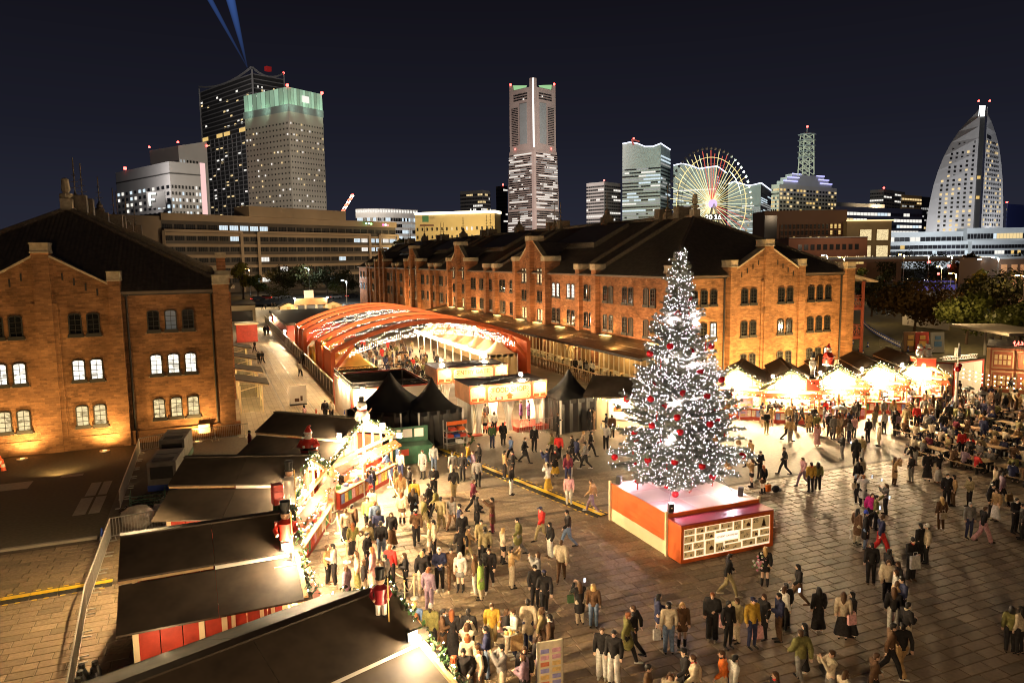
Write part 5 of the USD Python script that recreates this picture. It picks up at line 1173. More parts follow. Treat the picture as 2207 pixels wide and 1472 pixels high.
for k, (x, y) in enumerate(((16, 88), (24, 94), (19.5, 99), (27.5, 79), (21.4, 76))):
    u = thing('arch_flood_lamp', 'bright flood lamp hung inside the tunnel ' + ['over the left tents', 'in the middle bay', 'in the rear bay', 'over the cream tents', 'under the front arch'][k], 'lamp', (x, y, arch((x - XA) / (XB - XA))[2] - .55)); part(u, 'glow', MB().ball((0, 0, 0), .16, 1), m_floodw); part(u, 'housing', MB().box((0, .2, .05), (.4, .2, .3)), m_dark)
def peak_tent(label, c, w, ev, ap, mat, name='peaked_tent', walls=None, rz=0.0, group=None, legs=True, flap=.3, d=None, cat='tent'):
    t = thing(name, label, cat, c, rz, group); d = d or w
    N = 7; rings = []
    for k in range(N + 1):
        s = k / N; r = (1 - s) ** 1.0; z = ev + (ap - ev) * (s ** 2.2 * .75 + s * .25); r = max(1 - s, .02)
        pts = []
        for q in ((-1, -1), (0, -1), (1, -1), (1, 0), (1, 1), (0, 1), (-1, 1), (-1, 0)): pts.append((q[0] * w / 2 * r, q[1] * d / 2 * r, z - (.0 if abs(q[0] * q[1]) else .05 * r)))
        rings.append(pts)
    v = [p for r_ in rings for p in r_]; f = [(k * 8 + j, k * 8 + (j + 1) % 8, (k + 1) * 8 + (j + 1) % 8, (k + 1) * 8 + j) for k in range(N) for j in range(8)]
    part(t, 'canopy', MB().add(v, f), mat, 50)
    fl = MB()
    for a, b in (((-1, -1), (1, -1)), ((1, -1), (1, 1)), ((1, 1), (-1, 1)), ((-1, 1), (-1, -1))):
        fl.ext([(a[0] * w / 2, a[1] * d / 2, ev + .01), (b[0] * w / 2, b[1] * d / 2, ev + .01), (b[0] * w / 2, b[1] * d / 2, ev - flap), (a[0] * w / 2, a[1] * d / 2, ev - flap)], (0, 0, 0.001))
    part(t, 'valance', fl, mat)
    if legs:
        for a in (-1, 1):
            for b in (-1, 1): part(t, 'leg', MB().bx(a * w / 2 - .05, a * w / 2 + .05, b * d / 2 - .05, b * d / 2 + .05, 0, ev), m_white)
    if walls:
        for k, (a, b) in enumerate((((-1, -1), (1, -1)), ((1, -1), (1, 1)), ((1, 1), (-1, 1)), ((-1, 1), (-1, -1)))):
            if k in walls:
                n = 9; mb = MB(); A = np.array([a[0] * w / 2, a[1] * d / 2, 0]) * .985; B = np.array([b[0] * w / 2, b[1] * d / 2, 0]) * .985
                nn = np.cross(B - A, [0, 0, 1]); nn /= np.linalg.norm(nn)
                pts = [A + (B - A) * i / n + nn * (.07 * (-1) ** i) for i in range(n + 1)]
                for p, q in zip(pts[:-1], pts[1:]): mb.add([p, q, q + [0, 0, ev - .02], p + [0, 0, ev - .02]], [(0, 1, 2, 3)])
                part(t, 'side_curtain', mb, mat)
    return t
for k in range(9):
    y = 76.3 + k * 3.35
    peak_tent(f'cream peaked stall tent, {["nearest of the right row with a deer drawing", "second in the right row", "third in the right row", "fourth in the right row", "fifth in the right row", "sixth in the right row", "seventh in the right row", "eighth in the right row", "farthest of the right row"][k]} under the arches', (29.3, y, 0), 3.25, 2.5, 4.2, m_tent_c, walls=(0, 1) if k == 0 else (1,))
    if k < 7: peak_tent(f'yellow peaked stall tent, {["nearest of the left row", "second of the left row", "third of the left row", "fourth of the left row", "fifth of the left row", "sixth of the left row", "farthest of the left row"][k]} under the arches', (13.4, y, 0), 4.1, 2.0, 4.0, m_tent_y, walls=(3,), d=3.25)
sgn = thing('stall_sign_strip', 'long white sign strip along the front of the cream tents', 'sign'); part(sgn, 'panel', MB().bx(27.5, 27.6, 75, 106, 2.1, 2.7), m_white)
dr = MB(); rr = random.Random(4)
for pts in (((0, 0), (.25, .35), (.1, .7), (.35, .95)), ((.25, .35), (.55, .55), (.5, .9)), ((.55, .55), (.8, .65), (.85, .95)), ((0, 0), (-.1, .3), (-.3, .4)), ((.0, 0), (.4, -.2), (.9, -.3), (1.1, -.6)), ((0, 0), (-.1, -.3), (.1, -.6))):
    dr.tube([(28.5 + a * 1.3, 74.9, 1.45 + b * .9) for a, b in pts], .035, 4)
one('deer_drawing', dr, m_ink, 'dark line drawing of an antlered deer on the nearest cream tent', 'drawing')
for k in range(10):
    lamp((28.0 - .6, 77 + k * 3, 2.3), 60, (1.0, .75, .42), .1)

# ---- white walled yard with truss rim, black tents, gates
yd = thing('panel_yard', 'roofless white panel enclosure with red corner posts and truss rim', 'enclosure')
YX0, YX1, YY0, YY1, YZ = 9.6, 15.9, 56.6, 65.4, 3.0
for a, b in (((YX0, YY0), (YX1, YY0)), ((YX0, YY0), (YX0, YY1)), ((YX1, YY0), (YX1, YY1)), ((YX0, YY1), (YX1, YY1))):
    n = 4
    for i in range(n):
        p = np.array([a[0] + (b[0] - a[0]) * i / n, a[1] + (b[1] - a[1]) * i / n, 0]); q = np.array([a[0] + (b[0] - a[0]) * (i + .995) / n, a[1] + (b[1] - a[1]) * (i + .995) / n, 0])
        part(yd, 'panel', MB().bar(p + [0, 0, YZ / 2], q + [0, 0, YZ / 2], .08, YZ), m_white_panel)
    part(yd, 'red_rim', MB().bar((*a, YZ + .05), (*b, YZ + .05), .14, .12), m_red)
    tr = MB()
    for o in (.25, .55): tr.bar((*a, YZ + o), (*b, YZ + o), .05)
    for i in range(16):
        u = i / 16; p = np.array([*a, 0]) * (1 - u) + np.array([*b, 0]) * u; q = np.array([*a, 0]) * (1 - u - 1 / 16) + np.array([*b, 0]) * (u + 1 / 16)
        tr.bar(p + [0, 0, YZ + .25], (p + q) / 2 + [0, 0, YZ + .55], .03).bar((p + q) / 2 + [0, 0, YZ + .55], q + [0, 0, YZ + .25], .03)
    part(yd, 'truss', tr, m_dark)
for x, y in ((YX0, YY0), (YX1, YY0), (YX0, YY1), (YX1, YY1)): part(yd, 'corner_post', MB().bx(x - .1, x + .1, y - .1, y + .1, 0, YZ + .1), m_red)
part(yd, 'floor', MB().bx(YX0 + .1, YX1 - .1, YY0 + .1, YY1 - .1, .01, .03), m_cloth_black)
part(yd, 'inner_drape', MB().bx(YX1 - .2, YX1 - .12, YY0 + .2, YY1 - .2, .03, YZ).bx(YX0 + .2, YX1 - .3, YY1 - .2, YY1 - .12, .03, YZ), m_cloth_black)
def flood_lamp(p, label, mat=m_flood, r=.12, watts=0, col=WHITE, pole=None):
    t = thing('flood_lamp', label, 'lamp', p)
    part(t, 'glow', MB().ball((0, 0, 0), r, 1), mat)
    part(t, 'housing', MB().box((0, .16, .08), (.34, .1, .26)), m_dark)
    if pole: part(t, 'pole', MB().tube([(0, .2, 0), (0, .2, -pole)], .04, 5), m_dark)
    if watts: lamp(np.asarray(p) + [0, -.35, -.1], watts, col, .12)
flood_lamp((10.4, 56.2, 3.05), 'flood lamp on the near rim of the white panel enclosure', watts=260)
for y in (58.3, 60.3, 62.3): lamp((YX0 - .35, y, 2.85), 60, WHITE, .08)
t1 = peak_tent('large black peaked tent in front of the white enclosure', (11.6, 52.2, 0), 4.3, 2.5, 4.9, m_cloth_black, 'black_tent', (0, 1, 2, 3), -.74, d=4.8)
peak_tent('smaller black peaked tent between the large one and the food gate', (14.2, 50.4, 0), 3.3, 2.5, 4.6, m_cloth_black, 'black_tent', (0, 1, 2, 3), .1)
peak_tent('lone black peaked tent right of the food gate', (24.9, 49.9, 0), 3.3, 2.5, 4.5, m_cloth_black, 'black_tent', (0, 1, 2, 3), .05)
def put_text(t, txt, h, O, ux, mat, depth=.03, name='lettering', bold=True, center=True, squash=1.0):
    m = meshkit.text_mesh(txt, h, depth, bold); b = m.bounds
    if center: m.apply_translation([-(b[0][0] + b[1][0]) / 2, -h / 2, 0])
    ux = np.asarray(ux, float); n = np.cross(ux, [0, 0, 1.0]); MM = np.eye(4); MM[:3, 0] = ux * squash; MM[:3, 1] = [0, 0, 1]; MM[:3, 2] = n; MM[:3, 3] = O
    return part(t, name, MB().tm(m, MM), mat)
m_sign = M('sign_face', (.80, .58, .30), .6, .08, 2); m_signr = M('sign_border', (.52, .12, .05), .6, .12, 2)
def gate_block(t, x0, x1, y0, y1, z0, z1, title, arrow, tilt=0):
    part(t, 'fascia_box', MB().bx(x0 + .05, x1 - .05, y0 + .06, y1, z0, z1 - .02), M_fascia)
    part(t, 'roof_sheet', MB().bx(x0, x1, y0, y1 + .05, z1 - .02, z1 + .02).bar((x0, y0, z1 + .03), (x1, y1, z1 + .03), .05).bar((x1, y0, z1 + .03), (x0, y1, z1 + .03), .05), m_cloth_black)
    W = x1 - x0; cuts = (0, .215, .795, 1.0); h = z1 - z0
    for a, b in zip(cuts[:-1], cuts[1:]):
        xa_, xb_ = x0 + W * a + .03, x0 + W * b - .03
        o = part(t, 'sign_panel', MB().bx(xa_, xb_, y0 - .02, y0 + .05, z0, z1), m_signr)
        part(o, 'face', MB().ext([(xa_ + .2, y0 - .03, z0 + .12), (xb_ - .2, y0 - .03, z0 + .12), (xb_ - .08, y0 - .03, z0 + .26), (xb_ - .08, y0 - .03, z1 - .26), (xb_ - .2, y0 - .03, z1 - .12), (xa_ + .2, y0 - .03, z1 - .12), (xa_ + .08, y0 - .03, z1 - .26), (xa_ + .08, y0 - .03, z0 + .26)], (0, .009, 0)), m_sign)
        if b - a < .4:
            for q in (.28, .72):
                xc = xa_ + (xb_ - xa_) * q
                part(o, 'print', MB().bx(xc - .22, xc + .22, y0 - .038, y0 - .031, z0 + .16, z0 + .40), m_inkred)
                w = MB()
                for r_ in range(3):
                    for c_ in range(3): w.bx(xc - .2 + c_ * .14, xc - .1 + c_ * .14, y0 - .038, y0 - .031, z0 + .52 + r_ * .17, z0 + .64 + r_ * .17)
                part(o, 'print', w, M_blueish)
        else:
            xm = (xa_ + xb_) / 2
            put_text(o, title, .36, (xm, y0 - .034, z0 + h * .66), (1, 0, 0), m_inkred, .01, 'lettering', True, squash=.95)
            if arrow:
                part(o, 'arrow', MB().ext([(xm - .34, y0 - .038, z0 + .40), (xm + .34, y0 - .038, z0 + .40), (xm, y0 - .038, z0 + .66)], (0, .006, 0)).bx(xm - .18, xm + .18, y0 - .038, y0 - .032, z0 + .18, z0 + .40), m_inkred)
                part(o, 'pill', MB().bx(xm - 1.15, xm - .55, y0 - .036, y0 - .031, z0 + .16, z0 + .40), m_inkred)
                part(o, 'pill_face', MB().bx(xm - 1.03, xm - .67, y0 - .039, y0 - .0365, z0 + .19, z0 + .37), m_white); put_text(o, 'EXIT', .12, (xm - .85, y0 - .040, z0 + .28), (1, 0, 0), m_blueprint, .004)
            else:
                part(o, 'ribbon', MB().bx(xm - .8, xm + .8, y0 - .036, y0 - .031, z0 + .18, z0 + .40), m_inkred)
                w = MB()
                for q in range(9): w.bx(xm - .55 + q * .125, xm - .47 + q * .125, y0 - .039, y0 - .0365, z0 + .24, z0 + .34)
                part(o, 'print', w, m_sign)
            for s in (-1, 1):
                orn = MB()
                for k in range(7): orn.octa((xm + s * (xb_ - xa_) * (.40 + .03 * (k % 2)), y0 - .034, z0 + .25 + k * .13), (.05, .01, .05))
                part(o, 'ornament', orn, m_ink)
    for k in range(3):
        x = x0 + W * (.12 + .38 * k)
        o = part(t, 'sign_lamp', MB().bar((x, y0, z1), (x, y0 - .45, z1 + .16), .03).box((x, y0 - .48, z1 + .14), (.2, .12, .1)), m_dark)
        lamp((x + .3, y0 - .75, z1 - .05), 75, WHITE, .05)
m_blueprint = M('blue_letter', (.10, .10, .40), .6, .1, 4)
M_fascia = M('gate_fascia', (.50, .22, .10), .6, .3, 1.3); M_blueish = M('dim_print', (.30, .30, .42), .6, .2, 4)
fs = thing('food_shop_gate', 'food shop gate with FOOD SHOP sign, white curtains and red steps', 'gate')
gate_block(fs, 17.05, 23.35, 50.5, 54.1, 2.35, 3.70, 'FOOD SHOP', True)
for x in (17.3, 20.2, 23.1):
    for y in (50.7, 53.9): part(fs, 'post', MB().bx(x - .06, x + .06, y - .06, y + .06, 0, 2.35), m_white)
def drape(t, a, b, z1, pinch, mat=m_white):
    n = 10; mb = MB(); a, b = np.array([*a, 0.]), np.array([*b, 0.]); d = b - a; nn = np.cross(d, [0, 0, 1]); nn /= np.linalg.norm(nn)
    for k in range(6):
        for i in range(n):
            p = []
            for kk, ii in ((k, i), (k, i + 1), (k + 1, i + 1), (k + 1, i)):
                s = kk / 6; w = 1 - pinch * math.sin(s * math.pi * .75); p.append(a + d * (.5 + (ii / n - .5) * w) + nn * .06 * math.cos(ii * 2.9) + [0, 0, z1 * (1 - s) + .06])
            mb.add(p, [(0, 1, 2, 3)])
    part(t, 'curtain', mb, mat, 60)
for a, b, p_ in (((17.3, 50.8), (18.4, 50.8), .6), ((19.6, 50.8), (20.9, 50.8), .6), ((17.3, 50.8), (17.3, 53.9), .1), ((23.1, 50.8), (23.1, 53.9), .1), ((19.5, 53.8), (20.8, 53.8), .5), ((22.2, 50.8), (23.1, 50.8), .6)): drape(fs, a, b, 2.3, p_)
part(fs, 'red_ramp', MB().bx(20.6, 23.5, 50.0, 52.6, .0, .35).bx(18.8, 20.4, 51.2, 52.6, 0, .3).bx(16.8, 17.9, 50.1, 50.7, 0, .1), m_red)
for x in (18.7, 20.5, 22): lamp((x, 52.3, 2.2), 130, WHITE, .12)
eg = thing('entry_gate', 'second gate with ENTRY GATE sign behind the food shop gate', 'gate')
gate_block(eg, 17.2, 23.7, 59.4, 63.1, 2.45, 3.75, 'ENTRY GATE', False)
for x in (17.4, 20.4, 23.5):
    for y in (59.6, 62.9): part(eg, 'post', MB().bx(x - .06, x + .06, y - .06, y + .06, 0, 2.45), m_white)
drape(eg, (17.4, 59.7), (18.6, 59.7), 2.4, .5); drape(eg, (17.4, 59.7), (17.4, 62.9), 2.4, .1)
for x in (18.7, 22): lamp((x, 61.3, 2.3), 90, WHITE, .12)
for p, l in (((21.8, 51.9, 4.0), 'starburst flood lamp on the food gate roof'), ((18.6, 62.6, 4.0), 'left lamp on the entry gate roof'), ((22.6, 62.6, 4.0), 'right lamp on the entry gate roof')): flood_lamp(p, l, m_floodw, .09 if 'star' not in l else .13, 150)
run_barriers([(20.7, 49.7), (22.4, 49.2), (24.3, 49.6)], 'steel barrier before the red ramp of the food gate', 'barriers before the red ramp')
# rack of trays, green skips, wreath beside the black tent
rk = thing('tray_rack', 'steel rack with an orange header and red and blue trays by the black tent', 'rack', (15.0, 47.6, 0), .1)
for x in (-.75, .75):
    for y in (-.3, .3): part(rk, 'post', MB().bx(x - .025, x + .025, y - .025, y + .025, 0, 2.0), m_steel)
part(rk, 'header', MB().bx(-.75, .75, -.33, -.3, 1.72, 1.98), m_orange)
for z in (.35, .8, 1.25): part(rk, 'shelf', MB().bx(-.75, .75, -.3, .3, z, z + .03), m_steel)
for k, (x, z, c) in enumerate(((-.4, .83, m_red), (.05, .83, m_cone_b), (.5, .83, m_red), (-.2, 1.28, m_redw), (.4, 1.28, m_orange), (.3, .38, m_white))):
    tr = thing('tray', ['red tray on the rack\'s middle shelf, left', 'blue tray in the middle of the rack', 'red tray on the rack\'s middle shelf, right', 'dark red tray on the rack\'s top shelf', 'orange tray on the rack\'s top shelf', 'white tray on the rack\'s lowest shelf'][k], 'tray', (15.0 + x, 47.6, z), .1); part(tr, 'tray', MB().bx(-.2, .2, -.27, .25, 0, .2), c)
sk = thing('green_skip', 'green waste container with a red notice beside stall and black tent', 'container', (11.4, 45.7, 0), -.05)
m_gr = M('green_steel', (.035, .10, .06), .5, .3, 3)
part(sk, 'body', MB().ext([(-1.2, -.6, 0), (1.2, -.6, 0), (1.3, -.7, 1.15), (-1.3, -.7, 1.15)], (0, 1.3, 0)), m_gr); part(sk, 'back_board', MB().bx(-1.3, 1.3, .8, .85, 0, 2.1), m_gr); part(sk, 'notice', MB().bx(-.9, -.3, -.74, -.71, .6, 1.0), m_red)
for k in range(3): part(sk, 'notice_paper', MB().bx(-1.1 + k * .75, -.5 + k * .75, .77, .79, 1.4, 1.95), m_white)
wr = thing('fir_wreath', 'round green fir wreath leaning by the black tent corner', 'wreath', (16.0, 48.0, .45)); w = MB()
for k in range(90):
    a = k * .0698; w.octa((math.cos(a) * .4 + rr.gauss(0, .05), rr.gauss(0, .05), math.sin(a) * .4 + rr.gauss(0, .05)), .07)
part(wr, 'greenery', w, m_green); part(wr, 'bow', MB().ball((0, -.1, -.38), .1, 1), m_red)
# small hut between the café and the tree
ht = thing('shop_hut', 'small cream shop hut with black roof and bright sign left of the tree', 'hut', (29.3, 48.2, 0), -.78)
part(ht, 'wall', MB().bx(-2.6, 2.6, -1.9, 1.9, 0, 2.5), m_cream); part(ht, 'roof', MB().ext([(-3, -2.5, 2.55), (-3, 0, 3.7), (-3, 0, 3.82), (-3, -2.6, 2.68)], (6, 0, 0)).ext([(-3, 2.5, 2.55), (-3, 0, 3.7), (-3, 0, 3.82), (-3, 2.6, 2.68)], (6, 0, 0)), m_black); part(ht, 'sign', MB().bx(-1.2, 1.4, -1.96, -1.91, .9, 2.2), m_white)
part(ht, 'printing', MB().bx(-.8, -.2, -1.98, -1.965, 1.5, 1.8).bx(0, .3, -1.98, -1.965, 1.5, 1.8).bx(.5, 1.1, -1.98, -1.965, 1.5, 1.8), m_inkred)
lamp(np.array([29.3, 48.2, 2.35]) + np.array([-.70, -.71, 0]) * 2.6 + [.2, 0, 0], 170, WHITE, .12); lamp(np.array([29.3, 48.2, 2.2]) + np.array([-.71, -.70, 0]) * 2.7 + [1.5, -1.5, 0], 170, WHITE, .12)
# street fence along the tunnel, sign board, cones
sf = thing('steel_screen_fence', 'long dark mesh fence with a pale top rail along the street', 'fence')
for y in np.arange(57.5, 165, 2.2):
    part(sf, 'panel', MB().bx(10.25, 10.29, y + .06, y + 2.14, .1, 1.35), m_dark); part(sf, 'post', MB().bx(10.2, 10.34, y - .04, y + .04, 0, 1.5), m_steel)
part(sf, 'top_rail', MB().bx(10.18, 10.36, 57.5, 165, 1.5, 1.58), m_white)
for k, (x, y, z, l) in enumerate(((10.35, 150.5, 2.0, 'far starburst lamp at the start of the street fence'), (10.35, 120.5, 2.0, 'starburst lamp halfway along the street fence'))): flood_lamp((x, y, z), l, m_floodw, .2, 900, WHITE, 1.5)
for y in (62, 70, 80, 92, 106): lamp((10.9, y, 4.6), 620, WARM, .15, aim=(5.0, y - 2, 0), cone=80, soft=.8)
st = thing('street_notice_board', 'white notice board standing on the tram tracks in the street', 'sign', P(643, 872)); part(st, 'panel', MB().bx(-.75, .75, -.06, .06, .1, 1.75), m_white); part(st, 'foot', MB().bx(-.75, .75, -.3, .3, 0, .1), m_dark); part(st, 'print', MB().bx(-.3, .1, -.08, -.061, .3, .6).bx(.2, .4, -.08, -.061, .35, .8), m_ink)
for k, (x, y, c, l) in enumerate(((682, 903, m_cone_o, 'orange traffic cone near the person in pink on the street'), (690, 913, m_cone_o, 'orange cone half hidden behind the far stall roof'), (744, 905, m_cone_b, 'blue cone with white band at the foot of the white enclosure'))): cone(P(x, y), l, c, None, .85)
cone(P(295, 948), 'white-banded cone at the foot of the near warehouse wall', m_cone_b, None, .9); cone(P(222, 1178), 'dark cone with white band chained beside the barrier', m_cone_b, None, .9)
cone(P(8, 1015), 'striped cone cut by the left edge', m_cone_o, None, .8); cone(P(3, 1008), 'second striped cone at the left edge', m_cone_o, None, .8)

# cable protectors
def cable(a, b, name, label):
    a, b = np.array(a, float), np.array(b, float); d = b - a; L = np.linalg.norm(d); rz = math.atan2(d[1], d[0]); t = thing(name, label, 'cable cover', (*a, 0), rz)
    n = int(L / .9)
    for i in range(n):
        x0, x1 = L * i / n + .01, L * (i + 1) / n - .01
        o = part(t, 'segment', MB().ext([(x0, -.45, 0), (x0, -.16, .075), (x0, .16, .075), (x0, .45, 0)], (x1 - x0, 0, 0)), m_rubber)
        part(o, 'lid', MB().bx(x0, x1, -.14, .14, .075, .095), m_yellow)
        part(o, 'edge_stripe', MB().bx(x0 + .1, x0 + .28, -.52, -.44, 0, .02).bx(x0 + .5, x0 + .68, -.52, -.44, 0, .02).bx(x0 + .1, x0 + .28, .44, .52, 0, .02).bx(x0 + .5, x0 + .68, .44, .52, 0, .02), m_yellow)
cable(P(950, 970)[:2], (17.65, 31.6), 'cable_cover', 'yellow and black cable cover running from the black tent to the tree base')
cable((-14, 32.75), (-4.4, 33.1), 'cable_cover', 'yellow cable cover crossing the paving under the steel fence')

# ================================================================ market stalls
m_goods = T('goods_tone', .6)
m_int = M('stall_timber', (.62, .40, .20), .6, .2, 3)
def garland(label, pts, n, bulbs=7, group=None, cold=False, seed=0, name='garland'):
    r = random.Random(seed); t = thing(name, label, 'garland', group=group); g = MB(); b = MB(); pts = [np.asarray(p, float) for p in pts]
    seg = [np.linalg.norm(q - p) for p, q in zip(pts[:-1], pts[1:])]; tot = sum(seg)
    for k in range(n):
        s = tot * (k + r.random()) / n
        for (p, q), L in zip(zip(pts[:-1], pts[1:]), seg):
            if s <= L: c = p + (q - p) * s / L; break
            s -= L
        e = np.array([r.gauss(0, .07), r.gauss(0, .07), r.gauss(0, .06)]); a = np.array([r.gauss(0, 1), r.gauss(0, 1), r.gauss(0, .6)]); a /= np.linalg.norm(a); a2 = np.cross(a, [.3, .2, .9]); a2 /= np.linalg.norm(a2)
        g.add([c + e - a * .14, c + e + a2 * .04, c + e + a * .14, c + e - a2 * .04], [(0, 1, 2, 3)])
        if k % bulbs == 0: b.octa(c + e * 1.4 + [0, 0, .03], .030)
    part(t, 'greenery', g, m_green); part(t, 'bulbs', b, m_bulb_c if cold else m_bulb_w)
    return t
def stall(label, F, ang, L, hw, rz_=3.9, ev=2.6, step=.52, seed=0, watts=420, front_w=True, over=.5, lampw=260, goods=True):
    """F: ground point under the gable peak; the ridge runs back from it."""
    F = np.array(F, float) - .45 * np.array([math.cos(ang), math.sin(ang)])
    t = thing('market_stall', label, 'market stall', (F[0], F[1], 0), ang); r = random.Random(seed)
    sl = lambda y: rz_ - (rz_ - ev) * abs(y) / hw
    ys = -hw * step
    def sheet_(y0, y1, dz, x0, x1): return [(x0, y0, sl(y0) + dz), (x0, y1, sl(y1) + dz), (x1, y1, sl(y1) + dz), (x1, y0, sl(y0) + dz)]
    nx = 2
    for i in range(nx):
        x0, x1 = -L + (L + over) * i / nx, -L + (L + over) * (i + .997) / nx
        part(t, 'roof_sheet', MB().ext(sheet_(.0, ys - .15, .30, x0, x1), (0, 0, .06)), m_black)
        part(t, 'roof_sheet', MB().ext(sheet_(ys, -hw - .25, .0, x0, x1), (0, 0, .06)), m_black)
        part(t, 'roof_sheet', MB().ext(sheet_(.0, hw + .25, .30, x0, x1), (0, 0, .06)), m_black)
    part(t, 'ridge_cap', MB().bar((-L, 0, rz_ + .38), (over, 0, rz_ + .38), .3, .05), m_black)
    part(t, 'step_board', MB().bar((-L * .45, ys - .04, sl(ys) + .18), (over - .2, ys - .04, sl(ys) + .18), .04, .20), m_white, label='white board under the upper roof sheet')
    part(t, 'step_board', MB().bar((-L, ys - .04, sl(ys) + .2), (-L * .46, ys - .04, sl(ys) + .2), .04, .16), m_wood)
    for s, hh in ((-1, sl(hw)), (1, sl(hw))):
        y = s * (hw - .35)
        for i in range(7): 
            a, b = -L + .5 + (L - .7) * i / 7, -L + .5 + (L - .7) * (i + .96) / 7
            part(t, 'wall_board', MB().bx(a, b, y - .04, y + .04, .1, 2.62), m_redw)
        for x in (-L + .45, -L * .55, -L * .42, -.3): part(t, 'trim_post', MB().bx(x - .08, x + .08, y + s * .05 - .03, y + s * .05 + .03, 0, 2.62), m_cream)
        o = part(t, 'shutter_frame', MB().bx(-L * .38, -.6, y + s * .07 - .02, y + s * .07 + .02, 2.3, 2.45).bx(-L * .38, -.6, y + s * .07 - .02, y + s * .07 + .02, .6, .72).bx(-L * .38, -L * .38 + .12, y + s * .07 - .02, y + s * .07 + .02, .72, 2.3).bx(-L * .2 - .06, -L * .2 + .06, y + s * .07 - .02, y + s * .07 + .02, .72, 2.3).bx(-.72, -.6, y + s * .07 - .02, y + s * .07 + .02, .72, 2.3), m_cream)
    part(t, 'back_wall', MB().bx(-L + .4, -L + .5, -hw + .35, hw - .35, .05, 2.7), m_redw)
    part(t, 'inner_wall', MB().ext([(-1.9, -hw + .42, .1), (-1.9, hw - .42, .1), (-1.9, hw - .42, sl(hw - .42) - .05), (-1.9, 0, rz_), (-1.9, -hw + .42, sl(hw - .42) - .05)], (.06, 0, 0)), m_int)
    part(t, 'ceiling', MB().ext([(-1.8, -hw + .4, sl(hw - .4) - .02), (.2, -hw + .4, sl(hw - .4) - .02), (.2, 0, rz_ + .1), (-1.8, 0, rz_ + .1)], (0, 0, .02)).ext([(-1.8, hw - .4, sl(hw - .4) - .02), (.2, hw - .4, sl(hw - .4) - .02), (.2, 0, rz_ + .1), (-1.8, 0, rz_ + .1)], (0, 0, .02)), m_int)
    gb = MB()
    for y in np.linspace(-hw + .3, hw - .3, 7): gb.bar((.3, y, ev - .1), (.3, y, sl(y) + .1), .09)
    gb.bar((.3, -hw, ev - .05), (.3, hw, ev - .05), .16).bar((.55, -hw - .1, 2.05), (.55, hw + .1, 2.05), .12).bar((-.1, -hw, ev - .02), (.55, -hw, 2.05), .1).bar((-.1, hw, ev - .02), (.55, hw, 2.05), .1).bar((.3, -hw - .2, ev - .02), (.3, 0, rz_ + .22), .14).bar((.3, hw + .2, ev - .02), (.3, 0, rz_ + .22), .14)
    part(t, 'gable_frame', gb, m_int)
    for y in (-hw + .15, 0, hw - .15): part(t, 'front_post', MB().bx(.25, .37, y - .07, y + .07, 0, 2.5), m_int)
    part(t, 'counter', MB().bx(.1, .55, -hw + .3, hw - .3, 0, .95), m_red); part(t, 'counter_top', MB().bx(0, .75, -hw + .2, hw - .2, .95, 1.0), m_wood)
    part(t, 'awning_strip', MB().ext([(.5, -hw, 2.3), (.5, hw, 2.3), (.95, hw, 1.98), (.95, -hw, 1.98)], (0, 0, .03)), m_signr)
    if goods:
        g = MB(); pal_ = [(.7, .1, .08), (.75, .6, .4), (.6, .25, .1), (.2, .25, .5), (.8, .7, .6), (.75, .4, .5), (.1, .3, .12), (.8, .55, .15)]
        for row in range(4):
            for y in np.arange(-hw + .4, hw - .4, .26):
                if r.random() < .82:
                    sx, sy, sz = r.uniform(.08, .14), r.uniform(.08, .12), r.uniform(.10, .26)
                    x, z = (.25 + .12 * row, 1.0) if row < 2 else (-.3 - .2 * (row - 2), 1.3 + .35 * (row - 2))
                    g.bx(x - sx, x + sx, y - sy, y + sy, z, z + sz, r.choice(pal_))
        for y in np.arange(-hw + .35, hw - .35, .34):
            g.bx(.60, .62, y, y + .28, .3, .8, r.choice(pal_))
        gt_ = thing('stall_goods', 'sweets and gifts crowded on the counter of the ' + label[:label.find(' stall')] + ' stall', 'goods', (F[0], F[1], 0), ang); tag(gt_, kind='stuff'); part(gt_, 'boxes', g, m_goods, tone=True)
    ca, sa = math.cos(ang), math.sin(ang); W = lambda x, y, z: np.array([F[0] + x * ca - y * sa, F[1] + x * sa + y * ca, z])
    for y in (-hw * .5, 0, hw * .5): lamp(W(-.1, y, 2.35), watts * .14, WHITE, .12)
    lamp(W(.0, 0, rz_ - .55), watts * .10, WHITE, .1)
    lamp(W(.75, 0, rz_ - .1), watts * .95, WHITE, .15, aim=W(7.5, 0, 0), cone=72, soft=.8)
    lamp(W(1.2, 0, 2.6), watts * .10, WHITE, .12)
    tb = MB()
    for y in (-hw * .55, 0, hw * .55): tb.bar((.05, y - .5, 2.42), (.05, y + .5, 2.42), .07)
    part(t, 'tube_lamp', tb, E(f'tube_glow_{LAMPS[0]}', (1.0, .88, .7), 9))
    fl = thing('roof_flood_lamp', 'flood lamp on the roof step of the ' + label[:label.find(' stall')] + ' stall', 'lamp', W(over - .5, ys - .25, sl(ys) + .42), ang)
    part(fl, 'glow', MB().ball((0, 0, 0), .11, 1), m_floodw); part(fl, 'housing', MB().box((-.05, .14, .06), (.3, .1, .24)), m_dark)
    lamp(W(over - .42, ys - .5, sl(ys) + .5), lampw, WHITE, .1)
    garland('lit fir garland along the gable edge of the ' + label[:label.find(' stall')] + ' stall', [W(.48, -hw - .25, ev + .05), W(.48, 0, rz_ + .42), W(.48, hw + .25, ev + .05)], 300, 6, seed=seed + 50)
    garland('lit fir garland on the counter edge of the ' + label[:label.find(' stall')] + ' stall', [W(.85, -hw, 2.06), W(.85, hw, 2.06)], 140, 5, seed=seed + 80)
    return W
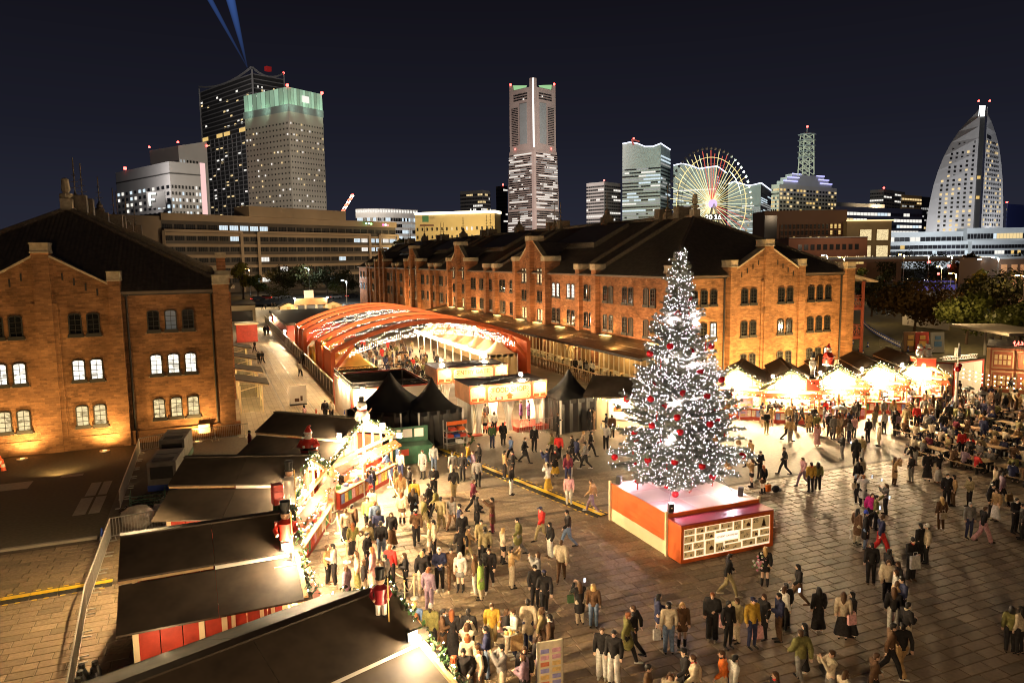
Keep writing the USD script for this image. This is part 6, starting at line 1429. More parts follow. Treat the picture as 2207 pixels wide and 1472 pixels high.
LS = [('farthest of the left row stall, with a snowman on its peak', (7.48, 40.26), -.745, 5.6, 3.15), ('second left stall, with a red-coated figure on its roof edge', (3.73, 33.7), -.372, 5.2, 3.2), ('third left stall, with a toy soldier in a red box', (2.24, 26.27), .033, 4.95, 3.3), ('nearest left stall, cut by the bottom edge', (3.95, 18.95), .379, 7.2, 3.2)]
WL = [stall(l, F, a, L, hw, seed=i, watts=(1150, 1150, 1000, 620)[i], lampw=(170, 140, 110, 90)[i]) for i, (l, F, a, L, hw) in enumerate(LS)]
RS = [('corner stall nearest the tree, facing it', (38.1, 46.8), -2.36, 5.0), ('second right stall, with a carved figure on its red box', (40.8, 43.6), -2.18, 7.0), ('third right stall, with a red-coated figure on its roof', (45.4, 43.4), -2.16, 7.6), ('fourth right stall, in the middle of the right crowd', (49.8, 43.4), -2.14, 7.8), ('fifth right stall, with two white bears on its roof', (54.6, 43.6), -2.1, 7.8)]
WR = [stall(l, F, a, L, 2.15, rz_=3.75, seed=20 + i, watts=2000, lampw=150) for i, (l, F, a, L) in enumerate(RS)]
flood_lamp(tuple(P(862, 941, 3)), 'starburst lamp at the right foot of the farthest left stall gable', m_floodw, .1, 200); flood_lamp(tuple(P(825, 920, 3.7)), 'starburst lamp on a bracket above the farthest left stall', m_floodw, .13, 260)
# ================================================================ the Christmas tree and its advent calendar base
BX0, BX1, BY0, BY1, BYF = 17.75, 22.65, 26.12, 31.0, 25.1
bs = thing('tree_plinth', 'large red plinth of the Christmas tree with an advent calendar on its front', 'plinth')
part(bs, 'pink_deck', MB().bx(BX0 + .02, BX1 - .02, BY0, BY1, 1.80, 1.86), M('pink_deck', (.60, .36, .36), .45, .1, .7))
for i in range(3):
    for j in range(3):
        if (i + j) % 2: part(bs, 'deck_board', MB().bx(BX0 + .1 + i * 1.6, BX0 + 1.66 + i * 1.6, BY0 + .06 + j * 1.6, BY0 + 1.6 + j * 1.6, 1.861, 1.868), M(f'deck_pale_{i}{j}', (.66, .48, .48), .4, .06, .7))
for k in range(5):
    z = .62 + k * .238
    part(bs, 'side_plank', MB().bx(BX0, BX0 + .06, BY0 + .01, BY1 - .6, z, z + .232), m_orange); part(bs, 'side_plank', MB().bx(BX0, BX0 + .06, BY1 - .59, BY1, z, z + .232), m_orange)
    part(bs, 'side_plank', MB().bx(BX1 - .06, BX1, BY0, BY1, z, z + .232), m_orange); part(bs, 'side_plank', MB().bx(BX0 + .06, BX1 - .06, BY1 - .06, BY1, z, z + .232), m_orange)
part(bs, 'cream_skirt', MB().bx(BX0 - .01, BX0 + .06, BY0 + .01, BY1, .0, .61).bx(BX1 - .06, BX1 + .01, BY0, BY1, 0, .61).bx(BX0, BX1, BY1 - .06, BY1, 0, .6), m_cream)
part(bs, 'core', MB().bx(BX0 + .07, BX1 - .07, BY0 + .02, BY1 - .07, .02, 1.79), m_orange)
part(bs, 'top_rim', MB().bx(BX0 - .02, BX1 + .02, BY0 - .05, BY0 + .02, 1.72, 1.89).bx(BX0 - .03, BX0 + .02, BY0, BY1, 1.80, 1.89), m_orange)
for x, y in ((BX0 - .05, BY0), (BX0 - .05, BY1), (BX1 + .05, BY0)): part(bs, 'corner_post', MB().bx(x - .05, x + .05, y - .05, y + .05, 0, 2.0), m_cream)
part(bs, 'calendar_box', MB().bx(BX0, BX1, BYF + .06, BY0 - .06, .03, 1.66), m_orange)
part(bs, 'magenta_top', MB().bx(BX0, BX1, BYF, BY0 - .052, 1.66, 1.72), m_magenta)
part(bs, 'calendar_frame', MB().bx(BX0, BX1, BYF, BYF + .06, 1.50, 1.66).bx(BX0, BX1, BYF, BYF + .06, .03, .17).bx(BX0, BX0 + .14, BYF, BYF + .06, .17, 1.50).bx(BX1 - .16, BX1, BYF, BYF + .06, .17, 1.50), m_orange)
part(bs, 'calendar_ground', MB().bx(BX0 + .14, BX1 - .16, BYF + .045, BYF + .055, .17, 1.50), M('calendar_ground', (.85, .68, .46), .6, .05, 2, emit=(1.0, .78, .50), es=.75))
U0, U1, Z0, Z1 = BX0 + .17, BX1 - .19, .20, 1.47
doors = [('1', 0, .12, 0, .2), ('12', .135, .235, 0, .2), ('3', .25, .40, 0, .19), ('4', .415, .555, 0, .2), ('21', .57, .66, 0, .33), ('6', .675, .775, 0, .33), ('25', .79, 1, 0, .42), ('7', 0, .12, .23, .47), ('2', .135, .22, .23, .46), ('18', .235, .345, .23, .46),
         ('13', .36, .475, .22, .31), ('19', .49, .555, .22, .31), ('16', .64, .775, .36, .69), ('11', .79, .865, .46, .69), ('9', .885, 1, .46, .68), ('17', 0, .09, .5, .74), ('15', .105, .225, .5, .73), ('14', .245, .345, .5, .98), ('5', .36, .45, .66, .98), ('10', .465, .625, .63, .74),
         ('22', .465, .66, .77, .98), ('23', .675, .83, .73, .96), ('24', .845, 1, .71, .96), ('8', 0, .12, .77, .98), ('20', .135, .225, .76, .98)]
m_card = [M(f'glowing_calendar_card_{k}', tuple(np.array((.62, .43, .19)) * s), .6, .15, 4, emit=(1.0, .66, .27), es=.16) for k, s in enumerate((.85, 1.0, 1.1))]  # weak emission stands in for warm light falling on the cards
def flat_star(mb, x, z, r, y): 
    for k in range(3): a = k * math.pi / 3; mb.bar((x - math.cos(a) * r, y, z - math.sin(a) * r), (x + math.cos(a) * r, y, z + math.sin(a) * r), .012, .004, up=(0, 1, 0))
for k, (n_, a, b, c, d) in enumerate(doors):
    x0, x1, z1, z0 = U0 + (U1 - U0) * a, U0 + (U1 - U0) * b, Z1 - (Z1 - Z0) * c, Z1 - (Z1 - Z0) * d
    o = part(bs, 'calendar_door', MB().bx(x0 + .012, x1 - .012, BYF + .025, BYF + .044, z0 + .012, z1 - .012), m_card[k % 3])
    big = .17 if n_ == '25' else min(.10, (z1 - z0) * .45); w_ = len(n_) * big * .4
    put_text(o, n_, big, (x0 + .05 + w_, BYF + .0245, z1 - .05 - big / 2), (1, 0, 0), m_ink, .004, 'number')
    pic = MB(); xc, zc, s = x0 + (x1 - x0) * .66, z0 + (z1 - z0) * .42, min(x1 - x0, z1 - z0) * .34; y = BYF + .022; q = k % 4 if n_ != '25' else 9
    if q == 0: flat_star(pic, xc, zc, s * .8, y); flat_star(pic, xc - s, zc - s * .4, s * .4, y)
    elif q == 1: pic.ext([(xc - s * .7, y, zc - s * .6), (xc + s * .7, y, zc - s * .6), (xc + s * .7, y, zc + s * .1), (xc, y, zc + s * .7), (xc - s * .7, y, zc + s * .1)], (0, .002, 0))
    elif q == 2:
        for i in range(3): pic.ext([(xc - s + i * s * .9, y, zc - s * .6), (xc - s * .3 + i * s * .9, y, zc - s * .6), (xc - s * .65 + i * s * .9, y, zc + s * .6)], (0, .002, 0))
    elif q == 3: pic.ball((xc, y, zc - s * .3), s * .45, 1, (1, .02, 1)).ball((xc, y, zc + s * .4), s * .3, 1, (1, .02, 1))
    else:
        for i in range(5): pic.ext([(xc - s * (.9 - i * .16), y, zc - s * .8 + i * s * .38), (xc + s * (.9 - i * .16), y, zc - s * .8 + i * s * .38), (xc, y, zc - s * .8 + i * s * .38 + s * .7)], (0, .002 + i * .0004, 0))
    part(o, 'picture', pic, m_ink)
xs0, xs1 = U0 + (U1 - U0) * .36, U0 + (U1 - U0) * .62
o = part(bs, 'calendar_title', MB().bx(xs0, xs1, BYF + .02, BYF + .043, Z1 - (Z1 - Z0) * .60, Z1 - (Z1 - Z0) * .33), M('calendar_title', (.85, .8, .7), .5, .04, 2, emit=(1, .85, .66), es=.9))
put_text(o, 'ADVENT CALENDAR', .085, ((xs0 + xs1) / 2, BYF + .0195, Z1 - (Z1 - Z0) * .45), (1, 0, 0), m_gold, .004)
for x, y, rz_, l in ((BX0 + .25, BY1 - .3, .6, 'black spotlight at the left back corner of the plinth deck'), (BX0 + .3, BY0 + .2, -.3, 'black speaker at the near corner of the plinth deck'), (BX1 - .45, BY0 + .7, .9, 'black spotlight at the right edge of the plinth deck')):
    t = thing('deck_spotlight', l, 'spotlight', (x, y, 1.87), rz_); part(t, 'body', MB().ext([(-.12, -.12, .02), (.12, -.12, .02), (.10, -.16, .42), (-.10, -.16, .42)], (0, .24, 0)), m_dark); part(t, 'lens', MB().bx(-.03, .03, -.17, -.155, .2, .25), m_white)
    lamp((x + (20.28 - x) * .12, y + (29.0 - y) * .12, 2.5), 34, (.98, .80, .92), .1)
TX, TY, TZ, TH = 20.28, 29.03, 1.87, 11.65
xt = thing('christmas_tree', 'tall fir tree covered in white lights and red baubles on the red plinth', 'tree', (TX, TY, TZ))
R_at = lambda h: np.interp(h, [0, .35, 1.0, 1.8, 2.6, 4.0, 5.5, 7.0, 8.5, 9.8, 10.8, 11.3], [.25, 1.2, 2.45, 3.0, 2.85, 2.35, 1.78, 1.3, .84, .50, .23, .05])
part(xt, 'trunk', MB().tube([(0, 0, 0), (0, 0, 4), (0, 0, 8), (0, 0, 11.65)], [.22, .16, .08, .02], 9), m_bark)
rt = np.random.default_rng(5); br = MB(); sp = []; lights = []; tips = []
h = .3; k = 0
while h < 11.25:
    n = int(4 + 7.5 * min(R_at(h), 2.2) / 1.2); 
    for i in range(n):
        a = k * 2.39996 + rt.uniform(-.25, .25); k += 1; hh = h + rt.uniform(-.14, .14); L = R_at(max(hh, 0)) * (rt.uniform(.55, 1.0) if rt.random() < .7 else rt.uniform(1.0, 1.22))
        if L < .05: continue
        d = np.array([math.cos(a), math.sin(a), 0]); droop = -.10 * L if hh < 3 else .10 * L; up_ = .16 if hh > 6 else 0
        pt_ = lambda s: np.array([0, 0, hh]) + d * L * s + [0, 0, droop * s * s * (1 if hh < 3 else 1) + up_ * s + .12 * L * s * (s - .5) * 2 * .6]
        br.tube([pt_(0), pt_(.5), pt_(1)], [.03 + .012 * L, .02 + .006 * L, .006], 4)
        tips.append((pt_(.93), hh))
        m = max(4, int(L * 8.5))
        for j in range(m):
            s = .12 + .9 * (j + rt.uniform(0, 1)) / m; c = pt_(s); w = .22 + .30 * L * (1 - s) * .55
            for sd in (-1, 1):
                side = np.array([-d[1], d[0], 0]) * sd; dr_ = side * rt.uniform(.55, .95) + d * rt.uniform(.35, .8) + [0, 0, rt.uniform(-.28, .22)]; dr_ /= np.linalg.norm(dr_)
                l_ = w * rt.uniform(.7, 1.3); sp.append((c, dr_, l_))
                if rt.random() < .55: lights.append(c + dr_ * l_ * rt.uniform(.1, 1.1) + [0, 0, .03])
            if rt.random() < .3: lights.append(c + rt.normal(0, .08, 3))
    h += .235 if h < 8 else .19
for q in range(1100):
    z = .1 + 8.5 * rt.random() ** 1.7; a = rt.uniform(0, 6.28); lights.append(np.array([math.cos(a) * .24, math.sin(a) * .24, z]))
sp_c = np.array([s[0] for s in sp]); sp_d = np.array([s[1] for s in sp]); sp_l = np.array([s[2] for s in sp])[:, None]
V, F_ = [], []
nn = len(sp)
ref = rt.normal(size=(nn, 3)); x = np.cross(sp_d, ref); x /= np.linalg.norm(x, axis=1, keepdims=True); y = np.cross(sp_d, x)
fol = MB()
for ax_, w in ((x, .055), (y, .045)):
    nk = 4                                     # a comb of needles: narrow leaflets along each twig
    for q in range(nk):
        s0 = q / nk; base = sp_c + sp_d * sp_l * s0; tip = base + sp_d * sp_l * .36; off = ax_ * w * (1.25 - .6 * s0) * 1.5
        v = np.stack([base, tip * .5 + base * .5 + off, tip + off * .55, base + sp_d * sp_l * .12 - off * .0], 1).reshape(-1, 3)
        v2 = np.stack([base, tip * .5 + base * .5 - off, tip - off * .55, base + sp_d * sp_l * .12], 1).reshape(-1, 3)
        f = np.arange(nn)[:, None] * 4 + np.array([[0, 1, 2, 3]])
        fol.add(v, f); fol.add(v2, f)
part(xt, 'branches', br, m_bark); part(xt, 'needles', fol, leafmat('fir_needles', (.18, .19, .145)), kind='stuff')
lb = MB()
for p in lights: lb.octa(p + rt.normal(0, .05, 3), rt.uniform(.010, .024))
one('tree_light_strings', (lambda q: (q[0] + [TX, TY, TZ], q[1]))(lb.arr()), E('tree_bulb', (1.0, .82, .92), 17), 'thousands of tiny cold white bulbs wound through the Christmas tree', 'string lights', kind='stuff')
for z in (1.2, 2.6, 4.2, 6.2, 8.2):  # unseen lights added among the branches so the foliage glows
    k_ = (.55, 1.0, .8, .42, .16)[(1.2, 2.6, 4.2, 6.2, 8.2).index(z)]; lamp((TX + .5, TY - .5, TZ + z), 210 * k_, (1.0, .80, .92), .3); lamp((TX - .5, TY - .25, TZ + z), 210 * k_, (1.0, .80, .92), .3)
m_ball = M('red_bauble', (.52, .012, .02), .12, .05, 1, metal=.35, coat=1.0); m_ballg = M('gold_bauble', (.65, .38, .15), .15, .05, 1, metal=.6)
cand = [t_ for t_ in tips if (t_[0] @ np.array([-.5, -.85, 0])) > -.3 * R_at(t_[1])]
sel = [cand[i] for i in rt.permutation(len(cand))]
put = []
for p, hh in sel:
    if all(np.linalg.norm(p - q) > .95 for q in put) and hh < 10.6: put.append(p)
    if len(put) >= 52: break
put.sort(key=lambda p: -p[2]); cnt = [0, 0]
for i, p in enumerate(put):
    g = i % 5 == 4; cnt[g] += 1
    t = thing('bauble', f'{ORD(cnt[g])} {"gold" if g else "shiny red"} bauble from the top of the Christmas tree', 'bauble', np.array([TX, TY, TZ - .22]) + p, 0, 'gold baubles on the tree' if g else 'red baubles on the tree')
    part(t, 'ball', MB().ball((0, 0, 0), .17 if not g else .13, 2), m_ballg if g else m_ball, True); part(t, 'cap', MB().lathe([(.03, .12), (.03, .22)], 6), m_gold)
for i, p in enumerate(sorted(sel[60:84], key=lambda p: -p[0][2])):
    q = p[0] + [0, 0, -.3]; t = thing('ribbon', f'{ORD(i + 1)} thin red ribbon from the top of the Christmas tree', 'ribbon', np.array([TX, TY, TZ]) + q, 0, 'red ribbons on the tree'); part(t, 'strip', MB().bx(-.03, .03, -.012, .012, -.38, 0).octa((0, 0, .03), .06), m_red)
# guy wires
gw = thing('guy_wires', 'thin black wires staying the tree to the plinth deck', 'wires')
for x, y in ((BX0 + .6, BY0 + .8), (BX1 - .5, BY0 + .9), (BX0 + .7, BY1 - .7)): part(gw, 'wire', MB().tube([(x, y, 1.87), ((x + TX) / 2, (y + TY) / 2, 3.2), (TX, TY, 4.8)], .012, 3), m_dark)

# ================================================================ figures on the stall roofs (generic festive figures)
m_skin_p = M('painted_skin', (.62, .38, .25), .5, .1, 4); m_suit = M('painted_red_suit', (.55, .04, .025), .4, .12, 3); m_beard = M('painted_white', (.82, .78, .70), .6, .05, 4); m_bootb = M('painted_black', (.02, .02, .02), .3, .1, 4)
def bearded(p, rz, label, s=1.0):
    t = thing('festive_figure', label, 'figure', p, rz, scale=s)
    part(t, 'coat', MB().lathe([(.34, .35), (.40, .55), (.44, .85), (.36, 1.15), (.22, 1.32), (.1, 1.36)], 12).tube([(-.30, 0, 1.2), (-.46, -.15, .95), (-.2, -.38, .95)], [.12, .11, .09], 7).tube([(.30, 0, 1.2), (.46, -.15, .98), (.2, -.38, 1.0)], [.12, .11, .09], 7), m_suit, 50)
    for x in (-.15, .15): part(t, 'boot', MB().lathe([(.13, 0), (.12, .2), (.13, .38)], 8, (x, 0, 0)).box((x, -.1, .06), (.18, .3, .12)), m_bootb)
    part(t, 'belt', MB().lathe([(.445, .80), (.448, .90)], 12), m_bootb); part(t, 'fur_hem', MB().lathe([(.36, .30), (.42, .36), (.41, .43)], 12), m_beard)
    part(t, 'head', MB().ball((0, -.02, 1.50), .17, 2).ball((0, -.19, 1.50), .04, 1), m_skin_p, True); part(t, 'beard', MB().ball((0, -.12, 1.38), .17, 1, (1, .7, 1.1)).ball((0, -.17, 1.44), .07, 1, (1.6, .6, .5)), m_beard, True)
    part(t, 'hat', MB().lathe([(.19, 1.60), (.16, 1.72), (.08, 1.86), (.02, 1.95)], 10).ball((.08, 0, 1.93), .06, 1), m_suit, 50); part(t, 'hat_band', MB().lathe([(.20, 1.56), (.215, 1.60), (.19, 1.65)], 10), m_beard)
    for x in (-.2, .2): part(t, 'hand', MB().ball((x, -.40, .98), .07, 1).tube([(x, -.42, .98), (x, -.5, 1.0)], .02, 4).tube([(x + .04, -.42, .98), (x + .05, -.49, 1.0)], .02, 4), m_beard)
    part(t, 'sack', MB().lathe([(.10, .35), (.28, .45), (.30, .8), (.22, 1.0), (.26, 1.08)], 10, (.25, -.45, -.32)), m_cream, 50)
    return t
def soldier(p, rz, label, coat=m_suit, s=1.0):
    t = thing('toy_soldier', label, 'figure', p, rz, scale=s)
    for x in (-.11, .11): part(t, 'leg', MB().lathe([(.10, 0), (.09, .4), (.11, .8)], 8, (x, 0, 0)), m_beard); part(t, 'boot', MB().lathe([(.115, 0), (.105, .3)], 8, (x, 0, 0)).box((x, -.08, .05), (.16, .28, .1)), m_bootb)
    part(t, 'coat', MB().lathe([(.25, .75), (.22, 1.0), (.27, 1.3), (.12, 1.42)], 10).tube([(-.28, 0, 1.32), (-.34, -.05, 1.05), (-.24, -.22, .95)], [.09, .08, .07], 6).tube([(.28, 0, 1.32), (.34, -.05, 1.05), (.26, -.22, 1.0)], [.09, .08, .07], 6), coat, 50)
    part(t, 'head', MB().ball((0, 0, 1.55), .15, 2).ball((0, -.15, 1.55), .03, 1), m_skin_p, True); part(t, 'hair', MB().ball((0, .03, 1.53), .165, 1, (1, .9, .9)), m_beard); part(t, 'hat', MB().lathe([(.18, 1.63), (.17, 1.68), (.15, 1.70), (.18, 2.02), (.1, 2.05)], 10), m_bootb, 50)
    for x in (-.24, .26): part(t, 'hand', MB().ball((x, -.25, .95), .055, 1).tube([(x, -.28, .95), (x, -.34, .93)], .016, 4), m_skin_p)
    part(t, 'staff', MB().tube([(.26, -.27, 0), (.26, -.27, 1.75)], .022, 5), m_gold)
    return t
def snowman(p, rz, label):
    t = thing('snowman_figure', label, 'figure', p, rz); part(t, 'body', MB().ball((0, 0, .42), .42, 2).ball((0, 0, .98), .29, 2), m_beard, True); part(t, 'hat', MB().lathe([(.26, 1.22), (.26, 1.25), (.16, 1.26), (.15, 1.52)], 10), m_bootb); part(t, 'nose', MB().tube([(0, -.27, 1.0), (0, -.42, .98)], [.04, .008], 6), m_orange); part(t, 'arm', MB().tube([(-.35, 0, .6), (-.62, -.1, .95)], .03, 5), m_ink); part(t, 'arm', MB().tube([(.35, 0, .6), (.60, -.1, .9)], .03, 5), m_ink); part(t, 'scarf', MB().lathe([(.24, .72), (.28, .78), (.24, .84)], 10), m_suit)
def red_box(W, x, y, z, w=.9, h=.6, label=''):
    p = W(x, y, z); t = thing('red_pedestal', label, 'pedestal', p, ANG); part(t, 'box', MB().bx(-w / 2, w / 2, -w / 2, w / 2, -.3, h), m_red); part(t, 'lid', MB().bx(-w / 2 - .05, w / 2 + .05, -w / 2 - .05, w / 2 + .05, h, h + .05), m_wood); return p + [0, 0, h + .05]
CAMD = YAW + .0
ANG = LS[0][2]; p = WL[0](.25, .05, 3.95); snowman(p, -.5, 'white snowman with black top hat on the farthest left stall peak')
ANG = LS[1][2]; p = P(667, 1000, 2.95); bearded(p, -.2, 'white-bearded figure in red coat with a sack on the second left stall')
ANG = LS[2][2]; p = red_box(WL[2], .0, -1.65, 2.75, .85, .35, 'red pedestal on the third left stall roof'); soldier(p, -.35, 'toy soldier in red coat and black hat on the third stall pedestal')
ANG = LS[3][2]; p = red_box(WL[3], -.25, -.75, 3.15, .85, .55, 'large red pedestal on the nearest stall roof'); soldier(p, -.2, 'dark red toy soldier on the nearest stall pedestal', M('maroon_coat', (.26, .02, .03), .4, .1, 3), .72)
p = P(600, 1112, 3.1); t = thing('gift_tower', 'stack of red gift parcels on the second left stall roof', 'decoration', p, .2)
for k in range(3): part(t, 'parcel', MB().bx(-.19, .19, -.19, .19, .5 + k * .27, .75 + k * .27), m_suit)
part(t, 'small_tree', MB().lathe([(.02, 0), (.28, .02), (.16, .35), (.2, .36), (.05, .8)], 9), m_green)
soldier(P(627, 1100, 3.1), -.3, 'thin white toy soldier beside the gift parcels', m_beard)
ANG = RS[1][2]; p = red_box(WR[1], .1, 1.5, 2.9, .9, .55, 'red pedestal on the second right stall roof'); soldier(p, 0.0, 'carved white figure with staff on the second right stall', m_beard)
bearded(WR[2](-1.0, -.6, 3.7), .5, 'white-bearded figure in red coat on the third right stall roof', 1.05)
ANG = RS[4][2]; p = red_box(WR[4], .1, .2, 3.8, 1.5, .4, 'red pedestal on the fifth right stall peak')
for k, dx in enumerate((-.45, .5)):
    t = thing('bear_figure', ['left', 'right'][k] + ' of the two white bear figures on the fifth right stall', 'figure', p + [dx, 0, 0], 0); part(t, 'body', MB().ball((0, 0, .35), .33, 2, (1, .9, 1.1)).ball((0, -.05, .85), .23, 2).ball((-.16, 0, 1.04), .08, 1).ball((.16, 0, 1.04), .08, 1).ball((0, -.26, .80), .09, 1).tube([(-.28, -.05, .5), (-.42, -.2, .7)], .09, 6).tube([(.28, -.05, .5), (.42, -.2, .7)], .09, 6).ball((-.17, -.15, .08), .14, 1).ball((.17, -.15, .08), .14, 1), m_beard, True); part(t, 'scarf', MB().lathe([(.2, .62), (.25, .67), (.2, .72)], 9), m_suit)

# ================================================================ right side: white hoarding, toy shop, tables
hd = thing('white_hoarding', 'white panel hoarding with red posts and a truss top beside the right stalls', 'hoarding')
HP = [np.array([59.4, 48.6, 0]), np.array([61.6, 45.9, 0]), np.array([66.0, 46.4, 0])]
for a, b in zip(HP[:-1], HP[1:]):
    for i in range(3): part(hd, 'panel', MB().bar(a + (b - a) * i / 3 + [0, 0, 1.45], a + (b - a) * (i + .99) / 3 + [0, 0, 1.45], .08, 2.9), m_white_panel)
    part(hd, 'red_rim', MB().bar(a + [0, 0, 2.97], b + [0, 0, 2.97], .12, .12), m_red)
for p in HP: part(hd, 'red_post', MB().bar(p, p + [0, 0, 3.05], .18), m_red)
tr = MB(); a, b = HP[1] + [0, 1.2, 3.1], HP[2] + [0, .5, 3.1]
for o in ((0, 0, 0), (0, 0, .35), (0, .3, .17)): tr.bar(a + o, b + o, .05)
for i in range(14): tr.bar(a + (b - a) * i / 14, a + (b - a) * (i + .5) / 14 + [0, 0, .35], .03).bar(a + (b - a) * (i + .5) / 14 + [0, 0, .35], a + (b - a) * (i + 1) / 14, .03)
part(hd, 'truss', tr, m_steel)
m_neon = E('red_neon', (1.0, .10, .07), 6.0)
ts = thing('toy_shop', 'red patterned shop facade with printed windows and red neon on its roof', 'shop', (66.4, 46.0, 0), -.98)
m_ts = M('toy_shop_print', (.40, .12, .06), .6, .2, 1.5); m_tsf = M('toy_shop_frame', (.62, .42, .22), .6, .12, 2)
part(ts, 'wall', MB().bx(0, 9.5, 0, .3, .0, 4.1), m_ts); part(ts, 'roof', MB().bx(-.3, 10, -.1, 6, 4.15, 4.3), m_black); part(ts, 'side_wall', MB().bx(-.28, 0, .0, 6, 0, 4.1), m_tsf)
for j in range(2):
    for i in range(5):
        x0 = .15 + i * 1.9; z0 = .35 + j * 1.9
        o = part(ts, 'panel', MB().bx(x0, x0 + 1.7, -.06, -.01, z0, z0 + 1.65), m_tsf); part(o, 'field', MB().bx(x0 + .1, x0 + 1.6, -.08, -.062, z0 + .1, z0 + 1.55), m_ts)
        if i % 2 == 0:
            w = MB()
            for q in range(4):
                for s in range(2): w.bx(x0 + .2 + q * .34, x0 + .44 + q * .34, -.1, -.082, z0 + .35 + s * .5, z0 + .75 + s * .5)
            part(o, 'printed_window', w, m_sign)
        else: part(o, 'ornament', MB().ball((x0 + .85, -.08, z0 + .7), .4, 1, (1, .05, 1)).ball((x0 + .85, -.08, z0 + 1.2), .22, 1, (1, .05, 1)), m_gold)
nm = MB(); rr = random.Random(8); prev = None
for k in range(2):                                 # joined-up neon script, unreadable at this distance
    q = np.linspace(0, 1, 46); x0 = 1.7 + k * 2.1
    part(ts, 'neon_script', MB().tube([(x0 + 1.9 * u + .10 * math.sin(u * 44), -.2, 4.62 + .16 * math.sin(u * 37 + k) + .10 * math.sin(u * 90)) for u in q], .035, 4), m_neon)
flood_lamp(tuple(np.array([68.3, 42.6, 3.7])), 'flood lamp on the toy shop facade', m_floodw, .14, 520)
for k in range(3):
    a, b = np.array([61.6, 45.6, 2.7]), np.array([66.8, 40.5, 2.2]) + [0, 0, -.5 * k]; mb = MB(); wi = []
    a = a - [0, 0, .35 * k]
    for i in range(16): u = i / 15; p = a + (b - a) * u - [0, 0, .5 * math.sin(u * math.pi)]; wi.append(p); mb.ball(p - [0, 0, .06], .055, 0)
    t = thing('bulb_string', ['top', 'middle', 'lowest'][k] + ' string of round bulbs hung before the toy shop', 'string lights'); part(t, 'bulbs', mb, m_bulb_w); part(t, 'wire', MB().tube(wi, .012, 3), m_dark)
lp = thing('banner_lamp_post', 'grey lamp post with decorations standing among the tables', 'lamp post', P(2058, 905)); part(lp, 'pole', MB().tube([(0, 0, 0), (0, 0, 4.3)], .11, 8), m_steel); part(lp, 'base', MB().lathe([(.25, 0), (.22, .3), (.12, .35)], 8), m_steel); part(lp, 'decoration', MB().ball((-.1, -.1, 4.0), .22, 1).ball((.15, -.05, 4.25), .18, 1), m_ball); part(lp, 'camera_box', MB().box((-.1, 0, 5.3), (.3, .3, .7)).tube([(0, 0, 4.3), (0, 0, 6.0)], .05, 5), m_white)
for k, (x, y) in enumerate(((2084, 893), (2113, 905))):
    t = thing('patio_heater', ['left', 'right'][k] + ' mushroom patio heater beside the grey lamp post', 'heater', P(x, y)); part(t, 'tank', MB().lathe([(.26, 0), (.26, .75), (.12, .85)], 10), m_steel); part(t, 'stem', MB().tube([(0, 0, .8), (0, 0, 2.1)], .04, 6), m_steel); part(t, 'burner', MB().lathe([(.14, 1.85), (.16, 2.05)], 8), m_dark); part(t, 'hood', MB().lathe([(.02, 2.32), (.48, 2.12), (.5, 2.09), (.02, 2.16)], 12), m_steel)
def table(x, y, label):
    t = thing('beer_table', label, 'table', (x, y, 0)); part(t, 'tabletop', MB().bx(-.36, .36, -1.1, 1.1, .72, .76), m_wood)
    for s in (-.8, .8): part(t, 'leg', MB().bar((-.3, s, 0), (.3, s, .72), .05).bar((.3, s, 0), (-.3, s, .72), .05), m_dark)
    for s in (-.66, .66):
        b = thing('bench', label.replace('table', 'bench', 1) + (', tree side' if s < 0 else ', shop side'), 'bench', (x + s, y, 0)); part(b, 'seat', MB().bx(-.13, .13, -1.1, 1.1, .43, .46), m_wood)
        for q in (-.8, .8): part(b, 'leg', MB().bx(-.11, .11, q - .025, q + .025, 0, .43), m_dark)
TABLES = []
rown = ['nearest the tree', 'second from the tree', 'third from the tree', 'fourth from the tree', 'nearest the toy shop']
coln = ['closest to the camera', 'second from the camera', 'third from the camera', 'farthest back']
for i, x in enumerate((41.6, 45.2, 48.8, 52.6, 56.4)):
    for j in range(4):
        y = 26.8 + i * 1.6 + j * 2.75
        if i == 0 and j > 2: continue
        table(x, y, f'pale wooden table {coln[j]} in the row {rown[i]}'); TABLES.append((x, y))
# foreground left: steel barriers, generators, cables, boxes, bags
run_barriers([(-4.45, 23.0), (-5.0, 30.5), (-5.05, 38.4)], 'steel barrier in the long run on the left paving', 'long run of barriers on the left paving')
run_barriers([(-5.05, 38.4), (-2.5, 38.9)], 'steel barrier turned towards the second stall', 'barriers beside the plastic bales')
run_barriers([(-5.1, 43.0), (-5.15, 55.6), (-2.6, 57.0), (2.0, 57.3)], 'steel barrier in the run along the near warehouse', 'barriers along the near warehouse')
m_cabin = M('weathered_cabinet', (.17, .155, .13), .6, .35, 2)
for k, (x, y) in enumerate(((-3.0, 47.0), (-2.7, 52.6))):
    t = thing('generator', ['nearer', 'farther'][k] + ' grey generator cabinet with green base behind the stalls', 'generator', (x, y, 0), -.12)
    part(t, 'cabinet', MB().bx(-.75, .75, -1.6, 1.6, .45, 1.75), m_cabin); part(t, 'base', MB().bx(-.78, .78, -1.62, 1.62, .1, .44), m_gr if k else m_cone_b); part(t, 'grille', MB().bx(-.6, .6, -1.63, -1.605, .8, 1.5), m_dark)
    v_ = MB()
    for q in range(8): v_.bx(-.55, .55, -1.3 + q * .1, -1.26 + q * .1, 1.751, 1.775)
    part(t, 'vent', v_, m_dark); part(t, 'roof_slot', MB().bx(-.6, .6, .3, .36, 1.751, 1.765), m_dark)
t = thing('cable_heap', 'tangle of black cables on the ground beside the generators', 'cables'); rr = random.Random(3)
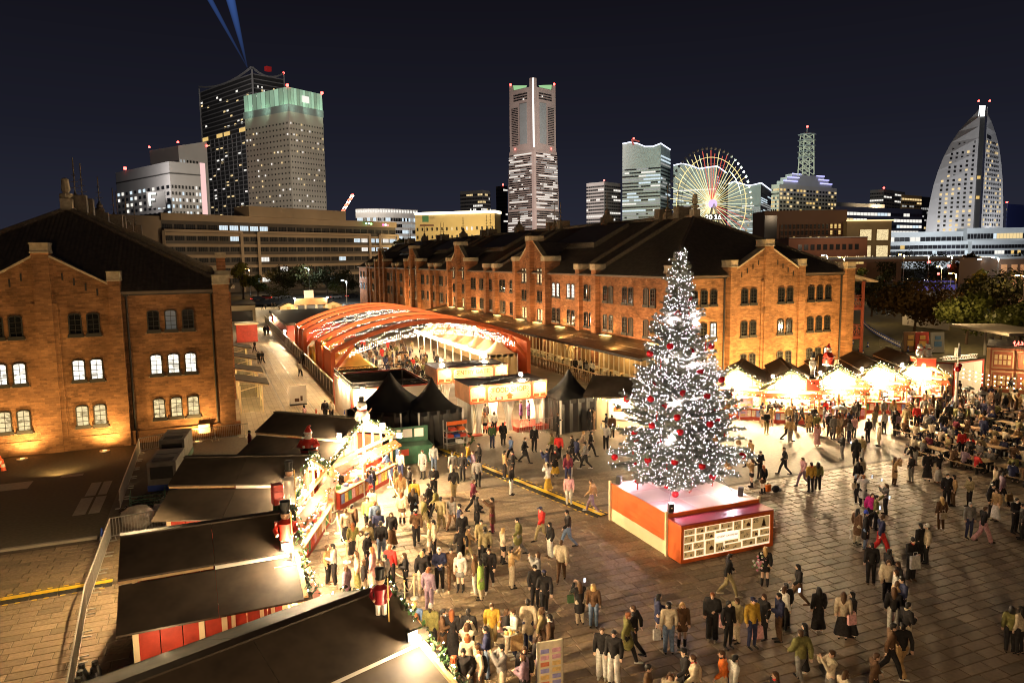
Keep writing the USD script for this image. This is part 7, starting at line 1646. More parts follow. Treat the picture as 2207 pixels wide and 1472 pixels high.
for k in range(26):
    c = np.array([-3.6 + rr.uniform(-.9, .9), 43.3 + rr.uniform(-1.2, 1.2), .04 + .012 * k]); r0 = rr.uniform(.3, .8); part(t, 'cable', MB().tube([c + [math.cos(a) * r0, math.sin(a) * r0 * rr.uniform(.7, 1.2), .04 * math.sin(a * 2)] for a in np.linspace(0, rr.uniform(3, 6.2), 14)], .025, 4), m_rubber)
m_film = M('cloudy_film', (.45, .40, .34), .2, .3, 5, spec=.8)
def bag(p, r, label, mat=m_film):
    s_ = np.random.default_rng(int(abs(p[0] * 100 + p[1] * 10))); v, f = ICO[2]; vv = v * (1 + .16 * (meshkit.noise(v * 2.3 + p[0], 3)[:, None] - .5) * 2 + .05 * s_.normal(size=(len(v), 1))) * r * [1, 1, .85]; vv[:, 2] = np.maximum(vv[:, 2], -r * .6) + r * .6
    t = thing('plastic_bag', label, 'bag', p); part(t, 'film', (vv, f), mat, 30)
bag((-4.0, 39.9, 0), .75, 'large clear plastic bale behind the barrier corner'); bag((-2.9, 40.2, 0), .6, 'smaller plastic bale beside the large one'); bag((-2.4, 41.5, 0), .7, 'grey plastic bale near the cable heap')
t = thing('green_cart', 'green wire cart behind the barrier corner', 'cart', (-3.6, 41.0, 0)); fr = MB()
for z in (.4, .8, 1.1): fr.bar((-.8, -.3, z), (.8, -.3, z), .03).bar((-.8, .3, z), (.8, .3, z), .03).bar((-.8, -.3, z), (-.8, .3, z), .03).bar((.8, -.3, z), (.8, .3, z), .03)
for x in (-.8, .8):
    for y in (-.3, .3): fr.bar((x, y, .1), (x, y, 1.5), .035)
part(t, 'frame', fr, m_gr); part(t, 'deck', MB().bx(-.8, .8, -.3, .3, .2, .24), m_gr)
W = WL[2]
bag(W(-4.6, -4.1, 0), .42, 'clear rubbish bag outside the third stall, left'); bag(W(-3.9, -4.5, 0), .48, 'clear rubbish bag outside the third stall, right'); bag(W(-4.4, -4.9, 0), .33, 'small rubbish bag in front of the pair')
m_cardb = M('cardboard', (.42, .26, .13), .8, .15, 5)
for k, (x, y, z, s, l) in enumerate(((-2.95, -3.9, 0, .62, 'bottom cardboard box of the left stack by the red shutters'), (-2.95, -3.9, .55, .58, 'top cardboard box of the left stack by the red shutters'), (-2.3, -3.75, 0, .5, 'bottom cardboard box of the right stack by the red shutters'), (-2.3, -3.75, .45, .48, 'middle cardboard box of the right stack'), (-1.95, -3.6, .0, .45, 'leaning cardboard box farthest right'), (-1.9, -3.6, .42, .5, 'open cardboard box on top of the leaning one'))):
    t = thing('cardboard_box', l, 'box', W(x, y, z), .1 + k * .13); part(t, 'carton', MB().bx(-s / 2, s / 2, -s / 2, s / 2, 0, s * .88), m_cardb); part(t, 'tape', MB().bx(-s / 2 - .002, s / 2 + .002, -.03, .03, s * .88, s * .88 + .004), m_wood); part(t, 'label_sheet', MB().bx(-.12, .08, -s / 2 - .004, -s / 2 - .001, .2, .34), m_white)
for k in range(6):
    t = thing('gas_cylinder', 'dark grey gas cylinder behind the third left stall, ' + ['front right', 'front left', 'middle right', 'middle left', 'back right', 'back left'][k], 'cylinder', W(-5.7 - .35 * (k % 2), -2.0 - .4 * (k // 2), 0), 0, 'gas cylinders behind the third left stall'); part(t, 'tank', MB().lathe([(.15, 0), (.16, .9), (.1, 1.05), (.04, 1.15)], 9), M(f'cylinder_paint_{k}', (.10, .10, .10), .5, .1, 4)); part(t, 'collar', MB().lathe([(.09, 1.06), (.09, 1.2)], 8), m_dark)
t = thing('pallet', 'pale wooden pallet under the rubbish bags', 'pallet', W(-4.2, -4.6, 0) - [0, 0, 0]); 
for q in range(5): part(t, 'slat', MB().bx(-.9, .9, -.7 + q * .3, -.52 + q * .3, .02, .06), m_wood)
lamp((-2.7, 30.2, 5.2), 900, (1.0, .70, .34), .12, aim=(-7.2, 28.5, 0), cone=84, soft=.5)
lamp((-1.8, 21.9, 2.3), 26, (1.0, .72, .38), .1)
lamp((-1.8, 31.0, 2.3), 40, (1.0, .72, .38), .1)
# posters, stanchions in front of the left stalls
for k, (x, y, w, h_, c, l) in enumerate(((770, 1070, 1.0, 1.9, (.70, .55, .50), 'tall pale menu board standing before the first left stall'), (708, 1100, .9, 1.7, (.55, .35, .22), 'brown menu board between the rope posts'), (1186, 1512, .8, 1.9, (.70, .62, .45), 'menu board with cartoon cakes at the bottom edge'), (1608, 905, 1.1, 1.8, (.70, .42, .50), 'pink poster board at the corner stall right of the tree'))):
    t = thing('menu_board', l, 'sign', P(x, y), (-.75, -.9, -.1, -.35)[k]); part(t, 'panel', MB().bx(-w / 2, w / 2, -.03, .03, .25, h_), M(f'menu_paper_{k}', c, .6, .25, 3)); part(t, 'stand', MB().bx(-w / 2, -w / 2 + .05, -.25, .25, 0, .05).bx(w / 2 - .05, w / 2, -.25, .25, 0, .05).bx(-w / 2, -w / 2 + .05, -.03, .03, 0, h_).bx(w / 2 - .05, w / 2, -.03, .03, 0, h_), m_white)
    pr_ = MB(); r = random.Random(k)
    for q in range(14): pr_.bx(-w / 2 + .1 + (q % 2) * w * .45, -w / 2 + .1 + (q % 2) * w * .45 + w * .33, -.04, -.031, .35 + (q // 2) * .2, .35 + (q // 2) * .2 + .13, r.choice([(.6, .2, .1), (.7, .5, .2), (.3, .3, .6), (.7, .4, .5)]))
    part(t, 'print', pr_, m_goods, tone=True)
SP = [(716, 1062), (741, 1080), (728, 1150), (748, 1212), (702, 1150), (868, 1108), (840, 1050), (893, 1290), (873, 1305), (826, 1240)]
for k, (x, y) in enumerate(SP):
    t = thing('rope_post', 'cream rope post, ' + ['by the tall menu board', 'right of the tall menu board', 'in the middle of the third stall queue', 'lowest on the left of the queue', 'farthest left beside the counter', 'beside the brown skirt', 'behind the green jacket', 'nearest the dark soldier', 'second nearest the dark soldier', 'beside the red jacket'][k], 'post', P(x, y), 0, 'rope posts of the stall queue'); part(t, 'base', MB().lathe([(.17, 0), (.17, .04), (.05, .07)], 10), m_white); part(t, 'pole', MB().tube([(0, 0, .05), (0, 0, .95)], .028, 6), m_cream); part(t, 'knob', MB().ball((0, 0, .97), .045, 1), m_gold)
for k, (i, j) in enumerate(((0, 1), (4, 2), (2, 3), (7, 8), (9, 7), (6, 5))):
    a, b = P(*SP[i]) + [0, 0, .85], P(*SP[j]) + [0, 0, .85]; one('queue_rope', MB().tube([a + (b - a) * u - [0, 0, .35 * math.sin(u * math.pi)] for u in np.linspace(0, 1, 9)], .022, 5), m_cream, 'cream rope slung between queue posts, ' + ['by the menu board', 'farthest left', 'in the middle', 'nearest the soldier', 'beside the red jacket', 'behind the green jacket'][k], 'rope', 'queue ropes by the left stalls')
garland('coloured garland over the entrance of the hut left of the tree', [np.array([29.3, 48.2, 2.5]) + np.array([-1.9, -1.6, 0]) * .9 + [-1.6, 1.6, 0], np.array([29.3, 48.2, 2.5]) + np.array([-1.7, -1.7, 0]) + [2.0, -2.0, 0]], 160, 4, seed=200)

lamp((-3.0, -7.0, 11.0), 3000, (1.0, .66, .34), .5)      # added light behind the camera, lifting the roofs and foreground
# ================================================================ people
_d = [(1, 0, 0), (-1, 0, 0), (0, 1, 0), (0, -1, 0), (0, 0, 1), (0, 0, -1)] + [(a, b, c) for a in (-.577, .577) for b in (-.577, .577) for c in (-.577, .577)]
S14 = np.array(_d); S6 = S14[:6]
def hull(js, dirs=S14): return m3.Manifold.hull_points(np.vstack([np.asarray(p, float) + dirs * np.asarray(r, float) for p, r in js]))
def chain(js, dirs=S14): return [hull([a, b], dirs) for a, b in zip(js[:-1], js[1:])]
def union(ms): return m3.Manifold.batch_boolean(ms, m3.OpType.Add)
def V3(*a): return np.array(a, float)
def pose(kind):
    """Joint positions of a figure 1.70 m tall that faces -y."""
    J = dict(hipL=V3(-.09, 0, .90), hipR=V3(.09, 0, .90), knL=V3(-.10, -.02, .49), knR=V3(.10, -.02, .49), anL=V3(-.11, .03, .08), anR=V3(.11, .03, .08), pel=V3(0, 0, .93), waist=V3(0, 0, 1.08), chest=V3(0, .0, 1.27),
             shL=V3(-.185, .01, 1.40), shR=V3(.185, .01, 1.40), elL=V3(-.235, .04, 1.13), elR=V3(.235, .04, 1.13), haL=V3(-.235, -.05, .88), haR=V3(.235, -.05, .88), neck=V3(0, 0, 1.45), head=V3(0, -.015, 1.585), toe=V3(0, -.17, -.045))
    if kind == 'p': J.update(elL=V3(-.23, -.02, 1.13), elR=V3(.23, -.02, 1.13), haL=V3(-.06, -.28, 1.13), haR=V3(.07, -.29, 1.15), head=V3(0, -.045, 1.575))
    if kind == 'o': J.update(elR=V3(.23, -.04, 1.13), haR=V3(.10, -.29, 1.16), head=V3(0, -.03, 1.58))
    if kind == 'u': J.update(elL=V3(-.23, -.20, 1.25), elR=V3(.23, -.20, 1.25), haL=V3(-.08, -.33, 1.50), haR=V3(.08, -.33, 1.52), head=V3(0, -.0, 1.59))
    if kind == 'r': J.update(elR=V3(.30, -.14, 1.42), haR=V3(.26, -.36, 1.64), head=V3(.0, -.0, 1.59))
    if kind == 'w': J.update(knL=V3(-.09, -.19, .51), anL=V3(-.10, -.30, .09), knR=V3(.09, .06, .50), anR=V3(.10, .36, .15), elL=V3(-.23, .14, 1.15), haL=V3(-.23, .16, .90), elR=V3(.23, -.06, 1.14), haR=V3(.22, -.26, .97), chest=V3(0, -.03, 1.27), head=V3(0, -.06, 1.58), neck=V3(0, -.03, 1.45))
    if kind == 'k': J.update(elL=V3(-.27, .08, 1.14), elR=V3(.27, .08, 1.14), haL=V3(-.17, -.10, .98), haR=V3(.17, -.10, .98))
    if kind == 't':
        for k in ('pel', 'waist', 'chest', 'shL', 'shR', 'neck', 'head', 'hipL', 'hipR'): J[k] = J[k] - V3(0, 0, .37)
        J.update(knL=V3(-.13, -.42, .54), knR=V3(.13, -.42, .54), anL=V3(-.13, -.42, .08), anR=V3(.13, -.40, .08), elL=V3(-.24, -.12, .80), elR=V3(.24, -.12, .80), haL=V3(-.12, -.34, .80), haR=V3(.12, -.36, .80))
        for k in ('chest', 'neck', 'head', 'shL', 'shR'): J[k] = J[k] + V3(0, -.07, -.01)
        J['head'] = J['head'] + V3(0, -.05, 0)
    if kind == 'n':
        for k, dy, dz in (('waist', -.10, -.04), ('chest', -.30, -.16), ('neck', -.46, -.25), ('head', -.57, -.31), ('shL', -.38, -.2), ('shR', -.38, -.2)): J[k] = J[k] + V3(0, dy, dz)
        J.update(elL=V3(-.24, -.5, .95), elR=V3(.24, -.5, .95), haL=V3(-.14, -.62, .74), haR=V3(.14, -.62, .74))
    return J
def hand(J, s):
    e, h = J['el' + s], J['ha' + s]; d = (h - e) / np.linalg.norm(h - e); sx = -1 if s == 'L' else 1
    side = np.cross(d, V3(0, 0, 1) if abs(d[2]) < .8 else V3(0, -1, 0)); side /= np.linalg.norm(side); nn = np.cross(side, d)
    out = [hull([(h - d * .02, .024), (h + d * .055 + side * .028, .017), (h + d * .055 - side * .028, .017)])]
    for k, (o, L) in enumerate(((-.030, .062), (-.010, .074), (.011, .070), (.031, .056))):
        a = h + d * .058 + side * o; b = a + d * L * .55 - nn * .010; c = b + d * L * .35 - nn * .026; out += [hull([(a, .010), (b, .009)], S6), hull([(b, .009), (c, .0075)], S6)]
    a = h + d * .01 + side * .03 * sx; b = a + d * .03 + side * .028 * sx - nn * .012; c = b + d * .028 - nn * .012; out += [hull([(a, .012), (b, .010)], S6), hull([(b, .010), (c, .008)], S6)]
    return out
def body(J):
    ms = []
    for s in 'LR':
        ms += chain([(J['hip' + s], .085), (J['kn' + s], .056), (J['an' + s], .040)]); ms.append(hull([(J['an' + s] + V3(0, .02, -.03), .035), (J['an' + s] + J['toe'], .03)]))
        ms += chain([(J['sh' + s], .052), (J['el' + s], .040), (J['ha' + s], .027)]); ms += hand(J, s)
    ms += [hull([(J['hipL'], .09), (J['hipR'], .09), (J['waist'], (.13, .085, .08))]), hull([(J['waist'], (.13, .085, .08)), (J['chest'], (.16, .10, .1))]), hull([(J['chest'], (.16, .10, .08)), (J['shL'], .05), (J['shR'], .05), (J['neck'], .05)]), hull([(J['neck'], .05), (J['head'] - V3(0, -.01, .05), .05)])]
    h = J['head']; ms += [hull([(h + V3(0, .01, .03), (.076, .092, .085)), (h + V3(0, -.02, -.06), (.055, .062, .055))]), hull([(h + V3(0, -.085, .0), .010), (h + V3(0, -.105, -.022), .013)], S6), hull([(h + V3(-.078, .01, -.005), .018)], S6), hull([(h + V3(.078, .01, -.005), .018)], S6)]
    return union(ms)
def top(J, k):
    g = dict(j=.022, p=.048, c=.026, d=.05, k=.03, s=.014)[k]; ms = []
    lo = dict(j=-.05, p=-.04, c=-.06, d=-.06, k=-.02, s=-.03)[k]
    ms.append(hull([(J['pel'] + V3(0, 0, lo), (.15 + g, .115 + g, .07)), (J['waist'], (.145 + g, .10 + g, .08))])); ms.append(hull([(J['waist'], (.145 + g, .10 + g, .08)), (J['chest'], (.165 + g, .115 + g, .1))])); ms.append(hull([(J['chest'], (.165 + g, .11 + g, .08)), (J['shL'], .056 + g), (J['shR'], .056 + g), (J['neck'] - V3(0, 0, .01), .055 + g * .6)]))
    for s in 'LR':
        w = J['ha' + s] + (J['el' + s] - J['ha' + s]) * .12
        ms += chain([(J['sh' + s], .060 + g), (J['el' + s], .050 + g), (w, .040 + g * .8)])
    if k in 'cd':
        kn = (J['knL'] + J['knR']) / 2
        if J['hipL'][2] > .7: ms.append(hull([(J['pel'], (.155 + g, .12 + g, .08)), (J['hipL'] * .45 + J['knL'] * .55, .10 + g), (J['hipR'] * .45 + J['knR'] * .55, .10 + g), (kn + V3(0, .03, .0), (.17 + g, .13 + g, .03))]))
        else: ms += [hull([(J['hip' + s], .10 + g), (J['kn' + s], .075 + g)]) for s in 'LR']
    if k == 'k': ms.append(hull([(J['neck'], .07), (J['shL'], .1), (J['shR'], .1), (J['elL'], .09), (J['elR'], .09), (J['waist'] + V3(0, -.1, 0), .12), (J['waist'] + V3(0, .1, 0), .12)]))
    return union(ms)
def collar(J):
    m = MB().lathe([(.07, -.03), (.085, .0), (.078, .035), (.06, .045)], 9, J['neck'] + V3(0, .0, .005)); return m.arr()
def bottom(J, k):
    ms = []; z0 = J['pel'] - V3(0, 0, .02)
    if k in 'tw':
        g, ga = (.018, .022) if k == 't' else (.034, .065)
        for s in 'LR': ms += chain([(J['hip' + s], .092 + g), (J['kn' + s], .060 + g), (J['an' + s] + V3(0, 0, .02), .036 + ga)])
        ms.append(hull([(J['hipL'], .095), (J['hipR'], .095), (z0 + V3(0, 0, .06), (.135, .10, .06))]))
    else:
        f = .50 if k == 'm' else 1.0
        if J['hipL'][2] < .7: ms += [hull([(J['hip' + s], .10), (J['kn' + s], .09)]) for s in 'LR'] + ([hull([(J['knL'], .09), (J['knR'], .09), (J['anL'] + V3(0, 0, .15), .1), (J['anR'] + V3(0, 0, .15), .1)])] if k == 's' else [])
        elif k == 'm': ms.append(hull([(z0 + V3(0, 0, .06), (.14, .10, .06)), (J['hipL'] * .55 + J['knL'] * .45, .125), (J['hipR'] * .55 + J['knR'] * .45, .125)]))
        else: ms += [hull([(z0 + V3(0, 0, .06), (.14, .10, .06)), (J['knL'], .13), (J['knR'], .13)]), hull([(J['knL'], .13), (J['knR'], .13), (J['anL'] + V3(-.03, 0, .10), (.15, .16, .04)), (J['anR'] + V3(.03, 0, .10), (.15, .16, .04))])]
    return union(ms)
def shoes(J, boot):
    ms = []
    for s in 'LR':
        a = J['an' + s]; ms.append(hull([(a + V3(0, .045, -.045), .034), (a + V3(0, -.02, -.035), .043), (a + J['toe'] + V3(0, -.02, .0), .036)]))
        if boot: ms.append(hull([(a, .055), (a * .42 + J['kn' + s] * .58, .066)]))
    return union(ms)
def hair(J, k):
    h = J['head']; ms = [hull([(h + V3(0, .025, .035), (.090, .098, .096)), (h + V3(0, -.035, .085), (.07, .05, .035))]), hull([(h + V3(0, .06, -.04), (.075, .05, .06))])]
    if k in 'lb':
        z = -.30 if k == 'l' else -.13
        ms.append(hull([(h + V3(0, .05, .02), (.094, .07, .06)), (h + V3(0, .105 if k == 'l' else .06, z), (.095, .035, .05))]))
        for s in (-1, 1): ms.append(hull([(h + V3(s * .075, -.0, .02), .026), (h + V3(s * .09, .0, -.12 if k == 'b' else -.20), .026)]))
    if k == 'n': ms.append(hull([(h + V3(0, .08, .10), .05)]))
    if k == 'c': ms = [hull([(h + V3(0, .01, .06), (.096, .11, .075))]), hull([(h + V3(0, -.10, .06), (.07, .03, .010)), (h + V3(0, -.165, .045), (.055, .02, .008))])]
    if k == 'z': ms = [hull([(h + V3(0, .015, .05), (.10, .112, .09)), (h + V3(0, .03, .13), (.06, .06, .04))])]
    return union(ms)
def eyes(J):
    h = J['head']; mb = MB()
    for s in (-1, 1): mb.octa(h + V3(s * .030, -.088, .018), (.013, .008, .008))
    mb.bx(h[0] - .02, h[0] + .02, h[1] - .089, h[1] - .080, h[2] - .062, h[2] - .055); return mb.arr()
CACHE = {}
def piece(kind, *k):
    key = (kind,) + k
    if key not in CACHE:
        J = pose(k[0]); fn = dict(body=lambda: body(J), top=lambda: top(J, k[1]), bottom=lambda: bottom(J, k[1]), shoes=lambda: shoes(J, k[1]), hair=lambda: hair(J, k[1]), eyes=lambda: eyes(J), collar=lambda: collar(J))[kind]()
        CACHE[key] = meshkit.arrays(fn, 50 if kind != 'eyes' else False)
    return CACHE[key]
COL = dict(k=('black', (.022, .020, .021)), g=('grey', (.17, .16, .155)), n=('navy', (.035, .04, .09)), b=('brown', (.11, .062, .035)), e=('cream', (.48, .40, .29)), w=('white', (.56, .54, .50)), o=('olive', (.15, .14, .05)), r=('red', (.50, .035, .03)), t=('tan', (.36, .23, .11)), p=('pink', (.62, .34, .34)), u=('blue', (.10, .16, .32)), y=('mustard', (.42, .26, .04)), v=('mauve', (.20, .14, .19)), m=('maroon', (.16, .03, .05)), l=('light green', (.28, .42, .10)), c=('camel', (.42, .27, .13)), x=('dark green', (.05, .09, .04)), z=('orange', (.65, .16, .03)), h=('khaki', (.26, .21, .11)), q=('purple', (.17, .08, .24)), a=('magenta', (.55, .03, .22)), d=('denim blue', (.16, .22, .34)), s=('light grey', (.42, .41, .40)))
HC = dict(k=('black', (.014, .012, .011)), b=('brown', (.075, .038, .018)), a=('auburn', (.22, .075, .025)), y=('blond', (.50, .32, .13)), g=('grey', (.28, .27, .26)), r=('red', (.36, .06, .02)), u=('blue', (.04, .07, .5)), w=('white', (.7, .68, .62)), n=('navy', (.03, .035, .1)))
PM = {k: M('cloth_' + n.replace(' ', '_'), c, .82, .4, 11, spec=.15, bump=.6) for k, (n, c) in COL.items()}
HM = {k: M('hair_' + n, c, .5, .25, 25, spec=.35) for k, (n, c) in HC.items()}
SK = [M(f'skin_{i}', c, .55, .06, 10) for i, c in enumerate(((.62, .40, .28), (.56, .35, .24), (.66, .45, .33)))]
TN = dict(j='jacket', p='puffer jacket', c='long coat', d='long padded coat', k='cape', s='sweater'); BN = dict(t='trousers', w='wide trousers', s='long skirt', m='short skirt')
HN = dict(s='short {} hair', l='long {} hair', b='{} bob', n='{} hair in a bun', c='{} cap', z='{} beanie')
PN = dict(s='standing', p='looking at a phone', o='holding a drink', u='taking a picture with raised arms', r='raising one arm', w='walking', k='hands in pockets', t='seated', n='bending forward')
FN = dict(f='facing the camera', b='seen from behind', l='turned left', r='turned right')
FD = dict(f=-FH, b=FH, l=-RH, r=RH)
LABELS = {}; NPEOPLE = [0]; RECENT = []
QUEUE = []
def person(hx, hy, face, pz, tp, bt, hr, where, pos=None, z0=0.0, ang=None):
    """Puts the figure on the list; the 310 that show largest become things, the rest one crowd."""
    r = random.Random(int(hx * 31 + hy * 17)); fem = hr[0] in 'lbn' or bt[0] in 'sm'
    s = r.uniform(.92, .985) if fem else r.uniform(.985, 1.045)
    if pos is None: pos = P(hx, hy, z0 + (1.70 if pz != 't' else 1.32) * s) * [1, 1, 0] + [0, 0, z0]
    if ang is None: d = FD[face]; ang = math.atan2(d[1], d[0]) + math.pi / 2 + r.uniform(-.45, .45)
    QUEUE.append((float((pos - [0, 0, CAMZ]) @ CF), hx, hy, face, pz, tp, bt, hr, where, pos, s, ang))
def build_person(dep, hx, hy, face, pz, tp, bt, hr, where, pos, s, a):
    r = random.Random(int(hx * 31 + hy * 17) + 5); NPEOPLE[0] += 1
    hn = HN[hr[0]].format(HC[hr[1]][0])
    lab = [f"person in {COL[tp[1]][0]} {TN[tp[0]]} and {COL[bt[1]][0]} {BN[bt[0]]}"]
    full = lambda *x: ', '.join(lab + [y for y in x if y])
    for cand in ((PN[pz], where), (hn, where), (hn, PN[pz], where), (hn, FN[face], where), (PN[pz], FN[face], where), (hn, PN[pz])):
        L = full(*cand)
        if len(L.replace(',', '').split()) <= 16 and L not in LABELS: break
    else:
        near = min(RECENT, key=lambda q: np.hypot(*(q[0] - pos[:2]))) if RECENT else None
        side = 'left of' if (pos[:2] - near[0]) @ RH[:2] < 0 else 'right of'
        for L in (f"person in {COL[tp[1]][0]} {TN[tp[0]]}, {hn}, {side} the {near[1]}", f"person in {COL[tp[1]][0]} {TN[tp[0]]}, {BN[bt[0]]}, {PN[pz].split(' with')[0]}, {side} the {near[1]}", f"{COL[bt[1]][0]} {BN[bt[0]]}, {COL[tp[1]][0]} {TN[tp[0]]} person {side} the {near[1]}"):
            if len(L.replace(',', '').split()) <= 16 and L not in LABELS: break
    LABELS[L] = 1; RECENT.append((pos[:2], f"{COL[tp[1]][0]} {TN[tp[0]]} with {hn}"))
    t = thing('person', L, 'person', pos, a, 'people at the market', s)
    skin = SK[r.randrange(3)]
    def put(nm, pc, m): v, f, n = pc; define(numbered(str(t.GetPath()), nm), v, f, m, None, n)
    put('body', piece('body', pz), skin); put(TN[tp[0]].split()[-1] if tp[0] != 's' else 'sweater', piece('top', pz, tp[0]), PM[tp[1]])
    put(BN[bt[0]].split()[-1], piece('bottom', pz, bt[0]), PM[bt[1]])
    put('boots' if bt[0] == 'm' else 'shoes', piece('shoes', pz, bt[0] == 'm'), PM['k'] if r.random() < .6 or bt[0] == 'm' else PM[r.choice('wwbe')])
    if hr[0] in 'cz':
        put('hair', piece('hair', pz, 's'), HM['k']); put('cap' if hr[0] == 'c' else 'beanie', piece('hair', pz, hr[0]), HM[hr[1]])
    else: put('hair', piece('hair', pz, hr[0]), HM[hr[1]])
    put('eyes', piece('eyes', pz), HM['k'])
    if r.random() < .55 and tp[0] != 'k': put('collar', piece('collar', pz), PM[tp[1]] if r.random() < .5 else PM[r.choice('wekgr')])
    return t, pos, a, s
# one line a person: head pixel, facing, pose, top, bottom, hair
Z = {}
Z['at the corner of the nearest stall'] = """928 1302 b s po tk zg;893 1296 b s ju tk sy;895 1321 f s jt tk la;915 1350 r p jb tk sk;953 1311 r p cb tk sk;973 1313 b s ck sk la;1009 1312 b s jk tk sk;1006 1342 b u je tk bb;1007 1366 b s se tk ba;1048 1349 l o jn td sk;948 1385 f s jk tk lb;978 1412 r s je tk lr;998 1397 f k jk tg sk;1031 1400 b s jk tb ba;1080 1388 l u pg te sk;1129 1409 l p pv tk bb;1130 1392 f s jk tk lb;1029 1389 l s se tg sb;905 1374 f s jb tk sb"""
Z['on the paving before the nearest stall'] = """1091 1311 r o kk te lb;1107 1311 l o jw tn sb;1185 1323 l s jb tn sk;1165 1308 r w jh tb lb;1138 1292 b w ce tn sk;1165 1373 b s jk tv lb;1060 1298 f w jy th sb"""
Z['in the queue at the third stall'] = """745 1096 b s se sk sb;757 1086 b s pb tk sk;792 1071 f s jl tk sb;807 1080 b s jd tk sa;815 1100 b p jn tk bk;843 1103 f s jk sb lb;760 1126 b s jo sk la;791 1126 f s jh tk bb;820 1123 b s jk td sk;778 1142 f s ce te lb;790 1147 r s jk tk sk;801 1179 l s cp se ba;840 1174 b s jr tk sa;829 1194 l s js tk sk;873 1190 l p jk tk lb;718 1171 l o jw tk sk;704 1174 r s jt tk bb;745 1217 l s cv tk bb;768 1188 l s se so lb;783 1205 l s jk se bb;823 1209 l s ce se lb;852 1263 b s jg tk sk"""
Z['between the left stalls and the cable cover'] = """909 1188 b s jk te sy;913 1183 b s jk tk sk;946 1180 f p jn tk zw;972 1179 f w jb tb sk;991 1190 f s jw mg lw;923 1222 b s jv tv sa;925 1128 l o se mw by;934 1120 l s je tk sk;896 1097 b w jb tk cw;995 1103 f s jk tk sk;992 1137 b w ck tk sk;1027 1070 r p ck tk lk;1060 1072 l r cb tm sk;1037 1119 f o jh tk sk;1045 1135 b s jh tk sk;1083 1137 r p je mk ly;1117 1115 l w co tg sk;1167 1091 l w pr th cn;1185 1125 l s pk ww bk;1224 1098 l w jk td sk;1209 1164 b w pe tb sb;1102 1177 r u jt te sk;1159 1189 l u js mb bb;1022 1193 l s jb tw lb;1035 1205 l s cl te bk;1054 1180 f w jk tk sb;1173 1229 b w jk tk cn;1007 1132 r w jt th sk;1152 1216 f o jk tk ck"""
Z['by the farthest left stall'] = """735 1011 r s ck tk sk;798 1013 l p jn mr sk;800 1004 b s jk tn cn;832 973 r w ju td cn;856 957 l s ju tw zu;862 972 b s se tn sb;910 970 f s cg tk sb;934 958 f s js td sk;975 974 b s jg te sk;934 1005 f p jk tk sk;852 1005 l s jh th sb;863 1020 b s jc te la;882 1006 l o jk tk zk;892 1033 b s jy tk sb;924 1041 l p ck tk sk;977 1009 b w jk th sk;865 1061 b s pe mb la;890 1052 b s ck td lb;801 1052 b s je tk sb;916 926 r s se te bb;996 976 f s jk tk sy;913 1071 r w jo th sb;949 1070 b w jh th sk;973 1071 b w jg tb lb;990 1085 l s jn tk sk;938 1052 l w jo tk bk"""
Z['in front of the food gate'] = """1060 913 b s jx tn sk;1084 910 b s ck tk lk;1045 889 b s se mk la;1033 872 b s ct tk bb;1046 870 b s jk tk sk;1065 887 b s jw tk bb;1101 940 l w ju tk sk;1130 942 r w ck tk sb;1151 918 f s jk tk cg;1201 890 r o jk tk sb;1190 933 l w jo tk lb;1204 936 b w jr tk sk;1234 938 l w jk tk sb;1256 929 r w je te sy;1273 929 r w jk tk sk;1270 880 r o jk tk sk;1280 879 l o jb tb sk;1306 914 b r jw tk sk;1307 891 l o jk tk sk;1319 894 b s jb tk sk;1243 945 r w pn tk sk;1262 952 l w jg tk ck"""
Z['beyond the yellow cable cover'] = """1087 971 r o st tk sk;1105 971 l o jk tk sk;1101 1004 r s jk tw lb;1179 967 l u jn te sk;1196 967 f o ck sy bk;1181 999 b u jw sy sk;1223 971 b s jk tk sk;1230 974 r s jk ww lk;1224 978 b s jm tn la;1226 1023 f s jp tw lb;1276 1033 l w jt tv sb;1033 955 l p jk tk ck;1019 971 l s jv tw sb;1029 989 b s jg tk sk;1008 955 r w jy tu sb;1019 1033 r w jm tk sb"""
Z['on the open paving below the tree'] = """1279 1258 b s jb td by;1249 1252 b u ck te lb;1351 1319 r w co tk sa;1368 1304 l w jk tk sb;1298 1350 f s jk ww sb;1323 1357 f s jk ww sk;1418 1279 r p jn mn lk;1442 1297 b s je td ck;1471 1297 f s jb mb by;1536 1275 f o kk wk sa;1571 1294 f s jk tk bk;1589 1288 l s ph te bb;1623 1286 f s jy tn cn;1647 1279 l s ck tk lb;1397 1431 r s jb tk sk;1445 1448 f s je tk bb;1478 1395 l w jk tk ck;1498 1410 l w ce tk sb;1560 1400 l w jz te sb;1582 1411 r w jw tn sk;1650 1178 b s jk mk ly;1571 1193 r w jk th sk;1723 1215 l w jk tb lk"""
Z['in the dark paving at the bottom right'] = """1681 1277 l o pn tb sk;1692 1263 r r jw tk bb;1695 1256 b s jk tk nk;1766 1265 b s ck sk lk;1819 1275 b s je sk lb;1840 1274 l p jk sk bk;1728 1358 b w po tg sb;1735 1342 l s jk sk lk;1793 1400 l u se tg sb;1672 1446 l s jk tk lb;1947 1343 b w jk wt sk;1922 1342 r w jb tk sk;1933 1251 r p cc tm lb;1947 1242 l p jn tk sk;1956 1297 r p jk te sk;1820 1444 r w se te lb;1886 1406 r w jb tk sb;2182 1306 b s jo tk bk;2202 1306 b s je tk lk;1928 1265 b s jk tw lb"""
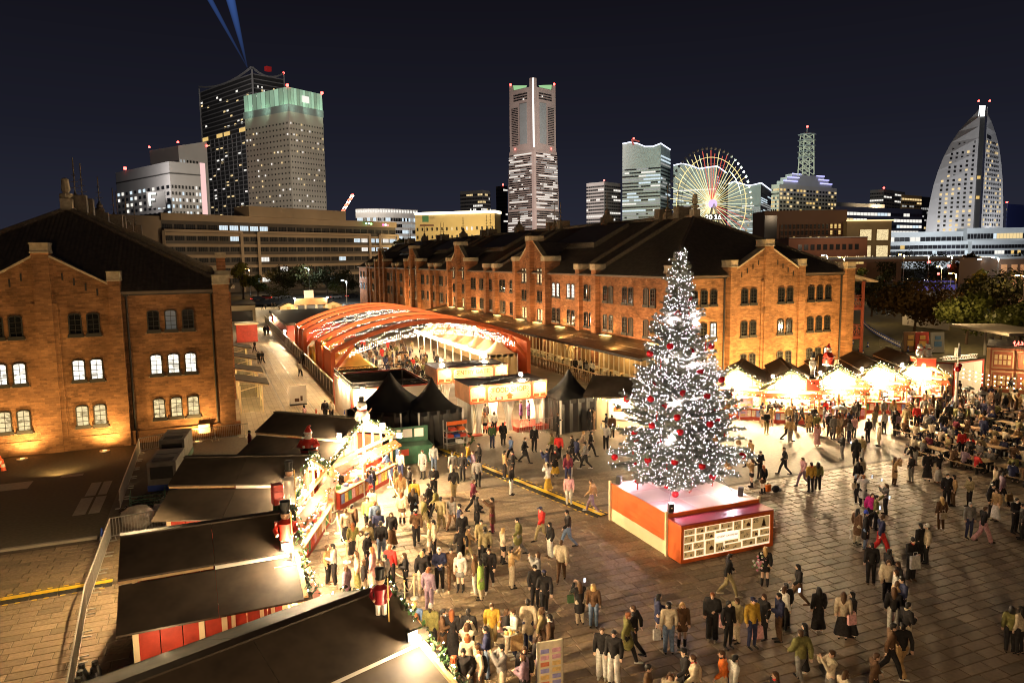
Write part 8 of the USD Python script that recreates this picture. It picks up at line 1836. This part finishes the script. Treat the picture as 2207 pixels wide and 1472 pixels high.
Z['on the right of the open plaza'] = """1851 1022 b s ck tk bb;1862 1023 b u cw tk sa;1911 1042 l u jg tk lb;1880 1061 f w pa tk bb;1890 1067 r r jo tk sk;1849 1096 r s cb te lk;1868 1101 r r ck td zu;1901 1110 r w jn wr sb;1985 1128 b s jk tk sk;1999 1130 l s pe tk zw;1967 1158 f p ck wk zk;1880 1169 b s jk tk sk;1916 1182 r p jk tk bk;1916 1206 f s pe tk lb;1936 1209 l s jk tb lb;1932 1227 l s sw tk lb;2031 1070 b s jb tb ly;2092 1082 f s jg tn sg;2122 1091 r w jk wp sb;2141 1042 f s jk tk sk;2149 1053 l s jt sw bb;2191 1072 f p jk tk sk;2206 1085 l s jk tk sk;2092 1027 l p ph tk bk;2043 1020 f s jk tk sk;2057 1023 l s jt tb bk;1930 985 r u cc tb lb;1966 980 l o jk tg bk;2001 975 f s ck sk lb;2025 979 b u jk sw sk;2148 1005 l w je tk bb;2162 1018 r w jv tk sk"""
Z['beside the right end of the tree plinth'] = """1639 971 f p jk tk sk;1621 988 l u jt mk lb;1646 1002 b s jk mb la;1692 963 l w jk tk sb;1732 985 l w jp tv sb;1749 996 b s jy tk sk;1764 995 b s jo tk lk;1619 947 l w jt tk sb;1856 986 b s je tn sk;1850 995 b s jk td lk"""
Z['before the right stalls'] = """1653 886 f p jk to sk;1644 867 b s jn mk bk;1646 874 b s se mk ba;1660 865 b s jk tk sk;1664 874 b s jt mt lb;1672 862 b s jk tk sk;1685 865 b s ck sk bk;1700 874 f s jc tk bb;1708 868 b s jb tb sk;1710 850 r s ck tk lk;1726 848 b s jk tk sk;1730 853 f s jk tk sk;1743 856 r s jt tk sk;1728 868 r w jk tk ck;1752 838 b s jg tn sk;1744 888 b s cc tk bb;1762 892 f o jo tk lb;1762 913 b s cp sp la;1697 897 r w jb tk sk;1704 901 b w jt tg sk;1776 830 b s jg tk sk;1784 832 b s jv tk sb;1808 836 b s jk tk sk;1819 837 b s jo tk bk;1829 838 b s jg tk sk;1842 843 b s jh tk ck;1847 848 l s jb tk sk;1868 836 b s jg tg sk;1787 848 r s jk tk bk;1797 855 r s cb tk sk;1810 846 b s px tk sk;1789 890 f s jk tk sk;1797 895 f s cg tk sk;1810 887 b s je sk ly;1817 934 l p pk tg cb;1846 946 b s ck tk bk;1842 897 f s jp tk bb;1872 901 b s jk tk sk;1859 939 l s jh ts sk;1781 862 r s jr tk sk;1690 845 b s jw td sk;1668 850 b s jk tk bb"""
Z['near the white hoarding'] = """1897 833 l s jk tn sk;1907 835 b s jk tk sk;1911 818 b s jg tk sk;1918 818 b s jh tk bk;1928 821 b s jk tk sk;1938 820 b s jb tk bb;1955 833 b s jb tn sk;1943 838 l w jb tn sb;1967 836 b s jg tk sk;1976 831 b s je tk bb;1996 840 b s je sb lk;1986 812 b s cx tk lb;1998 811 b s jg tg sk;2007 820 b s cg tk ba;2018 822 b s ct tk sk;2029 809 f s jk tg sk;2041 808 f k jo tg sk;2070 820 l p jk tk sk;1964 812 b s cp te lb;2012 806 b s jo tk sk;2068 833 b s jb tk sk;2103 850 b o je tk sk;2122 828 b s jb tk bb;2180 815 f s jk te lk;1977 873 f s sr tk sk;1907 886 b s jw tk sb;1931 886 b s jk tk sk;1896 910 l s ce te lb"""
Z['walking in the street between the warehouses'] = """655 873 l s jp tk lk;700 862 f w jk tk sk;713 864 f w je tk ly;557 758 f w jk tk bk;565 757 f w jk tk sk;548 735 f w jk tk sk;528 712 f w jk tk sk;533 713 b w je tk bb;570 703 b s jk tk sk;577 702 b s jn tk sk;646 780 b w jw tk sk;653 758 b s jk tk sk;537 927 l s jm tk sk;565 655 f w jk tk sk;572 655 f w jg tk bk;586 652 f w jb tk sk;593 652 f w jk tk bb"""
for where, txt in Z.items():
    for ln in txt.split(';'):
        a = ln.split()
        far_z = .35 if where == 'in front of the food gate' and False else 0.0
        person(int(a[0]), int(a[1]), a[2], a[3], a[4], a[5], a[6], where, z0=far_z)
person(1122, 863, 'l', 's', 'cq', 'tk', 'bb', 'on the red steps of the food gate', z0=.35); person(1139, 862, 'l', 'o', 'cq', 'tk', 'sb', 'on the red steps of the food gate', z0=.35)
person(1975, 945, 'l', 'n', 'jk', 'tg', 'cg', 'folding a chair beside the tables'); person(2074, 927, 'b', 's', 'jr', 'tk', 'sk', 'among the wooden tables')
# seated at the tables
rr = random.Random(77); NSEAT = 0
tops = ['jk', 'jg', 'jn', 'jb', 'je', 'jt', 'pk', 'po', 'pg', 'jo', 'jv', 'jw', 'pe', 'jh', 'ju', 'jm', 'sg', 'sb', 'se', 'ph', 'jx', 'pn', 'sr', 'jc']
hairs = ['sk', 'sb', 'lk', 'lb', 'bk', 'bb', 'la', 'sk', 'ck', 'zg', 'nk', 'ly', 'sa', 'zw', 'cn']
for ti, (tx_, ty_) in enumerate(TABLES):
    for s in (-1, 1):
        for k in range(3):
            if rr.random() < (.18 if tx_ < 53 else .5): continue
            NSEAT += 1; x, y = tx_ + s * .66, ty_ - .75 + k * .72 + rr.uniform(-.1, .1)
            row = ['nearest the tree', 'second from the tree', 'third from the tree', 'fourth from the tree', 'nearest the toy shop'][min(int((tx_ - 41.0) / 3.6), 4)]
            person(1000 + ti * 13 + k * 5 + (s + 1) * 3, 700 + ti, 'f', 't' if rr.random() < .8 else 'o', rr.choice(tops), rr.choice(['tk', 'tg', 'tb', 'tn', 'sk']), rr.choice(hairs), f'table row {row}', pos=V3(x, y, 0), ang=(math.pi / 2 if s < 0 else -math.pi / 2) + rr.uniform(-.2, .2))
QUEUE.sort(key=lambda q: q[0])
for q in QUEUE[:310]: build_person(*q)
# the dense crowd inside the tunnel: a mass nobody could count
cr = MB()
def dummy(mb, p, a, col, col2, hc):
    for kind, c in ((('body', 's'), (.6, .4, .3)), (('top', 's', rr.choice('jjc')), col), (('bottom', 's', 't'), col2), (('hair', 's', rr.choice('slb')), hc)):
        v, f, n = piece(*kind); ca, sa = math.cos(a), math.sin(a); mb.add(np.c_[v[:, 0] * ca - v[:, 1] * sa, v[:, 0] * sa + v[:, 1] * ca, v[:, 2]] * .97 + p, f, c)
rr = random.Random(9)
for k in range(125):
    x, y = rr.gauss(20.5, 2.9), 77 + 30 * rr.random() ** 1.25
    if not 15.3 < x < 26.8: continue
    dummy(cr, V3(x, y, .005), rr.uniform(0, 6.28), COL[rr.choice('kkkgnbbetowhrc')][1], COL[rr.choice('kkgnb')][1], HC[rr.choice('kkbba')][1])
for k in range(26): dummy(cr, V3(22 + rr.uniform(-5, 5), 166 + rr.uniform(-6, 3), .005), rr.uniform(0, 6.28), COL[rr.choice('kkgnbet')][1], COL['k'][1], HC['k'][1])
for k in range(7): dummy(cr, V3(37.2 + rr.uniform(-.5, .4), 70 + rr.uniform(-1.5, 2.5), .17), rr.uniform(0, 6.28), COL[rr.choice('kgw')][1], COL['k'][1], HC['k'][1])
rest_ = MB()
for dep, hx, hy, face, pz, tp, bt, hr, where, pos, s_, a in QUEUE[310:]:
    for kind, c in ((('body', pz), (.6, .4, .3)), (('top', pz, tp[0]), COL[tp[1]][1]), (('bottom', pz, bt[0]), COL[bt[1]][1]), (('hair', pz, hr[0]), HC[hr[1]][1])):
        v, f, n = piece(*kind); ca, sa = math.cos(a), math.sin(a); rest_.add(np.c_[v[:, 0] * ca - v[:, 1] * sa, v[:, 0] * sa + v[:, 1] * ca, v[:, 2]] * s_ + pos, f, c)
rr = random.Random(31)
for k in range(95):
    if k < 60: x, y = rr.uniform(39, 58), rr.gauss(40.3, 1.5)
    else: x, y = rr.uniform(57, 63), rr.uniform(30, 42)
    dummy(rest_, V3(x, y, .005), rr.choice((2.6, 3.6, 3.1, 0, 1.5, 4.6)) + rr.uniform(-.5, .5), COL[rr.choice('kkkgnbbetohgkv')][1], COL[rr.choice('kkgnbt')][1], HC[rr.choice('kkkbba')][1])
one('far_crowd', rest_, T('far_crowd_tone', .8), 'farther people at the right stalls, tables and street beyond those told apart', 'crowd', kind='stuff', tone=True)
one('tunnel_crowd', cr, T('crowd_tone', .8), 'dense crowd filling the aisle under the orange arches', 'crowd', kind='stuff', tone=True)

# things carried or set down
def tote(x, y, z, label, col, w=.34, h=.36, name='tote_bag'):
    p = P(x, y, z); t = thing(name, label, 'bag', p, -YAW + .2); part(t, 'body', MB().ext([(-w / 2, -.05, 0), (w / 2, -.05, 0), (w / 2 * .92, -.02, h), (-w / 2 * .92, -.02, h)], (0, .1, 0)), PM[col]); part(t, 'handle', MB().tube([(-w / 4, 0, h), (-w / 5, 0, h + .16), (w / 5, 0, h + .16), (w / 4, 0, h)], .012, 4), PM[col])
for x, y, z, l, c, w, h in ((1972, 1225, .75, 'large white tote bag on the person with the black beanie', 'w', .42, .5), (1114, 1400, .45, 'brown paper bag held by the person with the food tray', 't', .40, .5), (1082, 1360, .75, 'pale pink shopping bag beside the black cape', 'p', .3, .36), (2033, 1118, .75, 'cream handbag on the arm of the blond person', 'e', .34, .26), (1842, 1052, .85, 'cream shoulder bag on the black coat', 'e', .3, .3), (1840, 1160, .1, 'white bag with a black mark by the plaid coat', 'w', .36, .42), (2175, 1080, .6, 'brown paper bag near the right edge tables', 't', .4, .35), (1416, 1378, .3, 'white paper bag held beside the blue jeans', 'w', .26, .34), (1632, 1375, .15, 'patterned round bag below the mustard jacket', 'p', .42, .40), (1558, 1350, .6, 'pink clear bag beside the black jacket', 'p', .25, .4), (1836, 1345, .85, 'pale pink shoulder bag on the black skirt', 'p', .3, .3), (1860, 875, .45, 'yellow plastic bag held by the person in grey suit', 'y', .28, .36), (1712, 868, .8, 'small green bag on the long black coat', 'l', .22, .2), (1230, 1298, .8, 'dark green bag held on the long black coat', 'x', .24, .26), (999, 1238, .7, 'small white bag on the white jacket', 'w', .2, .22), (1155, 1262, .8, 'white bag on the walker by the cable cover', 'w', .34, .28), (830, 1010, .9, 'grey shoulder bag near the first stall counter', 'g', .3, .28)):
    tote(x, y, z, l, c, w, h)
t = thing('suitcase', 'lime green suitcase standing before the right stalls', 'suitcase', P(1901, 873), .3); part(t, 'shell', MB().bx(-.22, .22, -.14, .14, .06, .62), M('lime_shell', (.45, .55, .06), .35, .1, 3)); part(t, 'handle', MB().tube([(-.12, 0, .62), (-.12, 0, .9), (.12, 0, .9), (.12, 0, .62)], .012, 4), m_dark); part(t, 'wheel', MB().tube([(-.15, 0, .03), (.15, 0, .03)], .03, 6), m_dark)
t = thing('backpack_pile', 'black rucksack lying on the asphalt beside the brown skirt', 'rucksack', P(1672, 1060), .4); part(t, 'body', MB().ball((0, 0, .18), .24, 2, (1.1, .8, .8)), PM['k'], True); part(t, 'pocket', MB().ball((.12, -.15, .14), .12, 1), PM['g'], True)
t = thing('paper_bag', 'orange shopping bag set on the asphalt beside the rucksack', 'bag', P(1655, 1058), .2); part(t, 'body', MB().bx(-.16, .16, -.08, .08, 0, .36), PM['z']); part(t, 'handle', MB().tube([(-.08, 0, .36), (-.06, 0, .48), (.06, 0, .48), (.08, 0, .36)], .01, 4), PM['k'])
t = thing('umbrella', 'grey open umbrella held over a person before the right stalls', 'umbrella', P(1809, 880, 1.95)); part(t, 'canopy', MB().lathe([(.55, 0), (.42, .12), (.22, .20), (.02, .23)], 8), PM['s']); part(t, 'shaft', MB().tube([(0, 0, .22), (0, 0, -.65)], .012, 5), m_dark)
t = thing('flower_bouquet', 'pink and white bouquet carried by the blond person below the plinth', 'bouquet', P(1636, 1211, 1.0)); fl_ = MB(); rr = random.Random(2)
for k in range(34): fl_.ball((rr.gauss(0, .11), rr.gauss(0, .09), rr.gauss(0, .15)), .05, 0, col=rr.choice([(.75, .3, .42), (.8, .75, .75), (.7, .5, .6), (.2, .3, .15)]))
part(t, 'blossoms', fl_, m_goods, kind='stuff', tone=True)
t = thing('food_tray', 'paper tray of golden food held over the brown paper bag', 'tray', P(1097, 1366, 1.12), .2); part(t, 'tray', MB().bx(-.22, .22, -.16, .16, 0, .03), m_white); part(t, 'food', MB().ball((-.1, 0, .05), .07, 1).ball((.06, .04, .05), .08, 1).ball((.02, -.08, .05), .06, 1).ball((.15, -.05, .05), .05, 1), m_gold)
t = thing('folding_chair', 'folded wooden chair being put away beside the tables', 'chair', P(1985, 978), .5); part(t, 'frame', MB().bar((-.4, 0, .05), (.4, 0, .75), .05).bar((.4, .05, .05), (-.4, .05, .75), .05), m_wood); part(t, 'seat', MB().bx(-.25, .25, -.02, .1, .38, .42), m_wood)
for k, (x, y, zc, l) in enumerate(((1862 + 18, 1030, 1.6, 'glowing phone raised by the white coat'), (1900, 1037, 1.62, 'glowing phone raised by the grey jacket'), (1917, 1075, 1.6, 'glowing phone raised by the olive jacket'), (1896, 1098, 1.7, 'glowing phone raised by the blue beanie'), (1260, 1254, 1.6, 'glowing phone raised over the long black coat'), (1723, 1276, 1.5, 'glowing phone in the outstretched white sleeve'), (1834, 956, 1.1, 'glowing phone in the hand of the striped black puffer'), (959, 1333, 1.3, 'glowing phone held against the brown long coat'))):
    t = thing('phone', l, 'phone', P(x, y, zc), -YAW + .3); part(t, 'screen', MB().bx(-.035, .035, -.006, .006, 0, .15), E(f'phone_screen_{k}', (.75, .85, 1.0), 1.6))
